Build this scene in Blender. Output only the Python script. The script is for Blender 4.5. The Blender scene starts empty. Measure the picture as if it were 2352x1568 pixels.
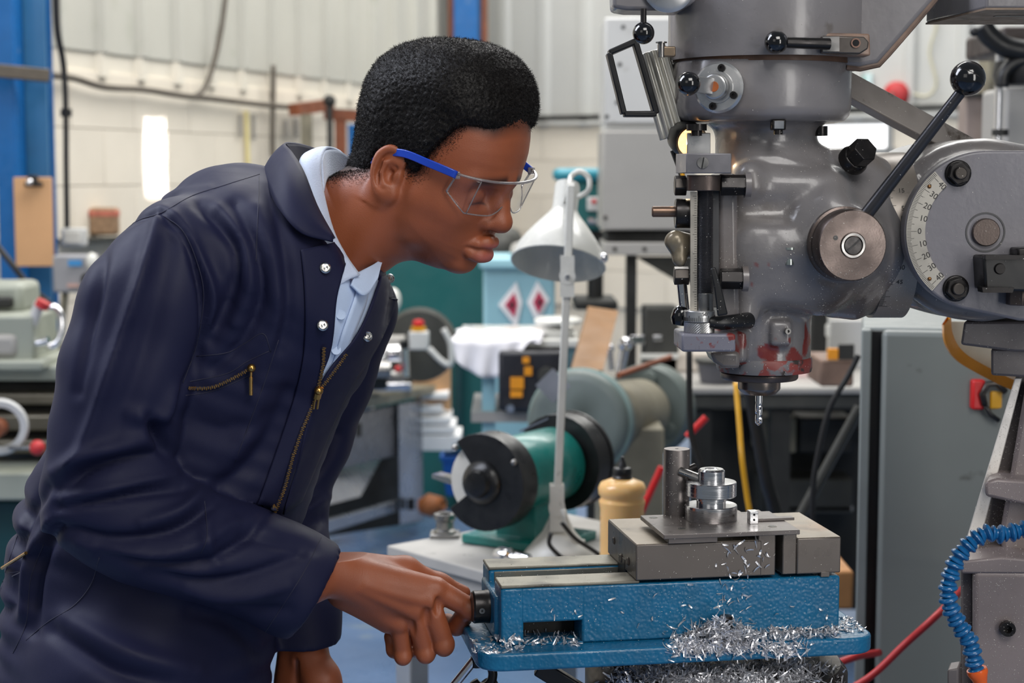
import bpy, bmesh, math, random
import numpy as np
from mathutils import Vector as V, Matrix
import openvdb

random.seed(7)
rng = np.random.default_rng(7)
S = bpy.context.scene
COL = S.collection

# ---------------------------------------------------------------- camera
FPX, HOR, CZ = 3900.0, 400.0, 1.5
PITCH = math.atan((784 - HOR) / FPX)
cam = bpy.data.objects.new('camera', bpy.data.cameras.new('camera'))
COL.objects.link(cam)
cam.location = (0, 0, CZ)
cam.rotation_euler = (math.pi / 2 - PITCH, 0, 0)
cam.data.lens = FPX * 36 / 2352
cam.data.sensor_width = 36
cam.data.clip_end = 100
cam.data.dof.use_dof = True
cam.data.dof.focus_distance = 1.86
cam.data.dof.aperture_fstop = 6.3
S.camera = cam

# ---------------------------------------------------------------- light
S.view_settings.view_transform = 'Standard'
S.view_settings.look = 'None'
S.view_settings.exposure = 0.0
S.view_settings.gamma = 1
S.view_settings.use_curve_mapping = False
w = bpy.data.worlds.new('sky')
S.world = w
w.use_nodes = True
w.node_tree.nodes['Background'].inputs[0].default_value = (0.80, 0.90, 1.0, 1)
w.node_tree.nodes['Background'].inputs[1].default_value = 0.17


def area(name, loc, target, sx, sy, power, col=(1, 1, 1)):
    l = bpy.data.lights.new(name, 'AREA')
    l.shape = 'RECTANGLE'
    l.size, l.size_y, l.energy, l.color = sx, sy, power, col
    o = bpy.data.objects.new(name, l)
    COL.objects.link(o)
    o.location = loc
    o.rotation_euler = (V(target) - V(loc)).to_track_quat('-Z', 'Y').to_euler()
    return o


area('skylight_key', (0.7, -0.4, 3.4), (0.1, 1.9, 1.2), 1.6, 1.2, 50, (1.0, 0.97, 0.93))
area('skylight_rim', (-2.2, 2.2, 3.4), (-0.3, 1.9, 1.2), 1.2, 2.2, 110, (0.84, 0.88, 1.0))
area('added_strip_light', (2.1, -1.3, 1.75), (0.2, 1.9, 1.3), 0.7, 2.2, 34, (1.0, 0.97, 0.93))  # tall strip light added to draw the vertical highlight on the mill head
area('added_fill', (-1.6, -1.6, 2.6), (0.0, 1.9, 1.2), 1.5, 1.5, 7, (1.0, 0.95, 0.9))  # weak fill light added behind the camera
area('roof_light_mid', (0.4, 5.2, 4.6), (0.4, 5.2, 0), 4.0, 2.0, 175, (1.0, 0.98, 0.95))
area('roof_light_far', (1.0, 9.0, 5.2), (0.8, 9.6, 0), 5.0, 2.5, 300, (1.0, 0.98, 0.94))
area('roof_light_side', (-0.4, 4.6, 3.9), (-2.0, 7.5, 1.4), 2.4, 1.6, 34, (1.0, 0.97, 0.92))

SHAFT = area('sun_shaft', (1.02, 5.95, 3.0), (-1.36, 7.0, 1.55), 0.17, 0.30, 0.7, (1, 0.98, 0.95))
SHAFT.data.spread = math.radians(1.0)

# ---------------------------------------------------------------- helpers
CP, SP = math.cos(PITCH), math.sin(PITCH)


def A(px, py, d):
    """point seen at photo pixel (px,py) that lies d metres in front of the camera"""
    u, v = (px - 1176) / FPX, (784 - py) / FPX
    t = d / (CP + v * SP)
    return np.array([u * t, d, CZ + t * (v * CP - SP)])


def PX(P):
    P = np.asarray(P, float)
    y, z = P[..., 1], P[..., 2] - CZ
    dep = y * CP - z * SP
    up = y * SP + z * CP
    return np.stack([1176 + FPX * P[..., 0] / dep, 784 - FPX * up / dep], -1)


def s(d):
    return d / FPX


def C(r, g, b):
    f = lambda c: (c / 255 / 12.92) if c <= 10 else ((c / 255 + 0.055) / 1.055) ** 2.4
    return (f(r), f(g), f(b), 1)


X_, Y_, Z_ = V((1, 0, 0)), V((0, 1, 0)), V((0, 0, 1))


def frame(ax):
    ax = V(ax).normalized()
    t = V((0, 0, 1)) if abs(ax.z) < 0.9 else V((1, 0, 0))
    a = ax.cross(t).normalized()
    return a, ax.cross(a).normalized(), ax


class G:
    def __init__(q):
        q.v, q.f = [], []

    def add(q, vs, fs):
        n = len(q.v)
        q.v += [tuple(p) for p in vs]
        q.f += [tuple(i + n for i in f) for f in fs]
        return q

    def box(q, c, size, R=None):
        c = V(c)
        vs = []
        for x in (-.5, .5):
            for y in (-.5, .5):
                for z in (-.5, .5):
                    p = V((x * size[0], y * size[1], z * size[2]))
                    vs.append(c + (R @ p if R else p))
        return q.add(vs, [(0, 1, 3, 2), (4, 6, 7, 5), (0, 4, 5, 1), (2, 3, 7, 6), (0, 2, 6, 4), (1, 5, 7, 3)])

    def bar(q, a, b, wd, ht, up=(0, 0, 1)):
        a, b = V(a), V(b)
        d = (b - a).normalized()
        sd = d.cross(V(up)).normalized()
        u = sd.cross(d)
        R = Matrix((sd, d, u)).transposed()
        return q.box((a + b) / 2, (wd, (b - a).length, ht), R)

    def lathe(q, prof, o, ax=(0, 0, 1), n=32):
        o = V(o)
        a, b, c = frame(ax)
        vs, fs, rows = [], [], []
        for r, h in prof:
            if r < 1e-7:
                rows.append([len(vs)])
                vs.append(o + c * h)
            else:
                rows.append(list(range(len(vs), len(vs) + n)))
                for i in range(n):
                    t = 2 * math.pi * i / n
                    vs.append(o + a * (r * math.cos(t)) + b * (r * math.sin(t)) + c * h)
        for r0, r1 in zip(rows, rows[1:]):
            for i in range(n):
                j = (i + 1) % n
                if len(r0) == 1 and len(r1) == 1:
                    continue
                if len(r0) == 1:
                    fs.append((r0[0], r1[i], r1[j]))
                elif len(r1) == 1:
                    fs.append((r0[i], r1[0], r0[j]))
                else:
                    fs.append((r0[i], r1[i], r1[j], r0[j]))
        if len(prof) > 2 and len(rows[0]) > 1 and abs(prof[0][0] - prof[-1][0]) < 1e-6:
            for i in range(n):          # a ring: close the section instead of capping it
                j = (i + 1) % n
                fs.append((rows[-1][i], rows[0][i], rows[0][j], rows[-1][j]))
            return q.add(vs, fs)
        if len(rows[0]) > 1:
            fs.append(tuple(rows[0]))
        if len(rows[-1]) > 1:
            fs.append(tuple(rows[-1][::-1]))
        return q.add(vs, fs)

    def cyl(q, a, b, r, r2=None, n=28):
        a, b = V(a), V(b)
        L = (b - a).length
        return q.lathe([(r, 0), (r if r2 is None else r2, L)], a, b - a, n)

    def ball(q, c, r, ax=(0, 0, 1), n=24, sq=1):
        m = n // 2
        return q.lathe([(r * math.sin(math.pi * i / m), -r * sq * math.cos(math.pi * i / m)) for i in range(m + 1)], c, ax, n)

    def tube(q, pts, r, n=10, sq=1, smooth=0):
        pts = [V(p) for p in pts]
        if smooth:
            pts = spline(pts, smooth)
        m = len(pts)
        rs = r if isinstance(r, (list, tuple)) else [r] * m
        if len(rs) != m:
            rs = list(np.interp(np.linspace(0, 1, m), np.linspace(0, 1, len(rs)), rs))
        vs, fs = [], []
        nrm = None
        for i, p in enumerate(pts):
            t = (pts[min(i + 1, m - 1)] - pts[max(i - 1, 0)]).normalized()
            if nrm is None:
                nrm = frame(t)[0]
            nrm = (nrm - t * nrm.dot(t)).normalized()
            bi = t.cross(nrm)
            for k in range(n):
                a = 2 * math.pi * k / n
                vs.append(p + nrm * (rs[i] * math.cos(a)) + bi * (rs[i] * sq * math.sin(a)))
        for i in range(m - 1):
            for k in range(n):
                j = (k + 1) % n
                fs.append((i * n + k, i * n + j, (i + 1) * n + j, (i + 1) * n + k))
        fs.append(tuple(range(n))[::-1])
        fs.append(tuple(range((m - 1) * n, m * n)))
        return q.add(vs, fs)

    def prism(q, pts, vec):
        pts = [V(p) for p in pts]
        vec = V(vec)
        n = len(pts)
        fs = [tuple(range(n)), tuple(range(2 * n - 1, n - 1, -1))]
        fs += [(i, (i + 1) % n, n + (i + 1) % n, n + i) for i in range(n)]
        return q.add(pts + [p + vec for p in pts], fs)

    def grid(q, rows, closed=False):
        n = len(rows[0])
        vs = [p for r in rows for p in r]
        fs = []
        for i in range(len(rows) - 1):
            for k in range(n if closed else n - 1):
                j = (k + 1) % n
                fs.append((i * n + k, i * n + j, (i + 1) * n + j, (i + 1) * n + k))
        return q.add(vs, fs)

    def loft(q, rings):
        n = len(rings[0])
        q.grid(rings, True)
        m = len(q.v)
        q.f.append(tuple(range(m - n * len(rings), m - n * len(rings) + n)))
        q.f.append(tuple(range(m - n, m))[::-1])
        return q

    def nut(q, c, ax, r, h, n=6, ph=0):
        a, b, x = frame(ax)
        c = V(c)
        pts = [c + a * (r * math.cos(ph + 2 * math.pi * i / n)) + b * (r * math.sin(ph + 2 * math.pi * i / n)) for i in range(n)]
        return q.prism(pts, x * h)


def spline(pts, k=6):
    P = [V(p) for p in pts]
    P = [P[0] * 2 - P[1]] + P + [P[-1] * 2 - P[-2]]
    out = []
    for i in range(1, len(P) - 2):
        for j in range(k):
            t = j / k
            a, b, c, d = P[i - 1], P[i], P[i + 1], P[i + 2]
            out.append(0.5 * ((2 * b) + (c - a) * t + (2 * a - 5 * b + 4 * c - d) * t * t + (3 * b - a - 3 * c + d) * t ** 3))
    out.append(P[-2])
    return out


def spl(pts, k=6):
    return [np.array(p) for p in spline([tuple(p) + (0,) * (3 - len(p)) for p in pts], k)]


def tag(o, label=None, cat=None, group=None, kind=None):
    for k, x in (('label', label), ('category', cat), ('group', group), ('kind', kind)):
        if x:
            o[k] = x
    return o


def thing(name, label, cat, loc, group=None):
    o = bpy.data.objects.new(name, None)
    o.empty_display_size = 0.05
    COL.objects.link(o)
    o.location = V(loc)
    return tag(o, label, cat, group)


def wloc(o):
    p = V((0, 0, 0))
    while o is not None:
        p = p + o.location
        o = o.parent
    return p


def link(name, me, mat, parent=None, smooth=35, bevel=0, seg=2, label=None, kind=None):
    o = bpy.data.objects.new(name, me)
    COL.objects.link(o)
    n = len(me.vertices)
    co = np.empty(n * 3)
    me.vertices.foreach_get('co', co)
    co = co.reshape(-1, 3)
    if parent is not None:
        o.parent = parent
        base = np.array(wloc(parent))
    else:
        lo, hi = co.min(0), co.max(0)
        base = np.array([(lo[0] + hi[0]) / 2, (lo[1] + hi[1]) / 2, lo[2]])
        o.location = base
    me.vertices.foreach_set('co', (co - base).ravel())
    for m in (mat if isinstance(mat, (list, tuple)) else [mat]):
        me.materials.append(m)
    if smooth:
        me.polygons.foreach_set('use_smooth', [True] * len(me.polygons))
        if smooth < 179:
            me.set_sharp_from_angle(angle=math.radians(smooth))
    if bevel:
        b = o.modifiers.new('bevel', 'BEVEL')
        b.width, b.segments, b.limit_method, b.angle_limit = bevel, seg, 'ANGLE', math.radians(40)
    me.update()
    return tag(o, label, kind=kind)


def mk(name, g, mat, parent=None, recalc=True, **kw):
    me = bpy.data.meshes.new(name)
    me.from_pydata([tuple(p) for p in g.v], [], g.f)
    if recalc:
        bm = bmesh.new()
        bm.from_mesh(me)
        bmesh.ops.recalc_face_normals(bm, faces=bm.faces)
        bm.to_mesh(me)
        bm.free()
    return link(name, me, mat, parent, **kw)


def text_g(txt, size, depth, place):
    """flat lettering as mesh; place maps (x,y,z) of the text to the world"""
    c = bpy.data.curves.new('t', 'FONT')
    c.body, c.size, c.extrude = txt, size, depth
    c.align_x, c.align_y = 'CENTER', 'CENTER'
    c.resolution_u = 3
    o = bpy.data.objects.new('t', c)
    me = o.to_mesh()
    g = G()
    g.add([place(v.co) for v in me.vertices], [tuple(p.vertices) for p in me.polygons])
    o.to_mesh_clear()
    bpy.data.objects.remove(o)
    bpy.data.curves.remove(c)
    return g


# ---------------------------------------------------------------- signed-distance sculpting
class Field:
    def __init__(q, lo, hi, h):
        q.lo, q.h = np.array(lo, float), h
        q.n = np.ceil((np.array(hi) - q.lo) / h).astype(int) + 1
        q.a = np.full(q.n, 1.0, np.float32)
        q.ax = [(q.lo[i] + np.arange(q.n[i]) * h).astype(np.float32) for i in range(3)]

    def op(q, fn, lo, hi, k=0.0, sub=False):
        pad = k * 1.5 + 3 * q.h
        i0 = np.maximum(np.floor((np.array(lo) - pad - q.lo) / q.h).astype(int), 0)
        i1 = np.minimum(np.ceil((np.array(hi) + pad - q.lo) / q.h).astype(int) + 1, q.n)
        if (i1 <= i0).any():
            return q
        sl = tuple(slice(a, b) for a, b in zip(i0, i1))
        x = q.ax[0][sl[0]][:, None, None]
        y = q.ax[1][sl[1]][None, :, None]
        z = q.ax[2][sl[2]][None, None, :]
        f = fn(x, y, z).astype(np.float32)
        a = q.a[sl]
        if sub:
            f = -f
            if k:
                hh = np.clip(0.5 - 0.5 * (a - f) / k, 0, 1)
                q.a[sl] = a * (1 - hh) + f * hh + k * hh * (1 - hh)
            else:
                q.a[sl] = np.maximum(a, f)
        elif k:
            hh = np.clip(0.5 + 0.5 * (a - f) / k, 0, 1)
            q.a[sl] = a * (1 - hh) + f * hh - k * hh * (1 - hh)
        else:
            q.a[sl] = np.minimum(a, f)
        return q

    def cone(q, a, b, ra, rb=None, k=0.0, sub=False, flat=None):
        """capsule with two radii; flat=(direction, factor) squashes across a direction"""
        a, b = np.array(a, float), np.array(b, float)
        rb = ra if rb is None else rb
        ba = b - a
        L2 = max(ba @ ba, 1e-12)
        m = max(ra, rb)

        def fn(x, y, z):
            px, py, pz = x - a[0], y - a[1], z - a[2]
            t = np.clip((px * ba[0] + py * ba[1] + pz * ba[2]) / L2, 0, 1)
            dx, dy, dz = px - t * ba[0], py - t * ba[1], pz - t * ba[2]
            d2 = dx * dx + dy * dy + dz * dz
            if flat is not None:
                u, fac = flat
                e = dx * u[0] + dy * u[1] + dz * u[2]
                d2 = d2 + e * e * (1 / fac ** 2 - 1)
            return np.sqrt(d2) - (ra + (rb - ra) * t)
        return q.op(fn, np.minimum(a, b) - m, np.maximum(a, b) + m, k, sub)

    def chain(q, pts, rs, k=0.0, **kw):
        for i in range(len(pts) - 1):
            q.cone(pts[i], pts[i + 1], rs[i], rs[i + 1], k, **kw)
        return q

    def ell(q, c, r, k=0.0, sub=False, R=None):
        c, r = np.array(c, float), np.array(r, float)
        R = np.eye(3) if R is None else np.array(R)
        m = r.max()

        def fn(x, y, z):
            x, y, z = x - c[0], y - c[1], z - c[2]
            e = [(x * R[0][i] + y * R[1][i] + z * R[2][i]) for i in range(3)]
            k0 = np.sqrt(sum((e[i] / r[i]) ** 2 for i in range(3)))
            k1 = np.sqrt(sum((e[i] / r[i] ** 2) ** 2 for i in range(3))) + 1e-9
            return k0 * (k0 - 1) / k1
        return q.op(fn, c - m, c + m, k, sub)

    def box(q, c, half, rnd=0.0, k=0.0, sub=False, R=None):
        c, hf = np.array(c, float), np.array(half, float) - rnd
        R = np.eye(3) if R is None else np.array(R)
        m = np.abs(R) @ np.array(half)

        def fn(x, y, z):
            x, y, z = x - c[0], y - c[1], z - c[2]
            e = [np.abs(x * R[0][i] + y * R[1][i] + z * R[2][i]) - hf[i] for i in range(3)]
            o = np.sqrt(sum(np.maximum(v, 0) ** 2 for v in e))
            return o + np.minimum(np.maximum(np.maximum(e[0], e[1]), e[2]), 0) - rnd
        return q.op(fn, c - m, c + m, k, sub)

    def cyl(q, a, b, r, r2=None, rnd=0.0, k=0.0, sub=False):
        a, b = np.array(a, float), np.array(b, float)
        r2 = r if r2 is None else r2
        L = np.linalg.norm(b - a)
        u = (b - a) / L
        m = max(r, r2)

        def fn(x, y, z):
            px, py, pz = x - a[0], y - a[1], z - a[2]
            t = px * u[0] + py * u[1] + pz * u[2]
            rad = np.sqrt(np.maximum((px - t * u[0]) ** 2 + (py - t * u[1]) ** 2 + (pz - t * u[2]) ** 2, 0))
            e0 = rad - (r + (r2 - r) * np.clip(t / L, 0, 1)) + rnd
            e1 = np.abs(t - L / 2) - L / 2 + rnd
            return np.sqrt(np.maximum(e0, 0) ** 2 + np.maximum(e1, 0) ** 2) + np.minimum(np.maximum(e0, e1), 0) - rnd
        return q.op(fn, np.minimum(a, b) - m, np.maximum(a, b) + m, k, sub)

    def spine(q, pts, ra, rb, k=0.0, wdir=(0, 1, 0)):
        """chain of elliptic sections: ra in the plane of the spine, rb across it (wdir)"""
        wd = np.array(wdir, float)
        for i in range(len(pts) - 1):
            a, b = np.array(pts[i], float), np.array(pts[i + 1], float)
            ba = b - a
            L2 = ba @ ba
            r0, r1, w0, w1 = ra[i], ra[i + 1], rb[i], rb[i + 1]

            def fn(x, y, z):
                px, py, pz = x - a[0], y - a[1], z - a[2]
                t = np.clip((px * ba[0] + py * ba[1] + pz * ba[2]) / L2, 0, 1)
                dx, dy, dz = px - t * ba[0], py - t * ba[1], pz - t * ba[2]
                e = dx * wd[0] + dy * wd[1] + dz * wd[2]
                d2 = dx * dx + dy * dy + dz * dz - e * e
                rr, ww = r0 + (r1 - r0) * t, w0 + (w1 - w0) * t
                return (np.sqrt(np.maximum(d2, 0) / rr ** 2 + (e / ww) ** 2) - 1) * np.minimum(rr, ww)
            m = max(r0, r1, w0, w1)
            q.op(fn, np.minimum(a, b) - m, np.maximum(a, b) + m, k)
        return q

    def cut(q, p, n, lo, hi):
        """keep what lies behind the plane (p, n) inside the box lo..hi"""
        p, n = np.array(p, float), np.array(n, float)
        n = n / np.linalg.norm(n)
        i0 = np.maximum(np.floor((np.array(lo) - q.lo) / q.h).astype(int), 0)
        i1 = np.minimum(np.ceil((np.array(hi) - q.lo) / q.h).astype(int) + 1, q.n)
        sl = tuple(slice(a, b) for a, b in zip(i0, i1))
        x, y, z = q.ax[0][sl[0]][:, None, None], q.ax[1][sl[1]][None, :, None], q.ax[2][sl[2]][None, None, :]
        q.a[sl] = np.maximum(q.a[sl], ((x - p[0]) * n[0] + (y - p[1]) * n[1] + (z - p[2]) * n[2]).astype(np.float32))
        return q

    def mesh(q):
        """(vertices, quads) of the zero surface"""
        q.a[[0, -1]] = 1
        q.a[:, [0, -1]] = 1
        q.a[:, :, [0, -1]] = 1
        a = np.clip(q.a / q.h, -3, 3)
        g = openvdb.FloatGrid(3.0)
        g.copyFromArray(a)
        p, t, qd = g.convertToPolygons(0.0, 0.0)
        p = p.astype(float) * q.h + q.lo
        qd = qd[:, ::-1]
        fs = qd
        e1, e2 = p[fs[:, 2]] - p[fs[:, 0]], p[fs[:, 3]] - p[fs[:, 1]]
        vol = (np.cross(e1, e2) * p[fs].mean(1)).sum()
        if vol < 0:
            fs = fs[:, ::-1]
        return p, fs, t


def vnormals(p, fs):
    n = np.zeros_like(p)
    fn = np.cross(p[fs[:, 2]] - p[fs[:, 0]], p[fs[:, 3]] - p[fs[:, 1]])
    for i in range(4):
        np.add.at(n, fs[:, i], fn)
    return n / (np.linalg.norm(n, axis=1, keepdims=True) + 1e-12)


def relax(p, fs, it=2, lam=0.5):
    e = np.concatenate([fs[:, [i, (i + 1) % 4]] for i in range(4)])
    e = np.concatenate([e, e[:, ::-1]])
    cnt = np.bincount(e[:, 0], minlength=len(p))[:, None] + 1e-9
    for _ in range(it):
        acc = np.stack([np.bincount(e[:, 0], weights=p[e[:, 1], k], minlength=len(p)) for k in range(3)], 1)
        p = p + lam * (acc / cnt - p)
    return p


def pmesh(name, p, fs):
    me = bpy.data.meshes.new(name)
    me.vertices.add(len(p))
    me.vertices.foreach_set('co', np.asarray(p, np.float32).ravel())
    k = fs.shape[1]
    me.loops.add(fs.size)
    me.loops.foreach_set('vertex_index', fs.astype(np.int32).ravel())
    me.polygons.add(len(fs))
    me.polygons.foreach_set('loop_start', np.arange(0, fs.size, k, dtype=np.int32))
    me.update(calc_edges=True)
    me.validate()
    return me


def vnoise(P, sc, seed):
    r = np.random.default_rng(seed)
    o = np.zeros(len(P))
    for _ in range(7):
        k_ = r.normal(0, 1, 3) * sc
        o += np.sin(P @ k_ + r.uniform(0, 6.28))
    return o / 7


# ---------------------------------------------------------------- materials
def M(name, rgb, rough=0.5, metal=0.0, var=0.12, vs=18.0, spots=(), bump=0.0, bs=60.0, coat=0.0, emit=0.0, rvar=0.12,
      stretch=None, cells=0.0, spec=0.5, sheen=0.0, attr=None, sss=0.0):
    """principled surface: uneven tint, extra patches [(rgb, scale, threshold, softness, rough)], fine relief"""
    m = bpy.data.materials.new(name)
    m.use_nodes = True
    nt = m.node_tree
    N, Lk = nt.nodes, nt.links
    b = N['Principled BSDF']
    tc = N.new('ShaderNodeTexCoord')
    vec = tc.outputs['Object']
    if stretch:
        mp = N.new('ShaderNodeMapping')
        mp.inputs['Scale'].default_value = stretch
        Lk.new(vec, mp.inputs['Vector'])
        vec = mp.outputs['Vector']

    def noise(sc, det=4.0, off=0.0):
        n = N.new('ShaderNodeTexNoise')
        n.inputs['Scale'].default_value = sc
        n.inputs['Detail'].default_value = det
        if off:
            o = N.new('ShaderNodeVectorMath')
            o.inputs[1].default_value = (off, off * 1.7, off * 0.6)
            Lk.new(vec, o.inputs[0])
            Lk.new(o.outputs[0], n.inputs['Vector'])
        else:
            Lk.new(vec, n.inputs['Vector'])
        return n.outputs['Fac']

    def mix(fac, a, c):
        x = N.new('ShaderNodeMix')
        x.data_type = 'RGBA'
        Lk.new(fac, x.inputs[0])
        for sock, v in ((x.inputs[6], a), (x.inputs[7], c)):
            if isinstance(v, tuple):
                sock.default_value = v
            else:
                Lk.new(v, sock)
        return x.outputs[2]

    def ramp(fac, lo, hi, a=0.0, c=1.0):
        r = N.new('ShaderNodeMapRange')
        for i, v in enumerate((lo, hi, a, c)):
            r.inputs[i + 1].default_value = v
        Lk.new(fac, r.inputs[0])
        return r.outputs[0]
    c = C(*rgb)
    if var:
        k0, k1 = 1 - var, 1 + var
        n0 = noise(vs, 5)
        col = mix(ramp(n0, 0.3, 0.7), tuple(min(1, x * k0) for x in c[:3]) + (1,), tuple(min(1, x * k1) for x in c[:3]) + (1,))
    else:
        col = c
    rf = None
    if rvar:
        rf = ramp(noise(vs * 1.7, 4, 3.1), 0.3, 0.7, max(0.02, rough - rvar), min(1, rough + rvar))
    mf = None
    for i, sp_ in enumerate(spots):
        c2, sc, th, so = sp_[:4]
        fac = ramp(noise(sc, 6, 5.3 * (i + 1)), th, th + so)
        col = mix(fac, col, C(*c2))
    if attr:
        for an, c2 in attr:
            at = N.new('ShaderNodeAttribute')
            at.attribute_name = an
            col = mix(at.outputs['Fac'], col, C(*c2))
    if isinstance(col, tuple):
        b.inputs['Base Color'].default_value = col
    else:
        Lk.new(col, b.inputs['Base Color'])
    if rf is not None:
        Lk.new(rf, b.inputs['Roughness'])
    else:
        b.inputs['Roughness'].default_value = rough
    b.inputs['Metallic'].default_value = metal
    b.inputs['Specular IOR Level'].default_value = spec
    b.inputs['Coat Weight'].default_value = coat
    b.inputs['Coat Roughness'].default_value = 0.12
    if sheen:
        b.inputs['Sheen Weight'].default_value = sheen
        b.inputs['Sheen Roughness'].default_value = 0.4
    if sss:
        b.inputs['Subsurface Weight'].default_value = sss
        b.inputs['Subsurface Radius'].default_value = (0.008, 0.003, 0.0015)
        b.inputs['Subsurface Scale'].default_value = 0.6
    if emit:
        b.inputs['Emission Color'].default_value = c
        b.inputs['Emission Strength'].default_value = emit
    if bump:
        bp = N.new('ShaderNodeBump')
        bp.inputs['Strength'].default_value = 1.0
        bp.inputs['Distance'].default_value = bump
        if cells:
            vo = N.new('ShaderNodeTexVoronoi')
            vo.inputs['Scale'].default_value = cells
            vo.feature = 'SMOOTH_F1'
            Lk.new(vec, vo.inputs['Vector'])
            Lk.new(vo.outputs['Distance'], bp.inputs['Height'])
        else:
            Lk.new(noise(bs, 3, 9.7), bp.inputs['Height'])
        Lk.new(bp.outputs[0], b.inputs['Normal'])
    return m
# ================================================================ materials
m_block = M('cream_block_paint', (226, 217, 201), 0.7, var=0.05, vs=3, bump=0.0008, bs=90)
m_clad = M('grey_sheet_paint', (186, 184, 174), 0.5, var=0.05, vs=2, spots=[((168, 170, 155), 5, 0.6, 0.2)])
m_clad_c = M('cream_sheet', (222, 215, 200), 0.5, var=0.05, vs=2)  # creamier tone for the lower row of sheets
m_clad_b = M('pale_sheet_paint', (196, 196, 192), 0.5, var=0.05, vs=2, spots=[((150, 140, 120), 4, 0.72, 0.1)])
m_floor = M('blue_floor_paint', (92, 116, 150), 0.32, var=0.15, vs=3, spots=[((120, 135, 150), 7, 0.6, 0.15), ((60, 62, 66), 2.2, 0.66, 0.1)])
m_blue_col = M('blue_column_paint', (0, 92, 158), 0.45, var=0.06, spots=[((110, 130, 150), 14, 0.72, 0.05)])
m_blue_web = M('blue_web_paint', (46, 104, 146), 0.4, var=0.12, vs=5)
m_black = M('black_plastic', (18, 18, 20), 0.4, var=0.1)
m_rubber = M('black_rubber', (24, 24, 26), 0.6, var=0.1)
m_cable = M('grey_brown_cable', (88, 80, 70), 0.6, var=0.15)
m_glow = M('daylight_glass', (255, 255, 255), 0.3, var=0, rvar=0, emit=1.6)
m_paper = M('white_paper', (246, 246, 246), 0.7, var=0.02)
m_wood = M('tan_hardboard', (206, 160, 116), 0.6, var=0.06, vs=6)
m_chrome = M('bright_chrome', (225, 225, 228), 0.12, 1.0, var=0.04)
m_steel = M('ground_steel', (150, 148, 146), 0.32, 1.0, var=0.1, vs=30)
m_dksteel = M('dark_steel', (74, 70, 67), 0.38, 0.9, var=0.15, vs=25)
m_grey_plastic = M('grey_plastic', (150, 150, 154), 0.5, var=0.04)
m_white = M('white_enamel', (216, 215, 208), 0.3, var=0.03, coat=0.3)
m_lampwhite = M('lamp_white_enamel', (206, 205, 198), 0.3, var=0.03, coat=0.3)
m_whitearm = M('worn_white_paint', (200, 198, 190), 0.45, var=0.08, vs=12, spots=[((120, 118, 112), 26, 0.68, 0.08)])
m_red = M('red_plastic', (196, 28, 30), 0.4, var=0.08)
m_dullred = M('dull_red_paint', (186, 46, 48), 0.5, var=0.06)
m_yellow = M('yellow_rubber', (214, 158, 22), 0.45, var=0.08)
m_orange_label = M('amber_label', (232, 150, 24), 0.5, var=0.04)
m_rust = M('brown_oxide_steel', (122, 66, 38), 0.6, var=0.2, vs=12)
m_teal = M('dark_teal_paint', (28, 92, 92), 0.42, var=0.08, vs=4)
m_teal_dk = M('deep_teal_paint', (12, 58, 62), 0.5, var=0.1)
m_teal_g = M('bright_teal_paint', (8, 112, 104), 0.35, var=0.08, coat=0.3, spots=[((30, 60, 60), 22, 0.7, 0.05)])
m_ltblue = M('pale_blue_paint', (150, 196, 208), 0.4, var=0.04, vs=4)
m_cloth = M('white_cotton', (238, 236, 240), 0.9, var=0.04, sheen=0.2)
m_blk_paint = M('black_enamel', (20, 20, 21), 0.35, var=0.15, spots=[((90, 88, 84), 60, 0.72, 0.05)])
m_abrasive = M('white_abrasive', (206, 202, 192), 0.9, var=0.08, bump=0.001, bs=400)
m_pedestal = M('grey_green_hammered', (96, 106, 102), 0.5, var=0.14, vs=9, spots=[((130, 132, 124), 8, 0.64, 0.15), ((72, 66, 56), 5, 0.66, 0.12)])
m_olive = M('olive_grey_paint', (128, 122, 104), 0.6, var=0.18, vs=10, spots=[((76, 70, 58), 6, 0.55, 0.2)])
m_lathe = M('pale_green_grey_paint', (150, 154, 142), 0.45, var=0.08, vs=5)
m_lathe_dk = M('worn_bed_steel', (104, 98, 84), 0.4, 0.5, var=0.25, vs=8)
m_cab = M('grey_green_cabinet', (112, 117, 114), 0.42, var=0.07, vs=3, spots=[((86, 88, 84), 18, 0.68, 0.08)])
m_cab_lt = M('cabinet_edge_paint', (124, 130, 128), 0.45, var=0.05)
m_panel = M('warm_grey_panel', (160, 157, 152), 0.45, var=0.05, vs=5)
m_panel_lt = M('pale_grey_panel', (196, 196, 194), 0.4, var=0.04, vs=5)
m_galv = M('galvanised_sheet', (150, 154, 164), 0.3, 0.8, var=0.1, vs=5)
m_alu_frame = M('aluminium_frame', (172, 174, 176), 0.4, 0.6, var=0.06)
m_benchtop = M('dirty_bench_top', (166, 163, 158), 0.6, var=0.1, vs=9, spots=[((120, 118, 114), 14, 0.62, 0.1), ((70, 68, 66), 30, 0.7, 0.05)])
m_dark = M('dark_workshop_steel', (44, 44, 42), 0.6, 0.3, var=0.3, vs=7)
m_darkbench = M('dark_bench_paint', (62, 62, 58), 0.5, 0.2, var=0.25, vs=7)
m_green = M('safety_green', (0, 150, 120), 0.5, var=0.02)
m_timber = M('pale_timber', (196, 168, 132), 0.6, var=0.1, vs=9)
m_pink = M('pink_red_print', (196, 60, 92), 0.6, var=0.04)
m_bluebin = M('blue_bin_plastic', (0, 74, 150), 0.45, var=0.06)
m_terra = M('brown_clay', (150, 88, 44), 0.6, var=0.15)


def plane_pt(px, py, P0, n, off=0.0):
    a, b = A(px, py, 1.0), np.array([0, 0, CZ])
    d = a - b
    P0, n = np.array(P0, float), np.array(n, float)
    t = ((P0 + n * off - b) @ n) / (d @ n)
    return b + d * t


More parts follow.
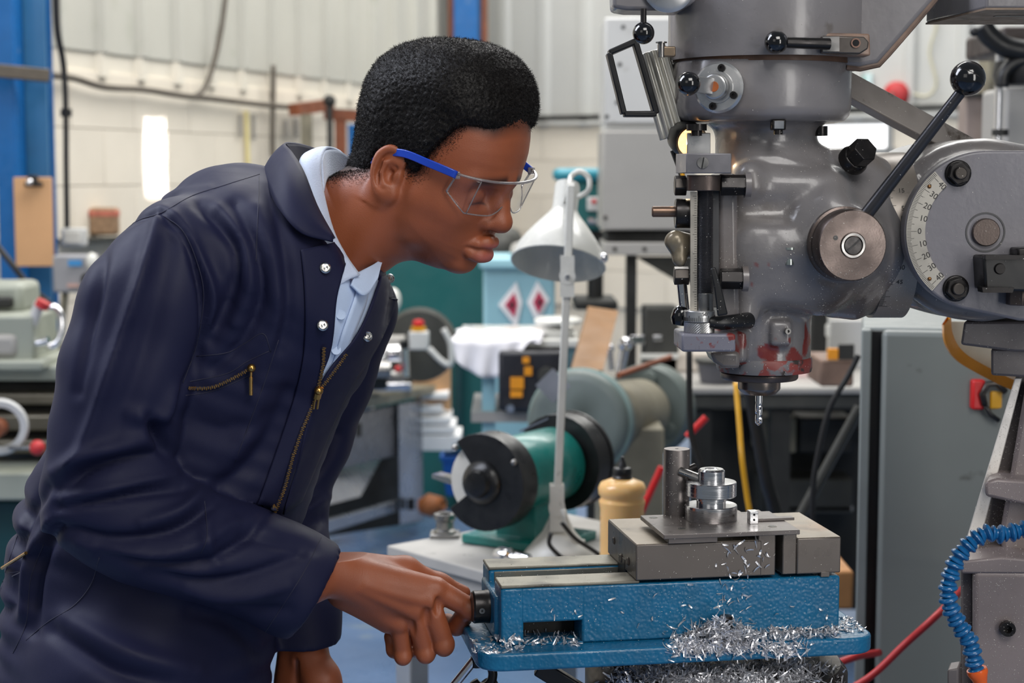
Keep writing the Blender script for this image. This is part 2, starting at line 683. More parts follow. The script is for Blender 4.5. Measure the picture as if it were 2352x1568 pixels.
# ================================================================ floor and walls
g = G().box((0.4, 5.6, -0.03), (8.4, 13.2, 0.06))
tag(mk('floor', g, m_floor), kind='structure')
LD = np.array([1.70, 4.80, 0.0]); LD /= np.linalg.norm(LD)
LP = np.array([-1.87, 6.2, 0.0]); LN = np.array([LD[1], -LD[0], 0])
RD = np.array([2.17, -1.5, 0.0]); RD /= np.linalg.norm(RD)
RP = np.array([-0.172, 11.0, 0.0]); RN = np.array([RD[1], -RD[0], 0])


def wall(name, P0, D, N_, t0, t1, zc, zmid, top, mats, pitch, blocks, rib):
    """block wall up to zc, profiled sheets above it; pieces are parts of the wall"""
    th = 0.2
    c = P0 + D * ((t0 + t1) / 2) - N_ * (th / 2 + 0.012)
    R = Matrix((tuple(D), tuple(-N_), (0, 0, 1))).transposed()
    w_ = mk(name, G().box((c[0], c[1], (top) / 2), (t1 - t0, th, top), R), m_block)
    tag(w_, kind='structure')
    bw, bh, me = 0.45, 0.225, None
    k = 0
    z0 = zc
    while z0 > blocks[2]:
        z0 -= bh
        off = (k % 2) * bw / 2
        k += 1
        n0, n1 = int(blocks[0] / bw) - 1, int(blocks[1] / bw) + 1
        for i in range(n0, n1):
            x = i * bw + off
            if x < t0 or x + bw > t1:
                continue
            p = P0 + D * (x + bw / 2)
            if me is None:
                o = mk('block', G().box((p[0], p[1], z0 + bh / 2), (bw - 0.003, 0.03, bh - 0.003), R), m_block, w_, bevel=0.001, seg=1)
                me, base = o, p
                bz = z0
            else:
                o = me.copy(); COL.objects.link(o)
                o.location = V(tuple(p - base)) + V((0, 0, z0 - bz)) + me.location
    # profiled sheets, one per metre, in rows
    for (za, zb, mt, yo) in ((zc - 0.02, zmid, mats[0], 0.0), (zmid - 0.04, top, mats[1], 0.012)):
        t = t0
        while t < t1 - 0.05:
            te = min(t + pitch * 4, t1)
            xs, x = [], t
            while x < te - 1e-6:
                for q, h in ((0, 0), (rib * 0.25, 0.0), (rib * 0.45, 0.03), (rib * 0.95, 0.03), (rib * 1.15, 0.0)):
                    xs.append((x + pitch * 0.3 + q, h))
                x += pitch
            xs = [(t, 0)] + xs + [(te, 0)]
            front = [P0 + D * a + N_ * (0.006 + yo + h) for a, h in xs]
            back = [P0 + D * a - N_ * (0.004 - yo) for a, h in xs]
            pts = front + back[::-1]
            g_ = G().prism([(p[0], p[1], za) for p in pts], (0, 0, zb - za))
            mk('cladding_sheet', g_, mt, w_, smooth=0)
            t = te
    return w_


zc_ = lambda px, py, P0, N_: plane_pt(px, py, P0, N_)[2]
zl = zc_(400, 172, LP, LN)
zm = zc_(400, 120, LP, LN)
wl = wall('wall_left', LP, LD, LN, -4.4, 5.09, zl - 0.02, zm, 4.6, (m_clad_c, m_clad), 0.29, (-0.6, 5.0, 0.5), 0.075)
zr = zc_(1300, 285, RP, RN)
wr = wall('wall_back', RP, RD, RN, 0.0, 5.4, zr, zr + 1.2, 4.6, (m_clad_b, m_clad_b), 0.30, (0.0, 3.6, 0.9), 0.10)

# blue steel columns against the walls
def column(name, px0, px1, pxm, d, top=4.6):
    a, b, m_ = A(px0, 300, d)[0], A(px1, 300, d)[0], A(pxm, 300, d)[0]
    t = thing(name, None, None, (a, d, 0)); t['kind'] = 'structure'
    mk('flange', G().box(((a + m_) / 2, d - 0.06, top / 2), (m_ - a, 0.12, top)), m_blue_col, t, bevel=0.004)
    mk('web', G().box(((m_ + b) / 2, d + 0.02, top / 2), (b - m_, 0.02, top)), m_blue_web, t)
    mk('rear_flange', G().box(((a + b) / 2, d + 0.09, top / 2), (b - a, 0.03, top)), m_blue_col, t)
    return t
column('trim_1', 14, 107, 58, 6.0)
column('trim_2', 1044, 1108, 1100, 10.2)
g = G()
for x in (1036, 1113):
    p = A(x, 50, 10.15); g.box((p[0], p[1], 2.3), (0.035, 0.05, 4.6))
tag(mk('trim_3', g, m_rust), kind='structure')

# daylight window in the back wall and paper notices on the side wall
p0, p1 = plane_pt(1868, 340, RP, RN, 0.02), plane_pt(2045, 286, RP, RN, 0.02)
t = thing('window_1', None, None, (p0[0], p0[1], p0[2])); t['kind'] = 'structure'
c = (p0 + p1) / 2
Rr = Matrix((tuple(RD), tuple(-RN), (0, 0, 1))).transposed()
wd = np.linalg.norm((p1 - p0)[:2])
mk('pane', G().box(c, (wd, 0.01, p1[2] - p0[2]), Rr), m_glow, t)
g = G()
for z in (p0[2] - 0.015, p1[2] + 0.015):
    g.box((c[0], c[1], z), (wd + 0.06, 0.03, 0.03), Rr)
for e in (p0, p1):
    g.box((e[0], e[1], c[2]), (0.03, 0.03, p1[2] - p0[2] + 0.06), Rr)
mk('frame', g, m_alu_frame, t)
Rl = Matrix((tuple(LD), tuple(-LN), (0, 0, 1))).transposed()
# a narrow shaft of daylight falls on the block wall
_t = plane_pt(350, 365, LP, LN, .0)
_o = _t + LN * 2.9 + np.array([0, 0, 1.0])
SHAFT.location = _o
SHAFT.rotation_euler = (V(_t) - V(_o)).to_track_quat('-Z', 'Y').to_euler()

# ================================================================ cables on the side wall
def cable(name, pts, r, mat, label, cat='cable', n=10, k=8, group=None):
    o = mk(name, G().tube(pts, r, n, smooth=k), mat, smooth=180)
    return tag(o, label, cat, group)


W = lambda px, py, off=0.06: plane_pt(px, py, LP, LN, off)
cable('cable_run', [W(112, 172), W(170, 180), W(240, 200), W(330, 206), W(420, 220), W(480, 226), W(600, 240), W(740, 252), W(850, 258)], 0.013, m_cable,
      'long grey-brown cable run sagging along the cream side wall')
cable('drop_cable', [W(520, -20), W(508, 70), W(490, 150), W(468, 205), W(440, 224)], 0.011, m_cable, 'grey cable dropping in a curve to the wall cable run')
o = mk('cable_tray', G().bar(A(-60, 157, 5.75), A(112, 174, 5.9), 0.03, 0.045), m_cable, bevel=0.004)
tag(o, 'dark brown cable tray crossing the blue steel column', 'cable tray')
dc = [A(128, -20, 6.1), A(132, 70, 6.1), A(146, 150, 6.12), A(151, 250, 6.12), A(152, 380, 6.12), A(154, 530, 6.12)]
t = thing('power_conduit', 'black vertical power conduit beside the blue column', 'conduit', dc[-1])
mk('conduit_tube', G().tube(dc, [0.013, 0.012, 0.011, 0.01, 0.01, 0.01], 10, smooth=6), m_black, t, smooth=180)
mk('coupling', G().cyl(A(152, 250, 6.12), A(152, 268, 6.12), 0.02), m_black, t)

# clipboard hanging on the column
a, b = A(35, 612, 5.86), A(118, 407, 5.86)
t = thing('clipboard', 'brown hardboard clipboard hanging on the blue steel column', 'clipboard', ((a[0] + b[0]) / 2, 5.86, a[2]))
mk('board', G().box(((a[0] + b[0]) / 2, 5.868, (a[2] + b[2]) / 2), (b[0] - a[0], 0.006, b[2] - a[2])), m_wood, t, bevel=0.004)
c = A(77, 420, 5.85)
mk('clip', G().box((c[0], c[1], c[2] - 0.005), (0.062, 0.012, 0.016)).box((c[0], c[1] - 0.004, c[2] + 0.012), (0.035, 0.006, 0.03)), m_dksteel, t, bevel=0.003)
mk('rivet', G().ball(A(68, 418, 5.83), 0.012), m_chrome, t)

# isolator box and small socket on the side wall
a, b = A(122, 672, 5.7), A(212, 586, 5.7)
t = thing('isolator_box', 'grey electrical isolator box with blue label on a post', 'switch box', ((a[0] + b[0]) / 2, 5.75, a[2] - 0.5))
c = (a + b) / 2
mk('housing', G().box((c[0], c[1] + 0.05, c[2]), (b[0] - a[0], 0.1, b[2] - a[2])), m_grey_plastic, t, bevel=0.008)
p = A(172, 604, 5.69); mk('label_plate', G().box(p, (0.045, 0.004, 0.02)), M('blue_print', (60, 140, 200), 0.5, var=0), t)
p = A(168, 655, 5.69); mk('warning_plate', G().box(p, (0.04, 0.004, 0.012)), M('pale_red_print', (196, 160, 150), 0.5, var=0), t)
p = A(203, 640, 5.69); mk('rotary_knob', G().cyl(p, p + np.array([0, -0.025, 0]), 0.02), m_black, t)
p = A(211, 602, 5.7); mk('side_lever', G().ball(p, 0.02, sq=1.6), m_white, t)
p, q_ = A(150, 672, 5.75), A(132, 850, 5.75); mk('post', G().tube([p, q_], 0.012), m_olive, t)
a, b = A(140, 566, 6.1), A(192, 524, 6.1); c = (a + b) / 2
t = thing('socket_box', 'small pale wall socket box at the end of the black conduit', 'socket', (c[0], c[1] + 0.03, a[2]))
mk('housing', G().box((c[0], c[1] + 0.03, c[2]), (b[0] - a[0], 0.06, b[2] - a[2])), m_panel_lt, t, bevel=0.006)
mk('face_plate', G().box((c[0], c[1] - 0.002, c[2]), (0.06, 0.006, 0.045)), m_white, t, bevel=0.003)
o = mk('wall_shelf', G().bar(W(150, 552, 0.05), W(300, 545, 0.05), 0.12, 0.012), m_darkbench); tag(o, 'narrow dark shelf along the cream wall under a brick pack', 'shelf')
c = W(240, 505, 0.06)
t = thing('brick_pack', 'small brown and red printed packet standing on the dark wall shelf', 'packet', (c[0], c[1], W(240, 540, 0.06)[2]))
mk('sack', G().box((c[0], c[1], W(240, 508, 0.06)[2]), (0.11, 0.06, 0.11)), M('brown_packet', (150, 120, 92), 0.7, var=0.25, vs=40), t, bevel=0.012)
mk('red_band', G().box((c[0], c[1], W(240, 490, 0.06)[2]), (0.112, 0.062, 0.03)), M('faded_red_print', (190, 110, 90), 0.7, var=0.2, vs=40), t, bevel=0.006)
cable('thin_wire', [W(628, 150), W(627, 240), W(626, 300), W(626, 360)], 0.012, m_cable, 'thin dark vertical wire with a plug hanging on the wall')
cable('yellow_strip', [W(566, 255, .03), W(568, 330, .03), W(572, 420, .03)], 0.010, M('pale_yellow_strip', (226, 212, 150), 0.6, var=.05), 'pale yellow vertical strip on the cream wall', 'strip')
for x, y0, y1, lb in ((551, 262, 312, 'small grey drill template hung beside the yellow strip'), (582, 262, 320, 'long grey drill template right beside the yellow strip'), (655, 275, 318, 'grey tool blade hung near the thin wire'), (678, 272, 312, 'short grey tool blade nearest the brown rack')):
    o = mk('wall_tool', G().bar(W(x, y0, .03), W(x + 2, y1, .03), 0.018, 0.01), m_panel, bevel=0.002); tag(o, lb, 'tool', 'tools hung on the side wall')

# brown steel rack by the corner
t = thing('steel_rack', 'brown oxide steel rack frame beyond the head of the person', 'rack', (A(760, 600, 8.2)[0], 8.2, 0))
mk('crossbar', G().bar(A(674, 252, 8.1), A(758, 240, 8.5), 0.05, 0.055), m_rust, t)
mk('crossbar', G().bar(A(745, 262, 8.0), A(900, 272, 8.0), 0.05, 0.05), m_rust, t)
for x, y, d, wd, mt in ((704, 262, 8.1, 0.05, m_olive), (782, 275, 8.0, 0.05, m_rust)):
    p = A(x, y, d); mk('upright', G().box((p[0], d, p[2] / 2), (wd, 0.05, p[2])), mt, t)
p = A(757, 232, 7.95); mk('dark_upright', G().box((p[0], 7.95, p[2] / 2), (0.025, 0.03, p[2])).ball((p[0], 7.95, p[2]), 0.03), m_dark, t)
p = A(820, 300, 8.3); o = mk('blue_locker', G().box((p[0], 8.4, p[2] / 2), (0.09, 0.2, p[2]+.06)), m_blue_col, bevel=.005); tag(o, 'narrow blue painted steel post behind the brown rack', 'post')

# back-wall conduit, bell, exit sign
Wb = lambda px, py, off=0.05: plane_pt(px, py, RP, RN, off)
cable('wall_conduit', [Wb(1120, 266), Wb(1225, 271), Wb(1390, 268), Wb(1600, 262), Wb(2000, 250), Wb(2240, 244)], 0.016, m_dark, 'straight dark conduit along the back wall', k=2)
cable('pale_conduit', [Wb(1225, 284), Wb(1390, 282), Wb(1900, 268), Wb(2240, 262)], 0.013, m_clad_b, 'pale conduit just below the dark one on the back wall', k=2)
c = Wb(2066, 218, 0.0)
t = thing('alarm_bell', 'round red alarm bell on the back wall', 'alarm bell', c)
mk('gong', G().lathe([(0.072, 0.03), (0.072, 0.06), (0.062, 0.085), (0.03, 0.1), (0, 0.102)], c, RN, 32), m_dullred, t)
mk('base', G().cyl(c, c + RN * 0.03, 0.06), m_dullred, t)
mk('nut', G().nut(c + RN * 0.1, RN, 0.012, 0.01), m_steel, t)
cable('bell_wire', [Wb(2092, 215, .03), Wb(2130, 220, .03), Wb(2150, 190, .03), Wb(2135, 120, .03), Wb(2150, 60, .03), Wb(2146, 0, .03)], 0.006, M('cream_wire', (206, 200, 170), .6, var=.05), 'thin cream wire curling up the wall from the red bell')
a, b = Wb(1905, 250, .02), Wb(2004, 168, .02); c = (a + b) / 2
t = thing('exit_sign', 'white and green fire exit sign on the back wall near the red bell', 'sign', (c[0], c[1], a[2]))
mk('sign_board', G().box(c, (np.linalg.norm((b - a)[:2]), 0.01, b[2] - a[2]), Rr), M('pale_sign', (206, 228, 228), .4, var=0), t)
for x0, x1, y0, y1 in ((1920, 1986, 175, 182), (1976, 1986, 182, 200), (1920, 1966, 186, 203), (1920, 1984, 222, 230)):
    a, b = Wb(x0, y1, .026), Wb(x1, y0, .026); mk('green_panel', G().box((a + b) / 2, (np.linalg.norm((b - a)[:2]), 0.006, b[2] - a[2]), Rr), m_green, t)

# ================================================================ lathe at the far side
t = thing('lathe', 'large pale green-grey lathe standing beside the blue column', 'lathe', (A(60, 1100, 4.9)[0], 4.9, 0))
L0, L1 = A(-260, 1000, 4.6), A(330, 985, 5.3)
def lb(px0, py0, px1, py1, d, dep, mat, nm, bev=0.008, tilt=0.0):
    a, b = A(px0, py1, d), A(px1, py0, d)
    c = (a + b) / 2
    return mk(nm, G().box((c[0], d + dep / 2, c[2]), (abs(b[0] - a[0]), dep, abs(b[2] - a[2])), Matrix.Rotation(tilt, 3, 'Z')), mat, t, bevel=bev)
lb(-220, 840, 330, 875, 4.72, 0.45, m_lathe, 'bed_way')
for i, (y0, y1, mt) in enumerate(((875, 903, m_dark), (903, 930, m_lathe_dk), (930, 952, m_dark), (952, 990, m_lathe_dk), (990, 1010, m_dark), (1010, 1042, m_lathe_dk))):
    lb(-220, y0, 330, y1, 4.74 + (0.06 if mt is m_dark else 0), 0.35, mt, 'bed_rail')
lb(-220, 1042, 300, 1085, 4.95, 0.3, m_dark, 'tray_recess')
lb(-260, 1085, 300, 1150, 4.6, 0.6, m_lathe, 'chip_tray')
lb(-260, 1150, 300, 1643, 4.7, 0.5, m_teal_dk, 'pedestal')
lb(-200, 725, 76, 835, 4.7, 0.25, m_lathe, 'headstock')
lb(-200, 765, 40, 825, 4.69, 0.1, m_panel, 'gear_cover', 0.02)
lb(-200, 828, 98, 852, 4.66, 0.3, m_lathe, 'cross_slide')
lb(-200, 650, 50, 722, 4.85, 0.2, m_lathe, 'tool_post', 0.02)
lb(-120, 682, 26, 708, 4.83, 0.1, m_dark, 'tool_slot')
c = A(-2, 980, 4.55)
mk('hand_wheel', G().lathe([(0.055, -0.01), (0.072, -0.012), (0.078, 0), (0.072, 0.012), (0.055, 0.01)], c, (0.25, -1, 0), 32), m_panel_lt, t)
mk('wheel_hub', G().cyl(c, c + np.array([0.0, -0.06, 0]), 0.026), m_rust, t)
mk('lever', G().tube([A(20, 1028, 4.55), A(80, 1028, 4.55)], 0.006), m_steel, t)
mk('lever_knob', G().ball(A(86, 1028, 4.55), 0.021), m_dullred, t)
c = A(118, 750, 4.75)
ring = [c + np.array([0.03 * math.cos(a), 0.012 * math.sin(a), 0.055 * math.sin(a)]) for a in np.linspace(-1.9, 1.9, 16)]
mk('crank_arm', G().tube(ring, 0.011, 10), m_chrome, t, smooth=180)
mk('crank_handle', G().tube([A(78, 790, 4.72), A(112, 784, 4.72)], [0.012, 0.016], 12), m_chrome, t)
mk('oil_cup', G().tube([A(72, 745, 4.72), A(92, 696, 4.72)], 0.016, 12), m_panel_lt, t)
mk('red_collar', G().cyl(A(94, 706, 4.70), A(102, 692, 4.70), 0.02), m_dullred, t)
cable('hanging_flex', [A(-10, 560, 5.6), A(30, 610, 5.6), A(70, 660, 5.6), A(112, 694, 5.5)], 0.010, m_black, 'black flex sagging across the foot of the blue column')

# ================================================================ far bench lathe with chip tray and its stand (middle)
t = thing('machine_stand', 'steel machine stand with olive tray and folded chute behind the worker', 'stand', (A(850, 1200, 6.6)[0], 6.6, 0))
def hexa(nm, quad, d0, dep, mat, bev=0.004, dv=None):
    """slab: quad of pixels (with own depths) pushed away from the camera by dep"""
    pts = [A(x, y, d) for x, y, d in quad]
    return mk(nm, G().prism(pts, (0, dep, 0)), mat, t, bevel=bev)
hexa('tray_rim', [(640, 948, 5.6), (1000, 886, 7.0), (1000, 904, 7.0), (640, 985, 5.6)], 0, 0.35, m_olive)
hexa('tray_lip', [(640, 940, 5.55), (900, 898, 6.6), (900, 906, 6.6), (640, 955, 5.55)], 0, 0.02, m_panel)
hexa('drawer_front', [(640, 990, 5.75), (920, 925, 6.8), (920, 1045, 6.8), (640, 1110, 5.75)], 0, 0.05, M('brushed_panel', (112, 110, 114), 0.35, 0.7, var=.1), 0.006)
for x in (806, 824):
    p, q_ = A(x, 972, 6.2), A(x, 1002, 6.2); mk('drawer_pull', G().bar(p, q_, 0.012, 0.02), m_dark, t)
hexa('chute', [(640, 1075, 5.9), (882, 1040, 6.85), (828, 1140, 6.3), (640, 1190, 5.7)], 0, 0.02, m_galv)
hexa('back_sheet', [(640, 1050, 6.5), (960, 1000, 7.2), (960, 1200, 7.2), (640, 1250, 6.5)], 0, 0.02, m_dark)
hexa('leg', [(914, 928, 6.75), (968, 918, 6.95), (972, 1196, 6.95), (918, 1206, 6.75)], 0, 0.06, m_galv)
p = A(944, 1157, 6.8); mk('leg_slot', G().box(p, (0.03, 0.02, 0.045)), m_black, t)
hexa('lower_rail', [(640, 1225, 5.7), (912, 1150, 6.75), (912, 1175, 6.75), (640, 1260, 5.7)], 0, 0.05, m_galv)
p = A(800, 1000, 6.0)
t = thing('bench_lathe', 'small chrome and grey bench lathe on the olive tray stand', 'lathe', A(880, 895, 6.5))
def blob(nm, px, py, d, r, mat, ax=(1, 0.2, 0), L=0.08, n=20):
    c = A(px, py, d); a_ = V(ax).normalized() * L / 2
    return mk(nm, G().cyl(V(c) - a_, V(c) + a_, r, n=n), mat, t, bevel=0.004)
blob('chuck', 860, 820, 6.3, 0.05, m_chrome, L=0.07)
blob('chuck', 905, 812, 6.4, 0.035, m_chrome, L=0.06)
blob('spindle', 835, 850, 6.2, 0.03, m_steel, L=0.2)
blob('tailstock_barrel', 880, 868, 6.4, 0.04, m_steel, L=0.16)
blob('dark_motor', 850, 868, 6.3, 0.045, m_dark, L=0.12)
mk('saddle', G().box(A(880, 885, 6.4), (0.22, 0.1, 0.03)), m_chrome, t, bevel=0.005)
mk('saddle', G().box(A(870, 790, 6.5), (0.2, 0.12, 0.06)), m_panel, t, bevel=0.005)
mk('gear_cover', G().lathe([(0.0, 0), (0.14, 0), (0.15, 0.02), (0.14, 0.1), (0, 0.1)], A(965, 790, 6.75), (0, -1, 0), 32), m_darkbench, t)
mk('post', G().cyl(A(930, 865, 6.3), A(928, 800, 6.3), 0.016), m_chrome, t)
mk('post_collar', G().cyl(A(928, 800, 6.3), A(928, 782, 6.3), 0.018), m_black, t)
mk('red_knob', G().ball(A(914, 848, 6.25), 0.014), m_dullred, t)
mk('guard_hoop', G().tube([A(985, 800, 6.6), A(1015, 830, 6.6), A(1035, 835, 6.6), A(1035, 790, 6.6), A(1018, 755, 6.6)], 0.012, 8, smooth=5), m_panel_lt, t, smooth=180)
a, b = A(940, 802, 6.3), A(985, 760, 6.3); c = (a + b) / 2
t = thing('emergency_stop', 'cream emergency stop box with red button on yellow collar', 'switch', (c[0], c[1], a[2]))
mk('housing', G().box(c, (b[0] - a[0], 0.06, b[2] - a[2])), m_panel_lt, t, bevel=0.006)
p = A(961, 760, 6.3); mk('collar', G().cyl(p, p + np.array([0, 0, 0.016]), 0.028), m_yellow, t)
mk('button', G().lathe([(0.0, 0.016), (0.018, 0.016), (0.022, 0.03), (0.018, 0.04), (0, 0.044)], p), m_red, t)
o = mk('hardboard_sheet', G().prism([A(925, 838, 6.9), A(1035, 815, 7.1), A(1035, 945, 7.1), A(925, 905, 6.9)], (0, 0.03, 0)), m_wood)
tag(o, 'tan hardboard panel leaning behind the bench lathe', 'board')
p = A(903, 690, 6.0); o = mk('white_lever', G().ball(p, 0.028, sq=1.6), m_white); tag(o, 'white rounded lever end showing behind the open lapel', 'lever')
for i, (y, x1, h) in enumerate(((908, 1030, 14), (938, 1015, 16), (964, 1035, 16), (985, 1045, 18), (1008, 1058, 20), (1024, 1040, 18))):
    a, b = A(966, y + h / 2, 7.0), A(x1, y - h / 2, 7.0); c = (a + b) / 2
    o = mk('sheet_offcut', G().box((c[0], c[1] + 0.1, c[2]), (b[0] - a[0], 0.25, b[2] - a[2])), m_paper, bevel=0.003)
    tag(o, 'white stacked sheet %s in the stack beside the stand leg' % ('topmost', 'second from top', 'third from top', 'fourth from top', 'broadest, second from bottom', 'lowest')[i], 'sheet', 'white sheets stacked by the stand')
c = A(1047, 1135, 6.2)
t = thing('blue_bin', 'blue plastic bin on the floor behind the bench grinder', 'bin', c)
mk('bin_body', G().loft([[(c[0] + sx * w_, c[1] + sy * w_, c[2] + h) for sx, sy in ((-1, -1), (1, -1), (1, 1), (-1, 1))] for w_, h in ((0.035, 0), (0.05, 0.15))]), m_bluebin, t, bevel=0.006)
mk('rim', G().loft([[(c[0] + sx * w_, c[1] + sy * w_, c[2] + h) for sx, sy in ((-1, -1), (1, -1), (1, 1), (-1, 1))] for w_, h in ((0.055, 0.135), (0.056, 0.15))]), m_bluebin, t)
c = A(988, 1160, 6.5)
t = thing('clay_pot', 'small brown clay pot lying on the floor by the stand leg', 'pot', c)
mk('pot_body', G().lathe([(0, -0.04), (0.03, -0.04), (0.046, 0.0), (0.03, 0.045), (0.02, 0.05), (0, 0.045)], c, (1, -0.4, 0.2)), m_terra, t)
mk('neck_ring', G().lathe([(0.018, 0.05), (0.026, 0.05), (0.026, 0.058), (0.018, 0.058)], c, (1, -0.4, 0.2)), m_terra, t)

# ================================================================ teal machine cabinet, pale blue door
t = thing('teal_cabinet', 'tall dark teal machine cabinet behind the chin of the person', 'cabinet', (A(1000, 1000, 7.6)[0], 7.6, 0))
def tb(px0, py0, px1, py1, d, dep, mat, nm, bev=0.008, z0=None):
    a, b = A(px0, py1, d), A(px1, py0, d)
    za = a[2] if z0 is None else z0
    return mk(nm, G().box(((a[0] + b[0]) / 2, d + dep / 2, (za + b[2]) / 2), (b[0] - a[0], dep, b[2] - za)), mat, t, bevel=bev)
tb(860, 556, 1136, 1000, 7.55, 0.8, m_teal, 'body', z0=0.0)
tb(1136, 590, 1146, 1000, 7.5, 0.8, m_teal_dk, 'edge_post', z0=0.0)
tb(1044, 800, 1062, 1000, 7.45, 0.1, m_teal_dk, 'shadow_gap', z0=0.0)
a, b = A(1118, 780, 5.9), A(1262, 600, 5.9); c = (a + b) / 2
t = thing('blue_machine', 'pale blue machine cover with two red warning diamonds', 'machine', (c[0], 6.0, 0))
tb(1110, 606, 1275, 990, 5.95, 0.35, m_ltblue, 'cover', 0.012, z0=0.0)
tb(1100, 592, 1290, 618, 5.9, 0.4, m_ltblue, 'top_rail', 0.01)
tb(1172, 560, 1252, 592, 6.0, 0.2, m_panel, 'upper_hood', 0.03)
def sign(cx, cy, wpx, hpx, skew):
    g1, g2, g3 = G(), G(), G()
    for g_, k_, dd in ((g1, 1.0, 5.94), (g2, 0.52, 5.932), (g3, 0.2, 5.928)):
        g_.prism([A(cx + k_ * x, cy + k_ * y, dd) for x, y in ((-wpx, 0), (skew, -hpx), (wpx * .75, -hpx * .12), (skew * 1.1, hpx))], (0, 0.004, 0))
    s_ = mk('warning_diamond', g1, m_paper, t, bevel=0.002)
    r_ = mk('red_field', g2, m_pink, s_)
    mk('black_symbol', g3, m_black, s_)
sign(1176, 700, 32, 54, 10)
sign(1240, 694, 30, 50, -6)
t = thing('side_table', 'white laminated side table under a draped white cloth', 'table', (A(1180, 990, 5.2)[0], 5.3, 0))
a, b = A(1052, 790, 5.1), A(1330, 776, 5.1)
mk('table_top', G().box(((a[0] + b[0]) / 2, 5.3, b[2] - 0.012), (b[0] - a[0], 0.5, 0.024)), m_white, t, bevel=0.004)
zt = b[2]
for x in (1122, 1310):
    p = A(x, 900, 5.1); mk('leg', G().box((p[0], 5.12, (zt - 0.03) / 2), (0.04, 0.04, zt - 0.03)), m_ltblue, t)
mk('lower_shelf', G().box(((a[0] + b[0]) / 2 + .02, 5.3, A(1190, 955, 5.1)[2]), (b[0] - a[0] - .04, 0.46, 0.03)), m_panel, t)
# cloth: hangs over the front edge as a pointed flap
rows = []
for j in range(14):
    v = j / 13
    r_ = []
    for i in range(25):
        u = i / 24
        x = a[0] - 0.015 + u * 0.27
        fl = (0.062 + 0.05 * math.sin(min(u * 1.6, 1) * 2.4) - 0.11 * max(0, u - 0.5) / 0.5) * 1.05
        wv = 0.006 * math.sin(u * 26 + v * 3)
        if v < 0.4:
            r_.append((x + 0.01 * math.sin(v * 9), 5.32 - v / 0.4 * 0.28, zt + 0.006 + 0.004 * math.sin(u * 17 + v * 11)))
        else:
            k_ = (v - 0.4) / 0.6
            r_.append((x + 0.02 * k_ * (0.5 - u), 5.035 - 0.008 * k_ + wv * k_ * 2, zt + 0.004 - k_ * max(fl, 0.012)))
    rows.append(r_)
o = mk('white_cloth', G().grid(rows), m_cloth, smooth=180)
md = o.modifiers.new('thick', 'SOLIDIFY'); md.thickness = 0.003
tag(o, 'crumpled white cloth draped over the side table edge', 'cloth')
c = A(1282, 776, 5.15)
t = thing('white_jug', 'white plastic tub with a lipped lid on the side table', 'tub', c)
mk('tub_body', G().lathe([(0, 0), (0.045, 0), (0.05, 0.03), (0, 0.03)], c), m_white, t)
mk('lid', G().lathe([(0, 0.04), (0.07, 0.045), (0.074, 0.055), (0.06, 0.064), (0, 0.066)], c), m_white, t)
mk('neck', G().cyl(c + np.array([-0.02, 0, 0.028]), c + np.array([-0.02, 0, 0.045]), 0.03), m_panel_lt, t)
t = thing('welding_set', 'black welding power unit with amber labels on the table shelf', 'welder', A(1215, 948, 5.2))
a, b = A(1145, 945, 5.0), A(1300, 806, 5.0); c = (a + b) / 2
mk('case', G().box((c[0], c[1] + 0.15, c[2]), (b[0] - a[0], 0.3, b[2] - a[2])), M('black_case', (30, 31, 38), 0.45, var=.15), t, bevel=0.012)
for x0, x1, y0, y1 in ((1172, 1203, 866, 893), (1172, 1200, 897, 912), (1200, 1216, 820, 834), (1204, 1222, 842, 862)):
    a, b = A(x0, y1, 4.99), A(x1, y0, 4.99); mk('amber_label', G().box((a + b) / 2, (b[0] - a[0], 0.006, b[2] - a[2])), m_orange_label, t)
p = A(1255, 862, 4.99); mk('dial', G().cyl(p, p + np.array([0, -0.015, 0]), 0.025), m_darkbench, t)
p = A(1172, 935, 4.99); mk('socket', G().cyl(p, p + np.array([0, -0.03, 0]), 0.012), m_chrome, t)
mk('carry_handle', G().tube([A(1160, 806, 5.05), A(1165, 796, 5.05), A(1190, 796, 5.05), A(1195, 806, 5.05)], 0.006, 8), m_black, t)

# ================================================================ grey panel machine and teal pillar drill, centre
t = thing('control_pedestal', 'grey control cabinet on a post between the lamp and the mill', 'cabinet', (A(1480, 700, 5.4)[0], 5.5, 0))
tb(1388, 40, 1600, 284, 5.4, 0.3, m_panel_lt, 'upper_panel', 0.006)
tb(1383, 300, 1600, 528, 5.38, 0.3, m_panel, 'lower_panel', 0.006)
tb(1388, 284, 1600, 300, 5.42, 0.26, m_clad_b, 'seam_strip', 0.002)
tb(1392, 530, 1600, 556, 5.46, 0.2, m_dark, 'recess', 0.004)
tb(1388, 557, 1600, 586, 5.38, 0.3, m_panel, 'foot_rail', 0.004)
for x, y in ((1432, 62), (1424, 148), (1418, 235), (1394, 268), (1390, 500), (1412, 572), (1480, 572)):
    p = A(x, y, 5.375); mk('screw', G().lathe([(0, 0), (0.007, 0), (0.005, 0.004), (0, 0.004)], p, (0, -1, 0), 12), m_dark, t)
p = A(1450, 586, 5.5); mk('post', G().box((p[0], 5.5, p[2] / 2), (0.034, 0.04, p[2])), m_dark, t)
mk('brace', G().prism([A(1460, 590, 5.5), A(1600, 590, 5.5), A(1600, 655, 5.5), A(1545, 640, 5.5)], (0, 0.05, 0)), m_darkbench, t)
t = thing('pillar_drill', 'teal pillar drill with a white switch plate behind the white lamp', 'drill', (A(1330, 700, 5.9)[0], 6.0, 0))
tb(1272, 386, 1385, 416, 5.9, 0.25, M('turquoise_paint', (40, 134, 152), .4, var=.05), 'belt_cover', 0.02)
tb(1280, 416, 1385, 530, 5.92, 0.2, m_teal, 'head', 0.012)
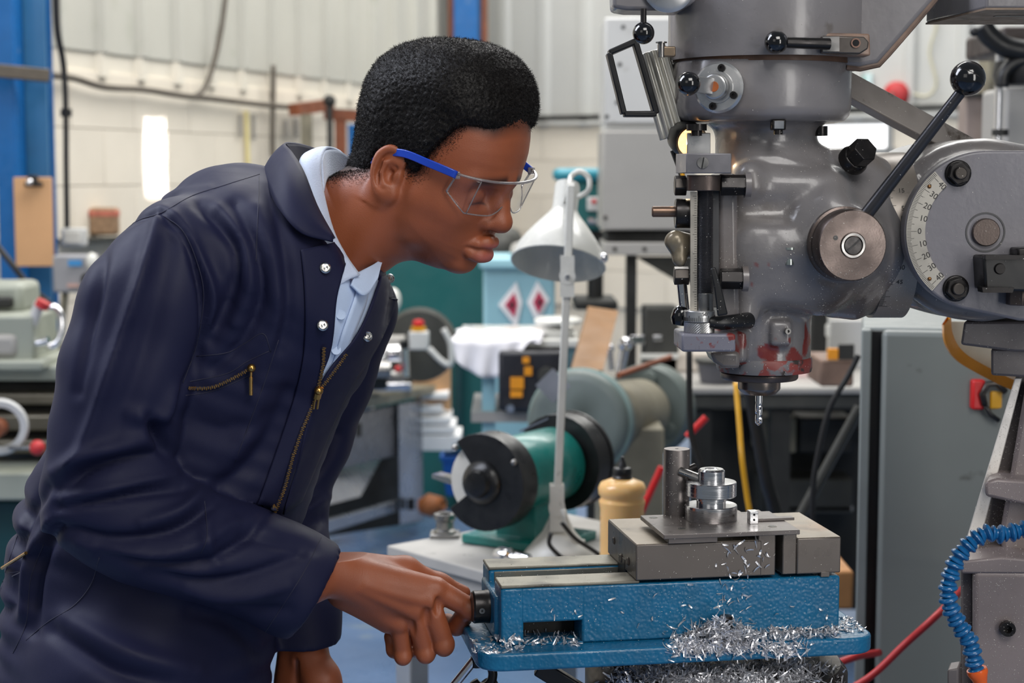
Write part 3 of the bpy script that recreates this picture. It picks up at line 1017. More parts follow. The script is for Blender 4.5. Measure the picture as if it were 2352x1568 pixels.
tb(1348, 452, 1378, 484, 5.9, 0.02, m_panel_lt, 'switch_plate', 0.004)
p = A(1364, 462, 5.9); mk('switch_button', G().cyl(p, p + np.array([0, -0.01, 0]), 0.008), m_red, t)
mk('feed_lever', G().tube([A(1350, 508, 5.88), A(1378, 512, 5.88)], 0.012, 10), m_chrome, t)
p = A(1368, 530, 6.0); mk('pillar', G().cyl((p[0], 6.0, 0.01), p, 0.028), m_dark, t)
tb(1320, 690, 1420, 712, 5.85, 0.3, m_dark, 'drill_table', 0.01)
o = mk('dark_dome', G().lathe([(0.11, 0), (0.105, 0.05), (0.08, 0.1), (0.03, 0.125), (0, 0.13)], A(1150, 585, 7.2), (0, -.3, 1)), m_darkbench, smooth=60); tag(o, 'dark domed machine cover beyond the nose', 'cover')
# ================================================================ grinder table
TZ = 0.81
c0 = np.array([-0.234, 3.12]); e1 = np.array([0.66, -0.75]); e1 /= np.linalg.norm(e1); e2 = np.array([-e1[1], e1[0]])
if e2[1] < 0:
    e2 = -e2
def tq(u, v, z):
    p = c0 + e1 * u + e2 * v
    return np.array([p[0], p[1], z])
t = thing('grinder_table', 'light grey metal work table carrying the bench grinder and lamp', 'table', tq(.3, .23, 0))
mk('table_top', G().prism([tq(0, 0, TZ - .022), tq(.60, 0, TZ - .022), tq(.60, .46, TZ - .022), tq(0, .46, TZ - .022)], (0, 0, .022)), m_benchtop, t, bevel=0.003)
mk('apron', G().prism([tq(.01, .012, TZ - .10), tq(.59, .012, TZ - .10), tq(.59, .03, TZ - .10), tq(.01, .03, TZ - .10)], (0, 0, .076)), m_panel, t, bevel=.002)
mk('apron', G().prism([tq(.012, .03, TZ - .10), tq(.03, .03, TZ - .10), tq(.03, .45, TZ - .10), tq(.012, .45, TZ - .10)], (0, 0, .076)), m_panel, t, bevel=.002)
for u, v in ((.03, .035), (.56, .035), (.03, .42), (.56, .42)):
    p = tq(u, v, 0)
    Rt = Matrix(((e1[0], e2[0], 0), (e1[1], e2[1], 0), (0, 0, 1)))
    mk('leg', G().box((p[0], p[1], (TZ - .1) / 2), (.045, .045, TZ - .1), Rt), m_alu_frame, t, bevel=.003)

# ================================================================ bench grinder
GC, GE = A(1126, 1103, 3.04), A(1300, 1068, 3.27)
gx = (GE - GC) / np.linalg.norm(GE - GC)
gx[2] *= 0.2; gx /= np.linalg.norm(gx)
GL = np.linalg.norm(GE - GC)
GZ = GC[2]
ga = np.array([-gx[1], gx[0], 0.0]); ga /= np.linalg.norm(ga)      # horizontal, across the axle
if ga[0] > 0:
    ga = -ga
gu = np.array([0, 0, 1.0])
t = thing('bench_grinder', 'teal bench grinder with black wheel guards on the grey table', 'grinder', (GC[0] + gx[0] * GL / 2, GC[1] + gx[1] * GL / 2, TZ))
gp = lambda a_, r, along: tuple(GC + gx * along + (ga * math.cos(a_) + gu * math.sin(a_)) * r)
def guard(nm, along, r, wd, a0, a1, mat, hubr, face):
    n = 30
    angs = np.linspace(a0, a1, n)
    rings = []
    for a_ in angs:
        rings.append([gp(a_, r, along), gp(a_, r, along + wd), gp(a_, r - .004, along + wd), gp(a_, r - .004, along + .004), gp(a_, hubr, along + .004), gp(a_, hubr, along)])
    return mk(nm, G().loft(rings), mat, t, smooth=30, bevel=.001)
o_ = guard('wheel_guard', -.028, .089, .05, math.radians(52), math.radians(322), m_blk_paint, .0, -1)
mk('guard_hub', G().lathe([(0.04, -.03), (.037, -.036), (.026, -.041), (.022, -.05), (0, -.052)], GC, gx, 32), m_blk_paint, t, smooth=40)
mk('grinding_wheel', G().lathe([(.015, -.018), (.072, -.02), (.074, -.015), (.074, .012), (.07, .016), (.015, .016)], GC, gx, 40), m_abrasive, t)
mk('tool_rest', G().prism([GC + ga * .075 + gu * -.0 + gx * -.02, GC + ga * .115 + gu * .004 + gx * -.02, GC + ga * .115 + gu * -.004 + gx * -.02, GC + ga * .075 + gu * -.012 + gx * -.02], gx * .03), m_chrome, t)
for a_ in (52, -218 + 360):
    p = np.array(gp(math.radians(a_ + (-6 if a_ == 52 else 6)), .082, -.030)); mk('guard_screw', G().ball(p, .006), m_steel, t)
mk('motor_body', G().lathe([(.05, .022), (.066, .026), (.071, .034), (.071, GL - .05), (.066, GL - .04), (.05, GL - .036)], GC, gx, 40), m_teal_g, t, smooth=40)
p = GC + gx * .10 + (gu * .95 - ga * .0) * .0705
mk('vent_boss', G().lathe([(.0, 0), (.012, 0), (.011, .004), (0, .005)], GC + gx * .105 + np.array([-.012, -.062, .048]) * .93, (-.2, -.8, .6)), m_teal_dk, t)
guard('wheel_guard', GL - .034, .094, .05, 0, math.radians(359.5), m_blk_paint, .0, 1)
mk('guard_rim', G().lathe([(.091, GL + .014), (.096, GL + .014), (.096, GL + .022), (.091, GL + .022)], GC, gx, 40), m_blk_paint, t)
p = GC + gx * (GL - .02) + gu * .085
mk('spark_deflector', G().bar(p + ga * .02, p + ga * .085 - gu * .03, .03, .003), m_galv, t)
bz = TZ
bc = GC + gx * (GL / 2)
rings = []
for h, a_, b_ in ((0, .075, .055), (.014, .075, .055), (.016, .045, .05), (.08, .038, .042), (GZ - .05 - bz, .034, .05)):
    rings.append([tuple(np.array([bc[0], bc[1], bz + h]) + gx * sx * b_ + ga * sy * a_) for sx, sy in ((-1, -1), (1, -1), (1, 1), (-1, 1))])
mk('pedestal_foot', G().loft(rings), m_teal_g, t, bevel=.003)
mk('base_plate', G().loft([[tuple(np.array([bc[0], bc[1], bz + h]) + gx * sx * .085 + ga * sy * .098) for sx, sy in ((-1, -1), (1, -1), (1, 1), (-1, 1))] for h in (0.0005, .018)]), m_teal_g, t, bevel=.003)

# ================================================================ pedestal grinder / old double-disc machine
PC, PE = A(1335, 968, 4.15), A(1488, 940, 4.75)
px_ = (PE - PC); PL = np.linalg.norm(px_); px_ /= PL
t = thing('pedestal_grinder', 'old grey-green pedestal grinder with two round guards behind the lamp', 'grinder', (PC[0], PC[1] + .3, 0))
R1 = .128
mk('disc_guard', G().lathe([(0, -.045), (.1, -.045), (.118, -.04), (R1, -.028), (R1 + .002, .03), (R1 - .01, .045), (.05, .05)], PC, px_, 48), m_pedestal, t, smooth=40)
mk('guard_rim', G().lathe([(R1, -.022), (R1 + .006, -.018), (R1 + .006, -.002), (R1, 0)], PC, px_, 48), M('pale_green_edge', (120, 142, 138), .5, var=.1), t)
mk('motor_body', G().lathe([(.06, .05), (.088, .06), (.09, .1), (.09, PL - .1), (.08, PL - .06), (.05, PL - .05)], PC, px_, 40), m_olive, t, smooth=40)
mk('disc_guard', G().lathe([(.04, -.05), (.12, -.045), (.128, -.03), (.132, .03), (.12, .05), (0, .05)], PE, px_, 48), m_pedestal, t, smooth=40)
pa = np.array([-px_[1], px_[0], 0])
pa = pa if pa[0] < 0 else -pa
for a_ in (100, -10, 215):
    p = PE - px_ * .05 + (pa * math.cos(math.radians(a_)) + gu * math.sin(math.radians(a_))) * .09
    mk('guard_boss', G().lathe([(.0, -.012), (.012, -.012), (.02, -.01), (.022, .004)], p, px_, 20), m_pedestal, t)
mk('spark_flap', G().bar(A(1250, 905, 4.05), A(1290, 866, 4.05), .06, .005, up=(0, -1, .2)), m_galv, t)
mk('eye_shield_bracket', G().tube([A(1420, 862, 4.3), A(1540, 820, 4.5)], .008, 8), m_rust, t)
mk('pedestal', G().loft([[(PC[0] + .14 + sx * w_, 4.45 + sy * w_, h) for sx, sy in ((-1, -1), (1, -1), (1, 1), (-1, 1))] for w_, h in ((.16, 0), (.16, .03), (.09, .06), (.085, PC[2] - .05))]), m_olive, t, bevel=.006)
o = mk('timber_offcut', G().prism([A(1352, 706, 4.7), A(1420, 716, 4.7), A(1385, 850, 4.3), A(1312, 850, 4.3)], (.0, .05, .0)), M('brown_stained_board', (128, 92, 54), .6, var=.2, vs=9))
tag(o, 'brown stained board leaning upright behind the round grinder guard', 'board')
for a_, b_, r, lb_ in (((1424, 860), (1436, 790), .013, 'chrome clamp rod leaning behind the grinder guards'), ((1405, 850), (1400, 800), .009, 'short chrome rod beside the brown board')):
    t = thing('clamp_rod', lb_, 'rod', A(a_[0], a_[1], 4.7))
    mk('rod', G().tube([A(a_[0], a_[1], 4.7), A(b_[0], b_[1], 4.7)], r, 12), m_chrome, t)
    mk('rod_head', G().ball(A(b_[0], b_[1], 4.7), r * 1.6), m_chrome, t)

# ================================================================ anglepoise lamp
LDP = 3.03
lb0 = np.array([A(1283, 1290, LDP)[0], LDP, TZ])
t = thing('desk_lamp', 'white jointed desk lamp with bell shade standing on the grey table', 'lamp', lb0)
mk('lamp_base', G().lathe([(.062, 0), (.062, .008), (.05, .022), (.03, .045), (.018, .07), (.014, .085), (0, .085)], lb0 + np.array([0, 0, .0005]), (0, 0, 1), 32), m_whitearm, t, smooth=50)
j0, j1, j2 = A(1279, 1165, LDP - .02), A(1303, 634, LDP - .06), A(1311, 425, LDP - .05)
mk('lower_arm', G().bar(j0, j1, .014, .014, up=(0, -1, 0)), m_whitearm, t, bevel=.002)
mk('upper_arm', G().bar(j1, j2, .014, .014, up=(0, -1, 0)), m_lampwhite, t, bevel=.002)
pstem = lb0 + np.array([0, 0, .08])
mk('stem', G().cyl(pstem, j0, .007), m_whitearm, t)
def joint(c, L, wd):
    g_ = G()
    for dy in (-.013, .009):
        g_.lathe([(0, -.0008), (wd, -.0008), (wd, .0048), (0, .0048)], V(c) + V((0, dy, 0)), (0, 1, 0), 20)
        for k_ in (-1, 1):
            g_.box(V(c) + V((0, dy + .002, k_ * L * .3)), (wd * 1.7, .004, L * .6))
    return g_
mk('lower_joint', joint(j0, .07, .015), m_whitearm, t)
mk('elbow_joint', joint(j1, .06, .014), m_lampwhite, t)
mk('joint_bolt', G().cyl(j1 + np.array([0, -.02, 0]), j1 + np.array([0, .02, 0]), .004), m_chrome, t)
sc_, sa = A(1282, 606, LDP + .03), V((-.12, -.42, -.90)).normalized()
top = V(sc_) - sa * .135
Rm = .0865
prof = [(.0, -.012), (.021, -.012), (.023, -.006), (.023, .04), (.03, .052), (.048, .075), (.066, .1), (.079, .122), (Rm, .147), (Rm - .002, .148),
        (.076, .122), (.063, .1), (.045, .077), (.027, .054), (.019, .042), (0, .042)]
mk('shade', G().lathe(prof, V(sc_) - sa * .147, sa, 48), m_lampwhite, t, smooth=50)
mk('bulb', G().lathe([(0, .10), (.012, .095), (.022, .08), (.018, .062), (.01, .045), (0, .045)], V(sc_) - sa * .147, sa, 24), M('frosted_bulb', (225, 225, 222), .3, var=0), t)
mk('shade_bracket', G().bar(j2, V(sc_) - sa * .12, .012, .01), m_lampwhite, t)
mk('shade_knob', G().ball(A(1386, 592, LDP), .009), m_chrome, t)
mk('cord', G().tube([A(1308, 430, LDP - .03), A(1312, 405, LDP), A(1332, 394, LDP), A(1352, 408, LDP), A(1352, 436, LDP), A(1330, 452, LDP + .03)], .005, 10, smooth=6), m_lampwhite, t, smooth=180)
mk('spring', G().tube([j0 + np.array([.01, -.016, 0]), j0 + np.array([.03, -.01, -.06]), lb0 + np.array([.045, -.01, .03])], .004, 8, smooth=4), m_whitearm, t, smooth=180)
for (pts, lb_) in (([(1265, 1225), (1262, 1250), (1285, 1276), (1300, 1285)], 'black flex looping over the lamp base'), ([(1290, 1200), (1320, 1235), (1360, 1262), (1385, 1280)], 'dark flex trailing over the table behind the lamp')):
    n_ = len(pts)
    cable('lamp_flex', [A(x, y, LDP - .075 + .005 * i) for i, (x, y) in enumerate(pts)], .004, m_black, lb_)
# small things on the table
c = A(1022, 1236, 3.2)
c[2] = TZ
t = thing('steel_collar', 'small dirty steel collar standing on the table corner', 'collar', c)
mk('ring', G().lathe([(.012, 0), (.022, 0), (.022, .012), (.017, .016), (.017, .03), (.021, .034), (.021, .044), (.012, .044)], c, (0, 0, 1), 24), m_steel, t)
mk('foot', G().box(c + np.array([.0, 0, .004]), (.056, .05, .008)), m_steel, t, bevel=.002)
c = A(1162, 1275, 2.95); c[2] = TZ + .018
t = thing('chrome_fitting', 'shiny chrome pipe fitting lying on the table edge behind the vise', 'fitting', (c[0], c[1], TZ))
mk('dome', G().lathe([(0, -.025), (.012, -.02), (.017, -.008), (.017, .006), (.01, .012), (.01, .02), (.014, .022), (.014, .034), (0, .034)], c, (.8, -.5, -.1), 24), m_chrome, t, smooth=40)
mk('nut', G().nut(c + np.array([.03, -.018, -.004]), (.8, -.5, -.1), .015, .012), m_chrome, t)

# ================================================================ bottle behind the vise
bd = 2.80
c = np.array([A(1429, 1130, bd)[0], bd, TZ])
m_bottle = M('oily_translucent_plastic', (236, 188, 120), .35, var=.06, vs=14, coat=.2, sss=.4)
t = thing('oil_bottle', 'yellowed plastic oil bottle with black nozzle cap behind the vise', 'bottle', c)
zb = A(1429, 1104, bd)[2]
k = s(bd)
mk('bottle_body', G().lathe([(0, 0), (46 * k, 0), (51 * k, 4 * k), (51 * k, zb - TZ - 64 * k), (54 * k, zb - TZ - 50 * k), (54 * k, zb - TZ - 46 * k), (50 * k, zb - TZ - 42 * k), (50 * k, zb - TZ - 36 * k),
                            (55 * k, zb - TZ - 30 * k), (56 * k, zb - TZ - 16 * k), (50 * k, zb - TZ - 4 * k), (30 * k, zb - TZ + 4 * k), (24 * k, zb - TZ + 6 * k), (0, zb - TZ + 6 * k)], c, (0, 0, 1), 48), m_bottle, t, smooth=50)
cz = c + np.array([0, 0, zb - TZ + 5 * k])
mk('cap', G().lathe([(0, 0), (22 * k, 0), (24 * k, 4 * k), (21 * k, 8 * k), (22 * k, 12 * k), (22 * k, 22 * k), (20 * k, 26 * k), (11 * k, 28 * k), (8 * k, 38 * k), (4 * k, 46 * k), (4 * k, 52 * k), (0, 53 * k)], cz, (0, 0, 1), 32), m_black, t, smooth=40)

# ================================================================ benches and clutter beyond the mill
t = thing('dark_workbench', 'long dark steel workbench beyond the vise and drill bit', 'workbench', (A(1780, 1300, 5.1)[0], 5.3, 0))
tb(1480, 890, 2100, 905, 5.0, .6, m_panel, 'bench_top', .004)
tb(1580, 906, 2100, 938, 5.02, .5, m_darkbench, 'bench_apron', .004)
tb(1600, 938, 2100, 1400, 5.5, .05, m_dark, 'back_board', .004)
for x in (1610, 1790, 2050):
    p = A(x, 938, 5.1); mk('leg', G().box((p[0], 5.1, p[2] / 2), (.06, .06, p[2])), m_dark, t)
for x0, y0, x1, y1, mt, nm in ((1740, 960, 1830, 1040, m_olive, 'drawer'), (1835, 960, 1960, 1040, m_dark, 'drawer'), (1745, 1100, 1960, 1180, m_darkbench, 'shelf_box'), (1790, 1160, 1960, 1176, m_panel, 'shelf_edge')):
    tb(x0, y0, x1, y1, 5.3, .15, mt, nm, .006)
ZB = A(1700, 890, 5.0)[2] + .001
c = A(1648, 885, 5.12); c[2] = ZB
t = thing('grey_pot', 'dark grey plastic tub with a wide rim on the workbench', 'tub', c)
mk('tub_wall', G().lathe([(.0, 0), (.052, 0), (.064, .062), (.06, .062), (.050, .006), (0, .006)], c), M('slate_plastic', (84, 84, 90), .5, var=.05), t, smooth=30)
mk('rim', G().lathe([(.062, .06), (.071, .062), (.071, .072), (.060, .072)], c), m_darkbench, t)
def item(nm, lb_, cat, x0, y0, x1, y1, d, dep, mat, extra=None, bev=.006, **kw):
    a, b = A(x0, y1, d), A(x1, y0, d)
    if d > 5:
        a[2] = ZB
    tt = thing(nm, lb_, cat, ((a[0] + b[0]) / 2, d + dep / 2, a[2]), **kw)
    mk('body', G().box(((a[0] + b[0]) / 2, d + dep / 2, (a[2] + b[2]) / 2), (b[0] - a[0], dep, b[2] - a[2])), mat, tt, bevel=bev)
    if extra:
        for (ex0, ey0, ex1, ey1, em, en) in extra:
            a, b = A(ex0, ey1, d - .004), A(ex1, ey0, d - .004)
            mk(en, G().box((a + b) / 2, (b[0] - a[0], .012, b[2] - a[2])), em, tt, bevel=.002)
    return tt
item('steel_box', 'worn brown steel box on the workbench beside the cabinet', 'box', 1884, 826, 1962, 888, 4.3, .2, M('brown_box', (120, 96, 82), .6, var=.2), [(1900, 800, 1925, 826, m_orange_label, 'yellow_block'), (1925, 790, 1962, 826, m_dark, 'dark_block')])
item('pink_sheet', 'pale pink paper sheet standing on the bench behind the quill', 'paper', 1810, 838, 1868, 892, 5.25, .004, M('pale_pink_paper', (246, 214, 210), .7, var=.02), None, .001)
item('white_board', 'white panel behind the bench between quill and cabinet', 'panel', 1905, 735, 2110, 790, 5.5, .03, m_panel_lt, [(2060, 736, 2100, 752, m_dullred, 'red_tab')], .003)
item('pale_box', 'pale beige panel standing on the bench left of the quill', 'panel', 1500, 810, 1640, 888, 5.4, .05, M('beige_panel', (206, 196, 182), .6, var=.05), [(1470, 812, 1560, 824, m_white, 'white_edge')])
item('grey_vice', 'grey machine block on the far bench left of the quill', 'machine', 1480, 706, 1560, 800, 5.4, .15, m_darkbench, [(1500, 770, 1520, 782, m_chrome, 'chrome_nut'), (1448, 770, 1480, 790, m_chrome, 'spindle')])
item('grey_pillar', 'dark grey post rising behind the quill of the mill', 'post', 1862, 700, 1902, 890, 5.4, .05, m_dark, [(1896, 745, 1908, 772, m_white, 'bright_edge')])
cable('yellow_hose', [A(1690, 880, 3.3), A(1697, 960, 3.25), A(1704, 1050, 3.2), A(1716, 1140, 3.2), A(1728, 1220, 3.2), A(1740, 1400, 3.2)], .0055, m_yellow, 'yellow hose hanging behind the drill bit')
cable('black_hose', [A(1722, 890, 3.4), A(1738, 980, 3.4), A(1760, 1100, 3.4), A(1785, 1200, 3.4), A(1800, 1400, 3.4)], .014, m_black, 'thick black hose hanging beside the yellow hose')
cable('black_flex', [A(1972, 815, 3.4), A(1950, 860, 3.4), A(1905, 940, 3.4), A(1878, 1050, 3.4), A(1868, 1120, 3.4), A(1866, 1230, 3.4), A(1866, 1400, 3.4)], .006, m_rubber, 'thin black flex curving down beside the grey cabinet')
o = mk('steel_strut', G().tube([A(1975, 935, 3.6), A(1822, 1215, 3.6), A(1384, 2020, 3.6)], .012, 10), m_darkbench); tag(o, 'dark diagonal steel strut behind the vise jaws', 'strut')
o = mk('grey_flex', G().tube([A(1583, 800, 3.2), A(1584, 930, 3.2), A(1590, 1010, 3.2), A(1612, 1075, 3.2)], .006, 10, smooth=6), m_rubber, smooth=180); tag(o, 'dark flex hanging beneath the feed screw bracket', 'cable')
for p_, q__, lb_ in (((1488, 1142), (1520, 1072), 'red bar tip behind the round steel post'), ((1578, 1003), (1622, 958), 'red bar end high beneath the old grinder')):
    o = mk('red_bar', G().tube([A(*q__, 3.6), A(*p_, 3.6)] + ([A(1086, 2020, 3.6)] if p_[0] < 1500 else []), .008, 10), m_red); tag(o, lb_, 'bar')
cable('red_hose', [A(1870, 1620, 2.5), A(1990, 1560, 2.5), A(2080, 1478, 2.5), A(2165, 1400, 2.5), A(2260, 1300, 2.79)], .0055, m_dullred, 'red hose running up behind the milling column')
cable('red_pipe', [A(1750, 2560, 2.72), A(1860, 1600, 2.7), A(1895, 1540, 2.7), A(1960, 1510, 2.7), A(2020, 1498, 2.75)], .006, m_dullred, 'short red pipe low beside the grey cabinet')
item('cardboard_box', 'brown cardboard box on the floor side of the cabinet', 'box', 1900, 1312, 1962, 1400, 3.3, .2, M('brown_card', (186, 132, 82), .7, var=.1))

# ================================================================ tall grey-green cabinet
cd = 2.85
ck = A(1968, 1400, cd)
CAa = math.radians(-11.5)
t = thing('grey_cabinet', 'large grey-green machine cabinet with rounded black door gap', 'cabinet', (ck[0], cd, 0))
t.rotation_euler = (0, 0, CAa)
chh = A(1984, 752, cd)[2]
def cb(nm, x0, x1, y0, y1, z0, z1, mat, bev=.005):
    o_ = mk(nm, G().box((ck[0] + (x0 + x1) / 2, cd + (y0 + y1) / 2, (z0 + z1) / 2), (x1 - x0, y1 - y0, z1 - z0)), mat, t, bevel=bev)
    return o_
cb('cabinet_body', 0, .40, .012, .46, .001, chh, m_cab_lt)
cb('edge_flange', -.002, .015, -.02, .02, .001, chh - .002, m_cab_lt, .003)
cb('door_gap', .013, .034, .004, .012, .02, chh - .006, m_black, .001)
cb('door', .032, .40, -.02, .013, .001, chh - .003, m_cab, .009)
# lockout tag on the cabinet
c = A(2245, 905, 2.79)
t = thing('red_lockout', 'red plastic lockout block on a black hasp', 'lock', A(2245, 945, 2.79))
mk('tag_block', G().box(c, (.022, .02, .05)), m_red, t, bevel=.004)
mk('hasp', G().tube([A(2262, 930, 2.775), A(2256, 905, 2.775), A(2268, 882, 2.775), A(2290, 880, 2.775), A(2310, 900, 2.775)], .0055, 8), m_dksteel, t, smooth=180)
mk('yellow_insert', G().box(A(2288, 918, 2.79), (.022, .01, .03)), m_yellow, t, bevel=.003)
mk('lead', G().tube([A(2262, 930, 2.775), A(2275, 952, 2.775), A(2295, 966, 2.775)], .004, 8), m_black, t, smooth=180)

# ================================================================ machine shapes at the far right top
t = thing('far_drill', 'dark pillar drill with a chrome rod and knob at the far wall', 'drill', (A(2300, 500, 3.8)[0], 3.9, 0))
tb(2300, 60, 2480, 120, 3.7, .3, M('rusty_dark', (52, 40, 36), .5, var=.2), 'drill_head', .01)
mk('belt_guard', G().tube([A(2255, 58, 3.6), A(2275, 85, 3.6), A(2310, 108, 3.6), A(2360, 118, 3.6), A(2420, 120, 3.6)], .022, 12, smooth=5), m_black, t, smooth=180)
mk('chuck_cover', G().lathe([(0, 0), (.06, 0), (.065, .02), (.062, .05), (0, .06)], A(2352, 196, 3.65), (0, 0, 1)), m_black, t)
mk('lower_guard', G().tube([A(2302, 200, 3.6), A(2306, 170, 3.6), A(2330, 146, 3.6), A(2380, 132, 3.6)], .014, 10, smooth=5), m_black, t, smooth=180)
p = A(2296, 118, 3.75); mk('chrome_rod', G().cyl((p[0], 3.75, 1.2), (p[0], 3.75, p[2]), .009), m_chrome, t)
p = A(2297, 312, 3.74); mk('rod_clamp', G().cyl(p, p + np.array([0, 0, .014]), .018), m_dark, t)
mk('lever_arm', G().tube([A(2262, 68, 3.6), A(2240, 72, 3.6)], .004, 8), m_dark, t)
mk('lever_knob', G().ball(A(2238, 73, 3.6), .010), m_black, t)
tb(2306, 200, 2480, 348, 3.9, .2, m_panel, 'back_panel', .01, z0=0)
t = thing('brown_post', 'grey-brown steel post between the ball lever and the far drill', 'post', (A(2230, 330, 5.6)[0], 5.6, 0))
tb(2214, 218, 2264, 400, 5.55, .1, M('mauve_brown', (140, 126, 120), .5, var=.1), 'front_face', .006, z0=0)
tb(2262, 60, 2290, 400, 5.5, .12, m_olive, 'side_face', .006, z0=0)
mk('cross_tie', G().box(A(2235, 218, 5.54), (.08, .03, .012)), m_dark, t)
# ================================================================ milling machine
m_mill = M('mill_grey_paint', (120, 117, 119), .32, var=.08, vs=9, coat=.35, bump=.0006, bs=55,
           spots=[((98, 86, 77), 6, .56, .22), ((86, 80, 74), 22, .68, .1), ((110, 48, 44), 17, .76, .015)])
m_mill_chip = M('mill_chipped_paint', (114, 111, 112), .32, var=.10, vs=12, coat=.3, bump=.001, bs=60,
                spots=[((98, 88, 78), 9, .54, .2), ((60, 54, 50), 34, .70, .06)],
                attr=[('grime', (62, 48, 36)), ('bare', (112, 44, 40))])
m_mill_rim = M('red_primer_rim', (120, 52, 48), .5, var=.2, vs=30, spots=[((104, 104, 108), 40, .5, .04), ((50, 44, 42), 60, .6, .06)])
m_plate = M('mill_plate_paint', (114, 112, 118), .42, var=.05, vs=10, bump=.0003, bs=120, spots=[((160, 158, 162), 80, .74, .03)])
m_scale = M('etched_scale_plate', (168, 164, 156), .35, .5, var=.06, vs=14)
m_scale_dk = M('oiled_scale_band', (140, 132, 124), .36, .35, var=.14, vs=10, spots=[((104, 90, 76), 7, .52, .2)])
m_ink = M('black_ink', (34, 32, 32), .5, var=0, rvar=0)
m_brightcast = M('satin_aluminium', (190, 190, 190), .3, .85, var=.08, vs=20)
m_blackened = M('blackened_bolt', (46, 44, 44), .32, .7, var=.15, vs=40)
m_knob = M('black_ball_knob', (10, 10, 13), .1, var=0, rvar=.02, coat=.6)
m_hub = M('brown_black_steel', (92, 82, 78), .34, .75, var=.08, vs=16, bump=.0001, bs=500)
m_rusty = M('rust_spot', (158, 84, 40), .7, var=.2, vs=60)
m_under = M('grimy_underside', (126, 108, 92), .6, var=.25, vs=40, spots=[((50, 44, 40), 50, .62, .06)])
m_dkgrey = M('dark_grey_paint', (66, 66, 68), .45, var=.1)
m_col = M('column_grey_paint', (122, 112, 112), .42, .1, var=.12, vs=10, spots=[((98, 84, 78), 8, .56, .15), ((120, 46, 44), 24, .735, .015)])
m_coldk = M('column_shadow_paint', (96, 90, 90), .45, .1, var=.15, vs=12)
m_way = M('dusty_dovetail', (228, 223, 217), .45, .3, var=.12, vs=30, spots=[((150, 140, 130), 50, .66, .08)])

DM = 1.90
Q = lambda px, py, dd=0.0: A(px, py, DM + dd)
KP = s(DM)
mill = thing('milling_machine', 'grey turret milling machine with spindle head over the blue vise', 'milling machine', (Q(1900, 1500)[0], 2.2, 0))
def P_(nm, g, mat, **kw):
    return mk(nm, g, mat, mill, **kw)
def vc(px, py0, py1, r, dd=0.0, prof=None, n=56):
    """vertical turned piece on the axis through (px, mid)"""
    a, b = Q(px, py1, dd), Q(px, py0, dd)
    b = np.array([a[0], a[1], b[2]])
    return a, b

# upper housing, drum
AX = 1752
a, b = vc(AX, -90, 131, 0)
b[2] = Q(AX, -90, -.1)[2]; a[2] = Q(AX, 128, -.104)[2]
H = b[2] - a[2]
P_('upper_housing', G().lathe([(.0, .004), (.1, .004), (.108, .001), (.1085, .004), (.1085, H), (0, H)], a + np.array([.004, 0, 0]), (0, 0, 1), 64), m_mill, smooth=40)
za, zb = Q(AX, 277, -.097)[2], a[2] - .001
P_('seam_ring', G().cyl((a[0], a[1], zb - .003), (a[0], a[1], zb + .005), .0995, n=64), M('rusty_seam', (92, 66, 50), .6, var=.3, vs=40), smooth=40)
Hd = zb - za
P_('drive_drum', G().lathe([(0, 0), (.082, 0), (.092, .002), (.097, .008), (.099, .016), (.099, Hd - .002), (.098, Hd), (0, Hd)], (a[0] - .002, a[1], za), (0, 0, 1), 64), m_mill, smooth=40)
# belt guard wing to the rear right
out = [(1938, 30), (1938, 152), (1975, 156), (2018, 147), (2040, 122), (2150, -4), (2190, -60), (1938, -60)]
P_('belt_guard', G().prism([Q(x, y, -.055) for x, y in out], (.0, .20, 0)), m_mill, bevel=.006, seg=3)
P_('guard_rim', G().tube([Q(x, y, -.050) for x, y in ((1944, 154), (1975, 157), (2018, 148), (2040, 124), (2100, 55), (2150, -4))], .0035, 8), M('rusty_edge', (112, 92, 80), .6, var=.3, vs=50))
# motor plate at the very top right
mq = [A(2264, 20, 1.80), A(2460, 20, 1.80), A(2460, 54, 1.975), A(2126, 52, 1.975)]
for q_ in mq:
    q_[2] = mq[0][2]
P_('motor_base', G().prism(mq, (0, 0, .14)), m_mill, bevel=.003)
P_('base_underside', G().prism([q_ + np.array([0, 0, -.0012]) for q_ in mq], (0, 0, .002)), m_under)
c = (mq[0] + mq[2]) / 2; P_('slot_hole', G().box((c[0] - .02, c[1] - .02, c[2] - .0012), (.05, .012, .001)), m_black)
# hinged bracket and round cover at the top left
P_('cover_bracket', G().prism([Q(1406, -40, -.09), Q(1600, -40, -.09), Q(1600, 2, -.09), Q(1560, 24, -.09), Q(1440, 23, -.09), Q(1408, 18, -.09)], (0, .06, 0)), m_mill, bevel=.004)
c = Q(1535, -30, -.092)
P_('round_cover', G().lathe([(0, .0), (.027, 0), (.027, .004), (.022, .007), (0, .008)], c, (0, -1, 0), 40), m_brightcast, smooth=40)
def ball_lever(nm, p0, p1, rb, rr, dd0=0., dd1=0., mat=None, r2=None, neck=True):
    a_, b_ = Q(p0[0], p0[1], dd0), Q(p1[0], p1[1], dd1)
    o1 = P_(nm, G().tube([a_, b_], [rr if r2 is None else r2, rr], 14), mat or m_blackened, smooth=40)
    d_ = (V(b_) - V(a_)).normalized()
    kb = mk('ball_knob', G().ball(b_, rb, d_, 32), m_knob, o1, smooth=180)
    return o1
ball_lever('small_lever', (1478, 20), (1478, 76), 25 * KP * .95, .0032, -.10, -.10)
ball_lever('clamp_lever', (1905, 101), (1783, 97), 27 * KP * .93, .0055, -.115, -.125, r2=.006)
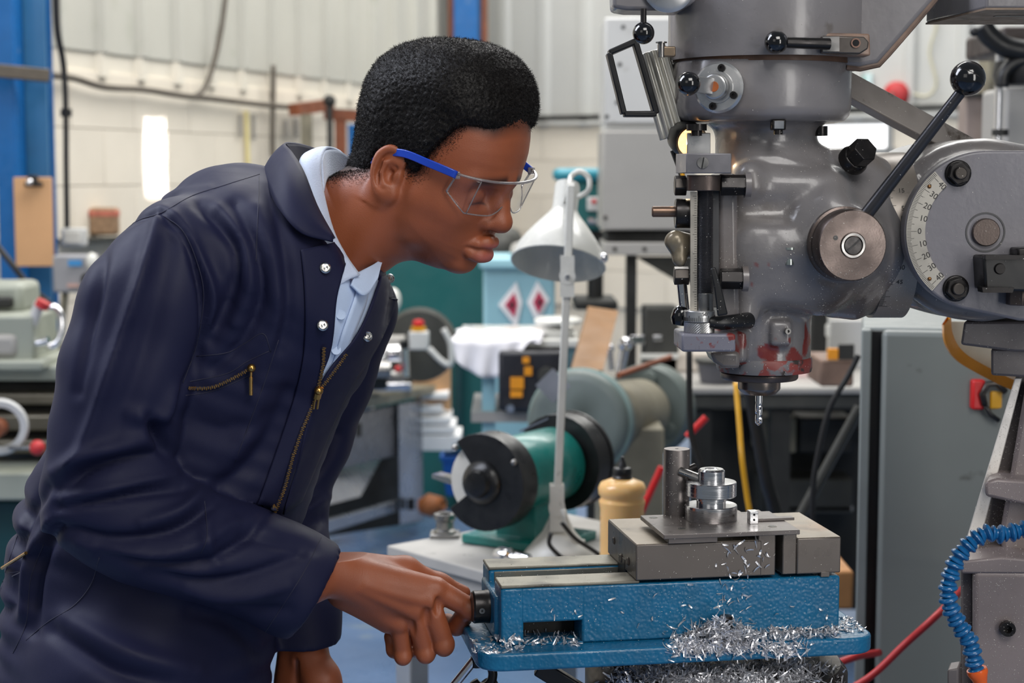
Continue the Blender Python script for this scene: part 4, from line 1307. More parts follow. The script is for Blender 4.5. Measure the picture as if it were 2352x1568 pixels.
# clamp block
blk = P_('clamp_block', G().prism([Q(1888, 82, -.11), Q(1985, 84, -.11), Q(1996, 96, -.11), Q(1994, 112, -.11), Q(1975, 124, -.11), Q(1888, 122, -.11)], (0, .02, 0)), M('oily_steel', (96, 90, 86), .35, .7, var=.1), bevel=.0015)
mk('bright_face', G().prism([Q(1890, 84, -.1112), Q(1928, 84, -.1112), Q(1928, 118, -.1112), Q(1890, 118, -.1112)], (0, .002, 0)), m_steel, blk)
mk('slot', G().prism([Q(1886, 93, -.112), Q(1906, 93, -.112), Q(1906, 107, -.112), Q(1886, 107, -.112)], (0, .003, 0)), m_black, blk)
mk('socket_hole', G().lathe([(.0036, .0005), (.0050, .0005), (.0050, .0020), (.0036, .0020)], Q(1965, 99, -.11), (0, -1, 0), 20), M('bronzed_ring', (128, 100, 88), .4, .6, var=.1), blk)
mk('hole_dark', G().cyl(Q(1965, 99, -.11), Q(1965, 99, -.1112), .0037), m_black, blk)
P_('block_seat', G().prism([Q(1856, 75, -.100), Q(1998, 77, -.09), Q(2000, 128, -.09), Q(1866, 125, -.1)], (0, .03, 0)), M('rusty_seat', (134, 110, 96), .5, var=.3, vs=50), bevel=.002)
# selector dial
c = Q(1657, 200, -.098)
ax_ = V((-.42, -.9, 0)).normalized()
c = np.array(c) + np.array([0, .01, 0])
dial = P_('selector_dial', G().lathe([(0, 0), (.026, 0), (.027, .002), (.027, .005), (.0245, .0075), (.017, .008), (.0165, .0095), (0, .0095)], c, ax_, 48), m_brightcast, smooth=35)
fa, fb, _ = frame(ax_)
for an in (78, 185, 335, 255):
    an = math.radians(an)
    # around the flange, as the eye sees it: right and up
    rt = V((-ax_.y, ax_.x, 0)); rt = rt if rt.x > 0 else -rt
    p = V(c) + rt * (.0195 * math.cos(an)) + V((0, 0, 1)) * (.0205 * math.sin(an)) + ax_ * .0075
    mk('cap_screw', G().lathe([(.0018, .001), (.004, .001), (.004, .003), (.0018, .003), (.0016, .0005)], p, ax_, 16), m_blackened, dial)
arm_a, arm_b = V(c) + ax_ * .012, V(Q(1588, 192, -.125))
mk('dial_arm', G().lathe([(0, 0), (.0135, 0), (.0135, .008), (.012, .0095), (0, .0095)], V(c) + ax_ * .0125, ax_, 32).bar(arm_a - ax_ * .0005, arm_b, .017, .0075, up=ax_), m_brightcast, dial, smooth=35, bevel=.001)
mk('rust_spot', G().lathe([(0, 0), (.0056, 0), (.0052, .0008), (0, .0008)], V(c) + ax_ * .0218, ax_, 20), m_rusty, dial)
mk('ball_knob', G().ball(V(Q(1582, 192, -.128)), 27 * KP * .93, (1, 0, 0), 32), m_knob, dial, smooth=180)
# pin hinge at the left of the housing
hin = P_('hinge_lug', G().prism([Q(1512, 98, -.06), Q(1528, 98, -.06), Q(1528, 106, -.06), Q(1552, 106, -.06), Q(1552, 130, -.06), Q(1512, 130, -.06)], (0, .012, 0)), M('tarnished_brass', (150, 132, 112), .35, .8, var=.1), bevel=.0015)
mk('hinge_pin', G().cyl(Q(1519, 132, -.062), Q(1519, 97, -.062), .0035).cyl(Q(1519, 99, -.062), Q(1519, 96, -.062), .006), m_steel, hin)
# square-headed screw under the drum
c = Q(1787, 287, -.085)
sq = P_('square_screw', G().box(c, (.015, .015, .011)), m_blackened, bevel=.0015)
mk('screw_end', G().cyl(c + np.array([0, -.002, -.0055]), c + np.array([0, -.002, -.010]), .005), m_blackened, sq)
mk('bright_facet', G().box(c + np.array([0, -.0078, 0]), (.010, .0006, .008)), m_chrome, sq)
P_('oil_cup_dark', G().cyl(Q(1600, 285, -.06), Q(1600, 300, -.06), .011).cyl(Q(1600, 300, -.06), Q(1600, 312, -.06), .006), m_blackened)
P_('oil_cup_dark', G().cyl(Q(1884, 290, -.02), Q(1884, 312, -.02), .008), m_blackened)

sm_ = lambda x, a, b: np.clip((x - a) / (b - a), 0, 1) ** 2 * (3 - 2 * np.clip((x - a) / (b - a), 0, 1))
# ---- main casting
F_ = Field(Q(1600, 900, -.17), Q(2460, 250, .30), .0024)
W3 = lambda px, py, dd=0.: Q(px, py, dd)
F_.cyl(W3(1757, 420), np.array([W3(1757, 420)[0], DM, W3(1757, 268)[2]]), .0555)
F_.cyl(np.array([W3(1757, 420)[0], DM, W3(1757, 282)[2]]), np.array([W3(1757, 420)[0], DM, W3(1757, 262)[2]]), .075, k=.02)
F_.box(W3(1800, 540), (.058, .082, .075), .022, k=.03)
F_.cone(W3(1735, 410, -.03), W3(1960, 408, -.015), .036, .03, k=.02)
F_.cone(W3(1720, 400, -.075), W3(1712, 720, -.075), .012, .014, k=.016)
F_.cone(W3(1745, 566, -.06), W3(1900, 566, -.05), .04, .04, k=.03)
F_.cone(W3(1760, 640, -.055), W3(1880, 660, -.045), .024, .03, k=.02)
F_.cone(W3(1805, 478, -.092), W3(1700, 482, -.092), .013, .012, k=.014, sub=True)
F_.cyl(W3(1945, 562, 0), W3(1945, 562, -.104), .060, .040, rnd=.004, k=.028)
F_.cone(W3(1850, 500, -.075), W3(1905, 470, -.085), .010, .012, k=.02)
F_.cone(W3(1905, 470, -.07), W3(1945, 430, -.045), .012, .012, k=.02)
F_.cone(W3(1815, 572, -.088), W3(1770, 590, -.082), .008, .006, k=.016)
qx = W3(1757, 700)[0]
F_.cyl(np.array([qx, DM, W3(1757, 836)[2]]), np.array([qx, DM, W3(1757, 500)[2]]), .0515, rnd=.004, k=.014)
F_.box(W3(1790, 764, -.048), (.0115, .014, .0135), .004, k=.008)
F_.cone(W3(1735, 700, -.055), W3(1735, 800, -.045), .010, .006, k=.012)
F_.box(W3(1672, 790, -.035), (.018, .03, .018), .006, k=.012)
# knuckle and ram end
F_.cyl(W3(1900, 540, .03), W3(2066, 540, .03) * np.array([1, 1, 0]) + np.array([0, 0, W3(1900, 540, .03)[2]]), .0895, rnd=.004, k=.03)
F_.cyl(W3(1860, 545, .02), W3(1960, 545, .02), .066, .085, k=.03)
rc = W3(2265, 532, -.06)
F_.cyl(rc + np.array([0, .03, 0]), rc + np.array([0, .30, 0]), .1005, rnd=.02, k=.01)
F_.cyl(W3(2075, 532, .06), W3(2210, 532, .06), .085, .096, k=.012)
F_.box(rc + np.array([.14, .17, -.001]), (.14, .13, .094), .02, k=.02)
p, f, _t = F_.mesh()
p = relax(p, f, 2)
me = pmesh('head_casting', p, f)
q2 = PX(p)
gr = sm_(q2[:, 1], 560, 720) * sm_(q2[:, 0], 1830, 1960) * (1 - sm_(q2[:, 0], 2080, 2200)) * np.clip(.75 + .6 * vnoise(p, 60, 5), 0, 1) + .55 * np.clip(vnoise(p, 45, 8) * 1.6 - .25, 0, 1) * sm_(q2[:, 1], 700, 800)
cn_ = vnoise(p, 110, 11) + .6 * vnoise(p, 260, 12)
low = sm_(q2[:, 1], 690, 830) * (q2[:, 0] < 1880) + .75 * np.exp(-((q2[:, 0] - 1735) / 34) ** 2 - ((q2[:, 1] - 660) / 40) ** 2) + .5 * np.exp(-((q2[:, 0] - 1728) / 12) ** 2 - ((q2[:, 1] - 440) / 26) ** 2)
br = np.clip((cn_ + low * .80 - .84) / .08, 0, 1)
for an_, vv in (('grime', gr), ('bare', br)):
    at_ = me.attributes.new(an_, 'FLOAT', 'POINT'); at_.data.foreach_set('value', np.clip(vv, 0, 1).astype(np.float32))
link('head_casting', me, m_mill_chip, mill, smooth=180)

# quill nose
zq = W3(1750, 838)[2]
P_('quill_rim', G().lathe([(.040, -.006), (.0525, -.004), (.0535, 0), (.0535, .010), (.052, .012), (.040, .012)], (qx, DM, zq - .002), (0, 0, 1), 56), m_mill_rim, smooth=40)
sx = Q(1744, 860)[0]
P_('quill_collar', G().lathe([(0, 0), (.042, 0), (.0435, .002), (.0435, .007), (.040, .010), (0, .010)], (sx, DM, zq - .0155), (0, 0, 1), 48), m_hub, smooth=40)
z0, z1 = Q(1742, 904)[2], zq - .014
P_('spindle_nose', G().lathe([(0, 0), (.0185, 0), (.0235, .0055), (.0238, .007), (.0238, z1 - z0), (0, z1 - z0)], (sx, DM, z0), (0, 0, 1), 48), M('spindle_steel', (128, 118, 112), .26, .95, var=.08), smooth=35)
# drill bit with two flutes
zt0, zt1 = Q(1742, 977)[2], z0
rows, n = [], 30
for i in range(n + 1):
    h = i / n
    z = zt0 + (zt1 - zt0 + .002) * h
    tw = h * 9.0
    fl = 1.0 if h < .62 else max(0., 1 - (h - .62) / .1)
    rr = .0042 * min(1, .25 + h * 9)
    ring = []
    for j in range(20):
        t_ = 2 * math.pi * j / 20
        r_ = rr * (1 - fl * .45 * max(0, math.cos(2 * (t_))) ** 2)
        ring.append((sx + r_ * math.cos(t_ + tw), DM + r_ * math.sin(t_ + tw), z))
    rows.append(ring)
P_('drill_bit', G().loft(rows), m_chrome, smooth=50)
# cap screws and fittings on the casting
c = Q(1807, 760, -.064)
P_('grub_screw', G().lathe([(.0016, .0), (.0034, 0), (.0034, .004), (.0016, .004), (.0014, .001)], c, (.3, -1, 0), 14), m_steel)
c = Q(1813, 586, -.094)
nip = P_('oil_nipple', G().cyl(c + np.array([0, 0, -.010]), c + np.array([0, 0, .006]), .0058).cyl(c + np.array([0, 0, .006]), c + np.array([0, 0, .0085]), .0088), M('zinc_plate', (176, 184, 180), .25, .9, var=.06), smooth=40)
c = Q(1955, 372, -.068)
axb = V((.35, -.75, .45)).normalized()
P_('lock_bolt', G().nut(V(c) + axb * .012, axb, .0145, .017).lathe([(0, 0), (.0165, 0), (.0165, .006), (.014, .012), (0, .012)], c, axb, 24), m_blackened, bevel=.001)

# ---- feed lever, hub
c = Q(1938, 560, -.108)
hax = V((.17, -1, -.02)).normalized()
hub = P_('feed_hub', G().lathe([(.036, -.006), (.0395, -.004), (.0395, .002), (.037, .003), (.037, .0045), (.0375, .005), (.0375, .024), (.036, .0262), (.014, .0265), (.0135, .0255), (0, .0255)], c, hax, 64), m_hub, smooth=35)
f_ = V(c) + hax * .0262
mk('hub_ring', G().lathe([(.0105, 0), (.0128, 0), (.0128, .002), (.0105, .002)], f_, hax, 40), m_steel, hub)
scr = mk('hub_screw', G().lathe([(0, 0), (.0098, 0), (.0092, .0016), (0, .0018)], f_, hax, 32), m_blackened, hub)
rt = V((-hax.y, hax.x, 0)).normalized()
d45 = (rt * .75 + V((0, 0, .66))).normalized()
mk('hub_slot', G().bar(f_ + hax * .0018 - d45 * .009, f_ + hax * .0018 + d45 * .009, .0018, .0006, up=hax), m_black, hub)
mk('set_hole', G().cyl(f_ - rt * .019 + V((0, 0, .008)), f_ - rt * .019 + V((0, 0, .008)) + hax * .0006, .0026), m_black, hub)
la, lb2 = Q(1990, 492, -.112), Q(2212, 205, -.15)
fl = P_('feed_lever', G().tube([la, lb2], [.0072, .0058], 20), M('satin_black_rod', (58, 58, 62), .3, .5, var=.05), smooth=40)
mk('ball_knob', G().ball(Q(2223, 180, -.152), 40 * KP * .92, V(lb2) - V(la), 40), m_knob, fl, smooth=180)
mk('knob_seam', G().lathe([(40 * KP * .915, -.0006), (40 * KP * .926, 0), (40 * KP * .915, .0006)], Q(2223, 180, -.152), (.55, .3, 1), 48), m_blackened, fl)

# ---- angle scale band on the knuckle
kc = W3(2066, 540, .03)
band = P_('angle_scale', G().lathe([(.088, 0), (.0936, 0), (.0936, .036), (.088, .036)], kc + np.array([-.034, 0, 0]), (1, 0, 0), 96), m_scale_dk, smooth=40)
g = G()
for i in range(-50, 51):
    an = math.radians(i * 1.1)
    L = .010 if i % 10 == 0 else (.007 if i % 5 == 0 else .0045)
    p = kc + np.array([-.034 + L / 2, -.0936 * math.cos(an), .0936 * math.sin(an)])
    g.box(p, (L, .0004, .0004), Matrix.Rotation(-an, 3, 'X'))
tk = mk('tick_marks', g, m_ink, band, smooth=0); tk['kind'] = 'stuff'
for tx, an in (('25', 46), ('15', 33), ('5', 20), ('10', 13), ('20', 2), ('30', -9), ('40', -20), ('45', -31)):
    an_ = math.radians(an)
    Rm_ = Matrix.Rotation(-an_, 3, 'X')
    base = V(kc) + V((-.034 + .017, -.0939 * math.cos(an_), .0939 * math.sin(an_)))
    g = text_g(tx, .0075, .0001, lambda co: base + Rm_ @ V((co.x, -co.z, co.y)))
    mk('scale_number', g, m_ink, band, recalc=False, smooth=0)
p = kc + np.array([-.008, -.0939, .0]); mk('red_pointer', G().prism([p + np.array([-.003, 0, .004]), p + np.array([.003, 0, 0]), p + np.array([-.003, 0, -.004])], (0, -.0006, 0)), m_red, band)

# ---- ram plate with protractor
rc = W3(2262, 531, -.09)
kr = s(DM - .09)
R0 = 184 * kr
pts = [rc + np.array([R0 * math.cos(a_), 0, R0 * math.sin(a_)]) for a_ in np.linspace(math.pi / 2, math.pi * 1.42, 40)]
bx = rc[0]
pts += [np.array([bx + .0, rc[1], rc[2] - R0 * 1.02]), np.array([bx + .04, rc[1], rc[2] - R0 * 1.12]), np.array([bx + .14, rc[1], rc[2] - R0 * 1.14]), np.array([bx + .14, rc[1], rc[2] + R0])]
plate = P_('ram_plate', G().prism(pts, (0, .022, 0)), m_plate, bevel=.003, seg=3)
R1_, R2_ = 181 * kr, 138 * kr
arc = np.linspace(math.radians(180 - 49), math.radians(180 + 49), 40)
po = [rc + np.array([R1_ * math.cos(a_), -.0022, R1_ * math.sin(a_)]) for a_ in arc]
pi_ = [rc + np.array([R2_ * math.cos(a_), -.0022, R2_ * math.sin(a_)]) for a_ in arc[::-1]]
pro = P_('protractor', G().prism(po + pi_, (0, .0022, 0)), m_scale, smooth=0)
g = G()
for i in range(-42, 43):
    a_ = math.pi - math.radians(i * 1.14)
    L = .011 if i % 10 == 0 else (.008 if i % 5 == 0 else .005)
    d_ = np.array([math.cos(a_), 0, math.sin(a_)])
    g.bar(rc + d_ * (R1_ - .0006) + np.array([0, -.0023, 0]), rc + d_ * (R1_ - L) + np.array([0, -.0023, 0]), .0004, .0003, up=(0, -1, 0))
tk = mk('tick_marks', g, m_ink, pro, smooth=0); tk['kind'] = 'stuff'
for v_ in range(-4, 5):
    a_ = math.pi - math.radians(v_ * 11.4)
    d_ = V((math.cos(a_), 0, math.sin(a_)))
    base = V(rc) + d_ * (R1_ - .0165 if v_ else R1_ - .014) + V((0, -.0024, 0))
    th = -(a_ - math.pi) * -1.0
    Rt = Matrix.Rotation(-(a_ - math.pi), 3, 'Y')
    g = text_g(str(abs(v_) * 10), .0088, .0001, lambda co: base + Rt @ V((co.x, -co.z, co.y)))
    mk('scale_number', g, m_ink, pro, recalc=False, smooth=0)
for a_ in (38, -41):
    d_ = np.array([-math.cos(math.radians(a_)), 0, math.sin(math.radians(a_))])
    mk('rivet', G().ball(rc + d_ * (R2_ + .013) + np.array([0, -.0022, 0]), .0022), M('brass_rivet', (150, 110, 70), .4, .8, var=0), pro)
for x, y in ((2200, 398), (2195, 662)):
    c = W3(x, y, -.09)
    bt = P_('clamp_nut', G().nut(c, (0, -1, 0), .0125, .010, ph=.3).lathe([(0, 0), (.0145, 0), (.0135, .003), (0, .003)], c, (0, -1, 0), 28), m_blackened, bevel=.001)
    mk('stud_end', G().cyl(c + np.array([0, -.010, 0]), c + np.array([0, -.0145, 0]), .0066), m_dksteel, bt, bevel=.001)
c = W3(2263, 533, -.09)
piv = P_('pivot_pin', G().lathe([(0, 0), (.0148, 0), (.0148, .004), (.0138, .0052), (0, .0052)], c, (0, -1, 0), 40), m_hub, smooth=35)
mk('pivot_ring', G().lathe([(.0195, -.0005), (.0212, -.0005), (.0212, .0008), (.0195, .0008)], c, (0, -1, 0), 48), m_dkgrey, piv)
# black stop block on the plate
sb = P_('stop_block', G().prism([W3(x, y, -.13) for x, y in ((2258, 588), (2420, 588), (2420, 672), (2262, 668))], (0, .042, 0)), m_black, bevel=.003)
mk('recess_edge', G().prism([W3(x, y, -.134) for x, y in ((2264, 586), (2420, 586), (2420, 596), (2264, 596))], (0, .006, 0)), m_blackened, sb)
mk('lower_lip', G().prism([W3(x, y, -.142) for x, y in ((2256, 660), (2330, 660), (2326, 672), (2258, 672))], (0, .02, 0)), m_blackened, sb)
mk('block_screw', G().lathe([(0, 0), (.006, 0), (.005, .003), (0, .003)], W3(2296, 617, -.13), (0, -1, 0), 18), m_blackened, sb)
P_('lug', G().prism([W3(x, y, -.12) for x, y in ((2338, 570), (2420, 566), (2420, 590), (2338, 590))], (0, .03, 0)), m_blackened, bevel=.002)
P_('hex_foot', G().nut(W3(2340, 700, -.10), (0, 0, 1), .014, .016), m_hub, bevel=.001)
# support bar crossing behind
P_('stay_bar', G().bar(Q(1930, 190, .08), Q(2230, 352, .10), .03, .0165, up=(0, -.9, .4)), M('speckled_bar', (142, 136, 132), .45, .3, var=.12, vs=20, spots=[((196, 194, 190), 70, .70, .04), ((70, 60, 52), 30, .62, .08)]), bevel=.0015)

# ---- depth-stop assembly at the left of the head
fx, fd = 1617, -.115
blk = P_('stop_bracket', G().prism([Q(x, y, fd - .022) for x, y in ((1576, 352), (1680, 352), (1680, 398), (1576, 398))], (-.0055, .055, 0)), M('planed_steel', (128, 126, 130), .34, .55, var=.08), bevel=.001)
c = Q(1614, 374, fd - .022)
sc2 = mk('slotted_screw', G().lathe([(0, 0), (.0062, 0), (.0058, .0012), (0, .0014)], c, (0, -1, 0), 28), m_steel, blk)
mk('screw_slot', G().bar(c + np.array([-.001, -.0015, -.0058]), c + np.array([.001, -.0015, .0058]), .0012, .0005, up=(0, -1, 0)), m_black, blk)
P_('backing_plate', G().prism([Q(x, y, -.055) for x, y in ((1578, 305), (1632, 305), (1632, 360), (1578, 360))], (0, .01, 0)), m_brightcast, bevel=.001)
def vlathe(nm, px, py0, py1, r0, mat, dd=fd, r1=None, bev=.0008, n=32, **kw):
    a_, b_ = Q(px, py1, dd), Q(px, py0, dd)
    return P_(nm, G().cyl((a_[0], a_[1], a_[2]), (a_[0], a_[1], b_[2]), r0 * s(DM + dd), (r0 if r1 is None else r1) * s(DM + dd), n), mat, bevel=bev, smooth=40, **kw)
vlathe('screw_collar', 1616, 402, 438, 39, m_hub)
a_, b_ = Q(fx, 690, fd), Q(fx, 436, fd)
prof, nn = [], 90
rr = 19 * s(DM + fd)
for i in range(nn):
    h = (b_[2] - a_[2]) * i / nn
    prof += [(rr, h), (rr - .0006, h + (b_[2] - a_[2]) / nn * .5)]
P_('feed_screw', G().lathe(prof, (a_[0], a_[1], a_[2]), (0, 0, 1), 24), M('dark_thread', (64, 64, 68), .3, .6, var=.06), smooth=60)
vlathe('screw_sleeve', 1619, 672, 718, 20, m_steel)
mic = vlathe('micrometer_nut', 1606, 712, 738, 36, m_brightcast)
ca = Q(1606, 738, fd)
g = G()
for i in range(48):
    a2 = 2 * math.pi * i / 48
    rr = 36.3 * s(DM + fd)
    g.box((ca[0] + rr * math.cos(a2), ca[1] + rr * math.sin(a2), ca[2] + (.003 if i % 5 else .004)), (.0005, .0005, .004 if i % 5 else .006), Matrix.Rotation(a2, 3, 'Z'))
tk = mk('tick_marks', g, m_ink, mic, smooth=0); tk['kind'] = 'stuff'
base = V((ca[0] + .004, ca[1] - 36.6 * s(DM + fd), ca[2] + .0088))
mk('scale_number', text_g('50', .0056, .0001, lambda co: base + V((co.x, -co.z, co.y))), m_ink, mic, recalc=False, smooth=0)
kn = Q(1606, 762, fd)
g = G()
rk = 34 * s(DM + fd)
rows = []
for i, h in enumerate(np.linspace(0, .0105, 9)):
    rows.append([(kn[0] + (rk + (.0006 if (j + i) % 2 else -.0003)) * math.cos(2 * math.pi * j / 72), kn[1] + (rk + (.0006 if (j + i) % 2 else -.0003)) * math.sin(2 * math.pi * j / 72), kn[2] + h) for j in range(72)])
P_('knurled_ring', G().loft(rows), m_brightcast, smooth=0)
rl = P_('depth_ruler', G().prism([Q(x, y, fd - .004) for x, y in ((1586, 440), (1601, 440), (1601, 722), (1586, 722))], (0, .003, 0)), M('tarnished_rule', (176, 170, 160), .35, .5, var=.12, vs=20))
g = G()
for i in range(48):
    y = 450 + i * 5.5
    L = 9 if i % 8 == 0 else 5
    g.prism([Q(x, yy, fd - .0042) for x, yy in ((1600 - L, y), (1600, y), (1600, y + .9), (1600 - L, y + .9))], (0, .0003, 0))
tk = mk('tick_marks', g, m_ink, rl, smooth=0); tk['kind'] = 'stuff'
P_('guide_rail', G().prism([Q(x, y, fd + .012) for x, y in ((1636, 436), (1652, 436), (1652, 706), (1636, 706))], (0, .03, 0)), m_dkgrey, bevel=.001)
P_('slide_housing', G().prism([Q(x, y, -.095) for x, y in ((1650, 398), (1694, 398), (1700, 760), (1650, 760))], (0, .09, 0)), m_mill, bevel=.006, seg=3)
def xnut(nm, x0, x1, yc, r, mat, dd, ph=.25):
    a_, b_ = Q(x0, yc, dd), Q(x1, yc, dd)
    b_[2] = a_[2]
    return P_(nm, G().nut(a_, b_ - a_, r * s(DM + dd), b_[0] - a_[0], ph=ph), mat, bevel=.0009)
for yc, x0, x1 in ((425, 1654, 1712), (640, 1654, 1706)):
    h_ = xnut('hex_bolt', x0, x1, yc, 25, m_blackened, -.112)
    a_ = Q(x1 - 2, yc, -.112); mk('washer', G().cyl(a_, a_ + np.array([.006, 0, 0]), .0135), m_mill, h_)
xnut('hex_nut', 1549, 1576, 426, 24, m_dksteel, -.098)
a_ = Q(1550, 490, -.098)
kw_ = P_('stop_wheel', G().lathe([(0, 0), (.0145, 0), (.0158, .001), (.0158, .016), (.0145, .017), (0, .017)], a_, (1, 0, 0), 40), m_blackened, smooth=35)
mk('wheel_pin', G().lathe([(0, 0), (.0045, 0), (.0058, .0012), (.0058, .026), (0, .026)], Q(1497, 486, -.098), (1, 0, 0), 20), M('bronze_pin', (120, 98, 84), .35, .8, var=.1), kw_, smooth=40)
Fn = Field(Q(1515, 620, -.14), Q(1615, 510, -.04), .0016)
Fn.cone(Q(1552, 552, -.1), Q(1590, 566, -.09), .011, .013, k=.006).cone(Q(1560, 580, -.1), Q(1560, 590, -.1), .009, .008, k=.006).cone(Q(1545, 560, -.1), Q(1540, 556, -.1), .006, .005, k=.006).ell(Q(1562, 596, -.104), (.007, .007, .008), k=.004)
p, f, _t = Fn.mesh()
link('cast_nub', pmesh('cast_nub', relax(p, f, 1), f), M('oily_cast', (128, 118, 100), .3, .3, var=.15, vs=30), mill, smooth=180)
xnut('hex_nut', 1548, 1582, 633, 22, m_dksteel, -.098)
P_('trip_rod', G().tube([Q(1566, 652, -.1), Q(1572, 712, -.1)], .0055, 14), m_chrome, smooth=40)
P_('trip_knob', G().lathe([(0, 0), (.008, .001), (.0105, .008), (.0095, .016), (.006, .021), (0, .022)], Q(1560, 748, -.1), (.15, 0, 1), 24), m_knob, smooth=60)
lv = P_('quill_lock', G().loft([[tuple(Q(x, y, dd)) for x, y, dd in ring] for ring in
        ([(1631, 617, -.146), (1643, 612, -.146), (1643, 612, -.14), (1631, 617, -.14)], [(1640, 660, -.146), (1656, 656, -.146), (1656, 656, -.136), (1640, 660, -.136)],
         [(1648, 726, -.146), (1672, 722, -.146), (1672, 722, -.134), (1648, 726, -.134)])]), m_black, bevel=.0015)
mk('lock_hub', G().tube([Q(1630, 740, -.125), Q(1655, 741, -.125), Q(1700, 738, -.112), Q(1718, 736, -.1)], [.006, .0072, .0085, .009], 20), m_black, lv, smooth=50)
fb = P_('foot_block', G().prism([Q(x, y, fd - .022) for x, y in ((1566, 767), (1690, 767), (1690, 808), (1566, 808))], (-.002, .07, 0)), M('red_chipped_block', (112, 112, 124), .4, var=.08, vs=20, spots=[((116, 46, 44), 40, .55, .03), ((60, 54, 52), 45, .64, .05)]), bevel=.0025)
P_('foot_web', G().prism([Q(x, y, -.07) for x, y in ((1630, 808), (1700, 808), (1700, 846), (1660, 846), (1640, 832))], (0, .06, 0)), m_mill_chip, bevel=.004)
# ---- column, knee and brackets on the right
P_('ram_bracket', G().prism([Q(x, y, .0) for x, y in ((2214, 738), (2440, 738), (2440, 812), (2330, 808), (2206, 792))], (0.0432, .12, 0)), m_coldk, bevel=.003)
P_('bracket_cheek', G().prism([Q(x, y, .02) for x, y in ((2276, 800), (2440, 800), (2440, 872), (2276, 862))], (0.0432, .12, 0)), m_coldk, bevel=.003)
P_('dovetail_way', G().prism([Q(x, y, .06) for x, y in ((2331, 868), (2348, 868), (2244, 1270), (2212, 1262))], (0.0360, .10, 0)), m_way, bevel=.001)
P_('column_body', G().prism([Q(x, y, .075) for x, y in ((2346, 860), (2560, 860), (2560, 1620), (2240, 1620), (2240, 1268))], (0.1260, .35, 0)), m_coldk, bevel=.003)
P_('column_casting', G().prism([Q(x, y, .05) for x, y in ((2356, 880), (2560, 880), (2560, 1300), (2300, 1300), (2298, 1210), (2318, 1100), (2342, 960))], (0.0432, .12, 0)), m_col, bevel=.006)
P_('column_lug', G().prism([Q(x, y, .02) for x, y in ((2262, 1106), (2290, 1098), (2440, 1108), (2440, 1180), (2262, 1140))], (0.0288, .08, 0)), m_col, bevel=.004)
P_('knee_shelf', G().prism([Q(x, y, -.0) for x, y in ((2206, 1288), (2300, 1278), (2560, 1300), (2560, 1320), (2206, 1318))], (0.0576, .16, 0)), m_col, bevel=.003)
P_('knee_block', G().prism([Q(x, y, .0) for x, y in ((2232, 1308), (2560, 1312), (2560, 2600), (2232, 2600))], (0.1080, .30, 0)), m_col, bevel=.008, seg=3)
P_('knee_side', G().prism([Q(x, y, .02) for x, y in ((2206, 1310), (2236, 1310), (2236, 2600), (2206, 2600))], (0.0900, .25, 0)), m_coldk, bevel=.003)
P_('pad', G().prism([Q(x, y, -.008) for x, y in ((2176, 1538), (2202, 1534), (2202, 1640), (2176, 1640))], (0.0108, .03, 0)), m_coldk, bevel=.002)
sk = P_('socket_screw', G().lathe([(.0045, .001), (.0085, .001), (.009, .004), (.0085, .010), (.0045, .010), (.004, .003)], Q(2312, 1440, .0), (-.1, -1, 0), 24), m_blackened, smooth=35)
g = G()
mill_chips = None
# ---- table, swivel base and crank under the vise
sw = Q(1640, 1552, 0.02)
P_('swivel_base', G().lathe([(0, -.05), (.150, -.05), (.150, -.014), (.142, -.004), (.118, -.002), (.118, .003), (0, .003)], (sw[0], DM + .01, Q(1640, 1512, -.05)[2] - .012), (0, 0, 1), 64), m_dksteel, smooth=40)
zs = Q(1640, 1512, -.05)[2] - .062
P_('mill_table', G().box((sw[0] - .01, DM + .03, zs - .03), (.25, .24, .058)), m_dark, bevel=.003)
P_('saddle', G().box((sw[0] + .0, DM + .06, (zs - .06) / 2 + .3), (.22, .24, zs - .06 - .6)), m_coldk, bevel=.006)
P_('machine_base', G().box((sw[0] + .25, DM + .22, .3), (.62, .46, .598)), m_coldk, bevel=.01)
P_('table_strut', G().bar(Q(1236, 1530, -.02), Q(1350, 1600, -.02), .02, .014, up=(0, -1, 0)), m_black, bevel=.002)
cr = P_('table_crank', G().tube([Q(1030, 1590, -.03), Q(1092, 1512, -.03)], .0052, 14), m_chrome, smooth=40)
ringp = [Q(1108 + 24 * math.cos(a_), 1548 + 30 * math.sin(a_), -.03) for a_ in np.linspace(-2.3, 2.6, 22)]
mk('crank_eye', G().tube(ringp, .0055, 10), m_blackened, cr, smooth=180)
mk('crank_boss', G().cyl(Q(1096, 1506, -.03), Q(1098, 1530, -.03), .0075), m_blackened, cr)
P_('crank_shaft', G().tube([Q(1120, 1572, -.02), Q(1160, 1640, -.0), Q(1400, 1660, .02)], .012, 10), m_dark)

# ---- work light
lamp = thing('work_light', 'finned aluminium work light with black frame handle beside the mill head', 'lamp', Q(1530, 240, .02))
la, lb_ = V(Q(1496, 118, -.01)), V(Q(1552, 312, -.01))
ld = (lb_ - la).normalized()
fa = V((0, -1, 0)); fa = (fa - ld * fa.dot(ld)).normalized(); fbv = ld.cross(fa)
def star(c, r, dr, n=13):
    out = []
    for i in range(n * 4):
        a_ = 2 * math.pi * i / (n * 4)
        rr = r if i % 4 < 2 else r - dr
        out.append(tuple(c + fa * (rr * math.cos(a_)) + fbv * (rr * math.sin(a_))))
    return out
mk('finned_body', G().loft([star(la, .0185, .0035), star(lb_, .0185, .0035)]), M('cast_aluminium_fins', (196, 194, 186), .38, .7, var=.12, vs=20, spots=[((140, 112, 70), 16, .60, .12)]), lamp, smooth=0, bevel=.0008)
hd = V((.30, -.92, -.25)).normalized()
hc = V(Q(1577, 319, -.028))
mk('bezel', G().lathe([(.0155, .0129), (.0185, .014), (.020, .009), (.020, 0), (.018, -.012), (.012, -.020), (0, -.021), (0, -.012), (.012, -.008), (.0155, .004)], hc, hd, 40), m_black, lamp, smooth=40)
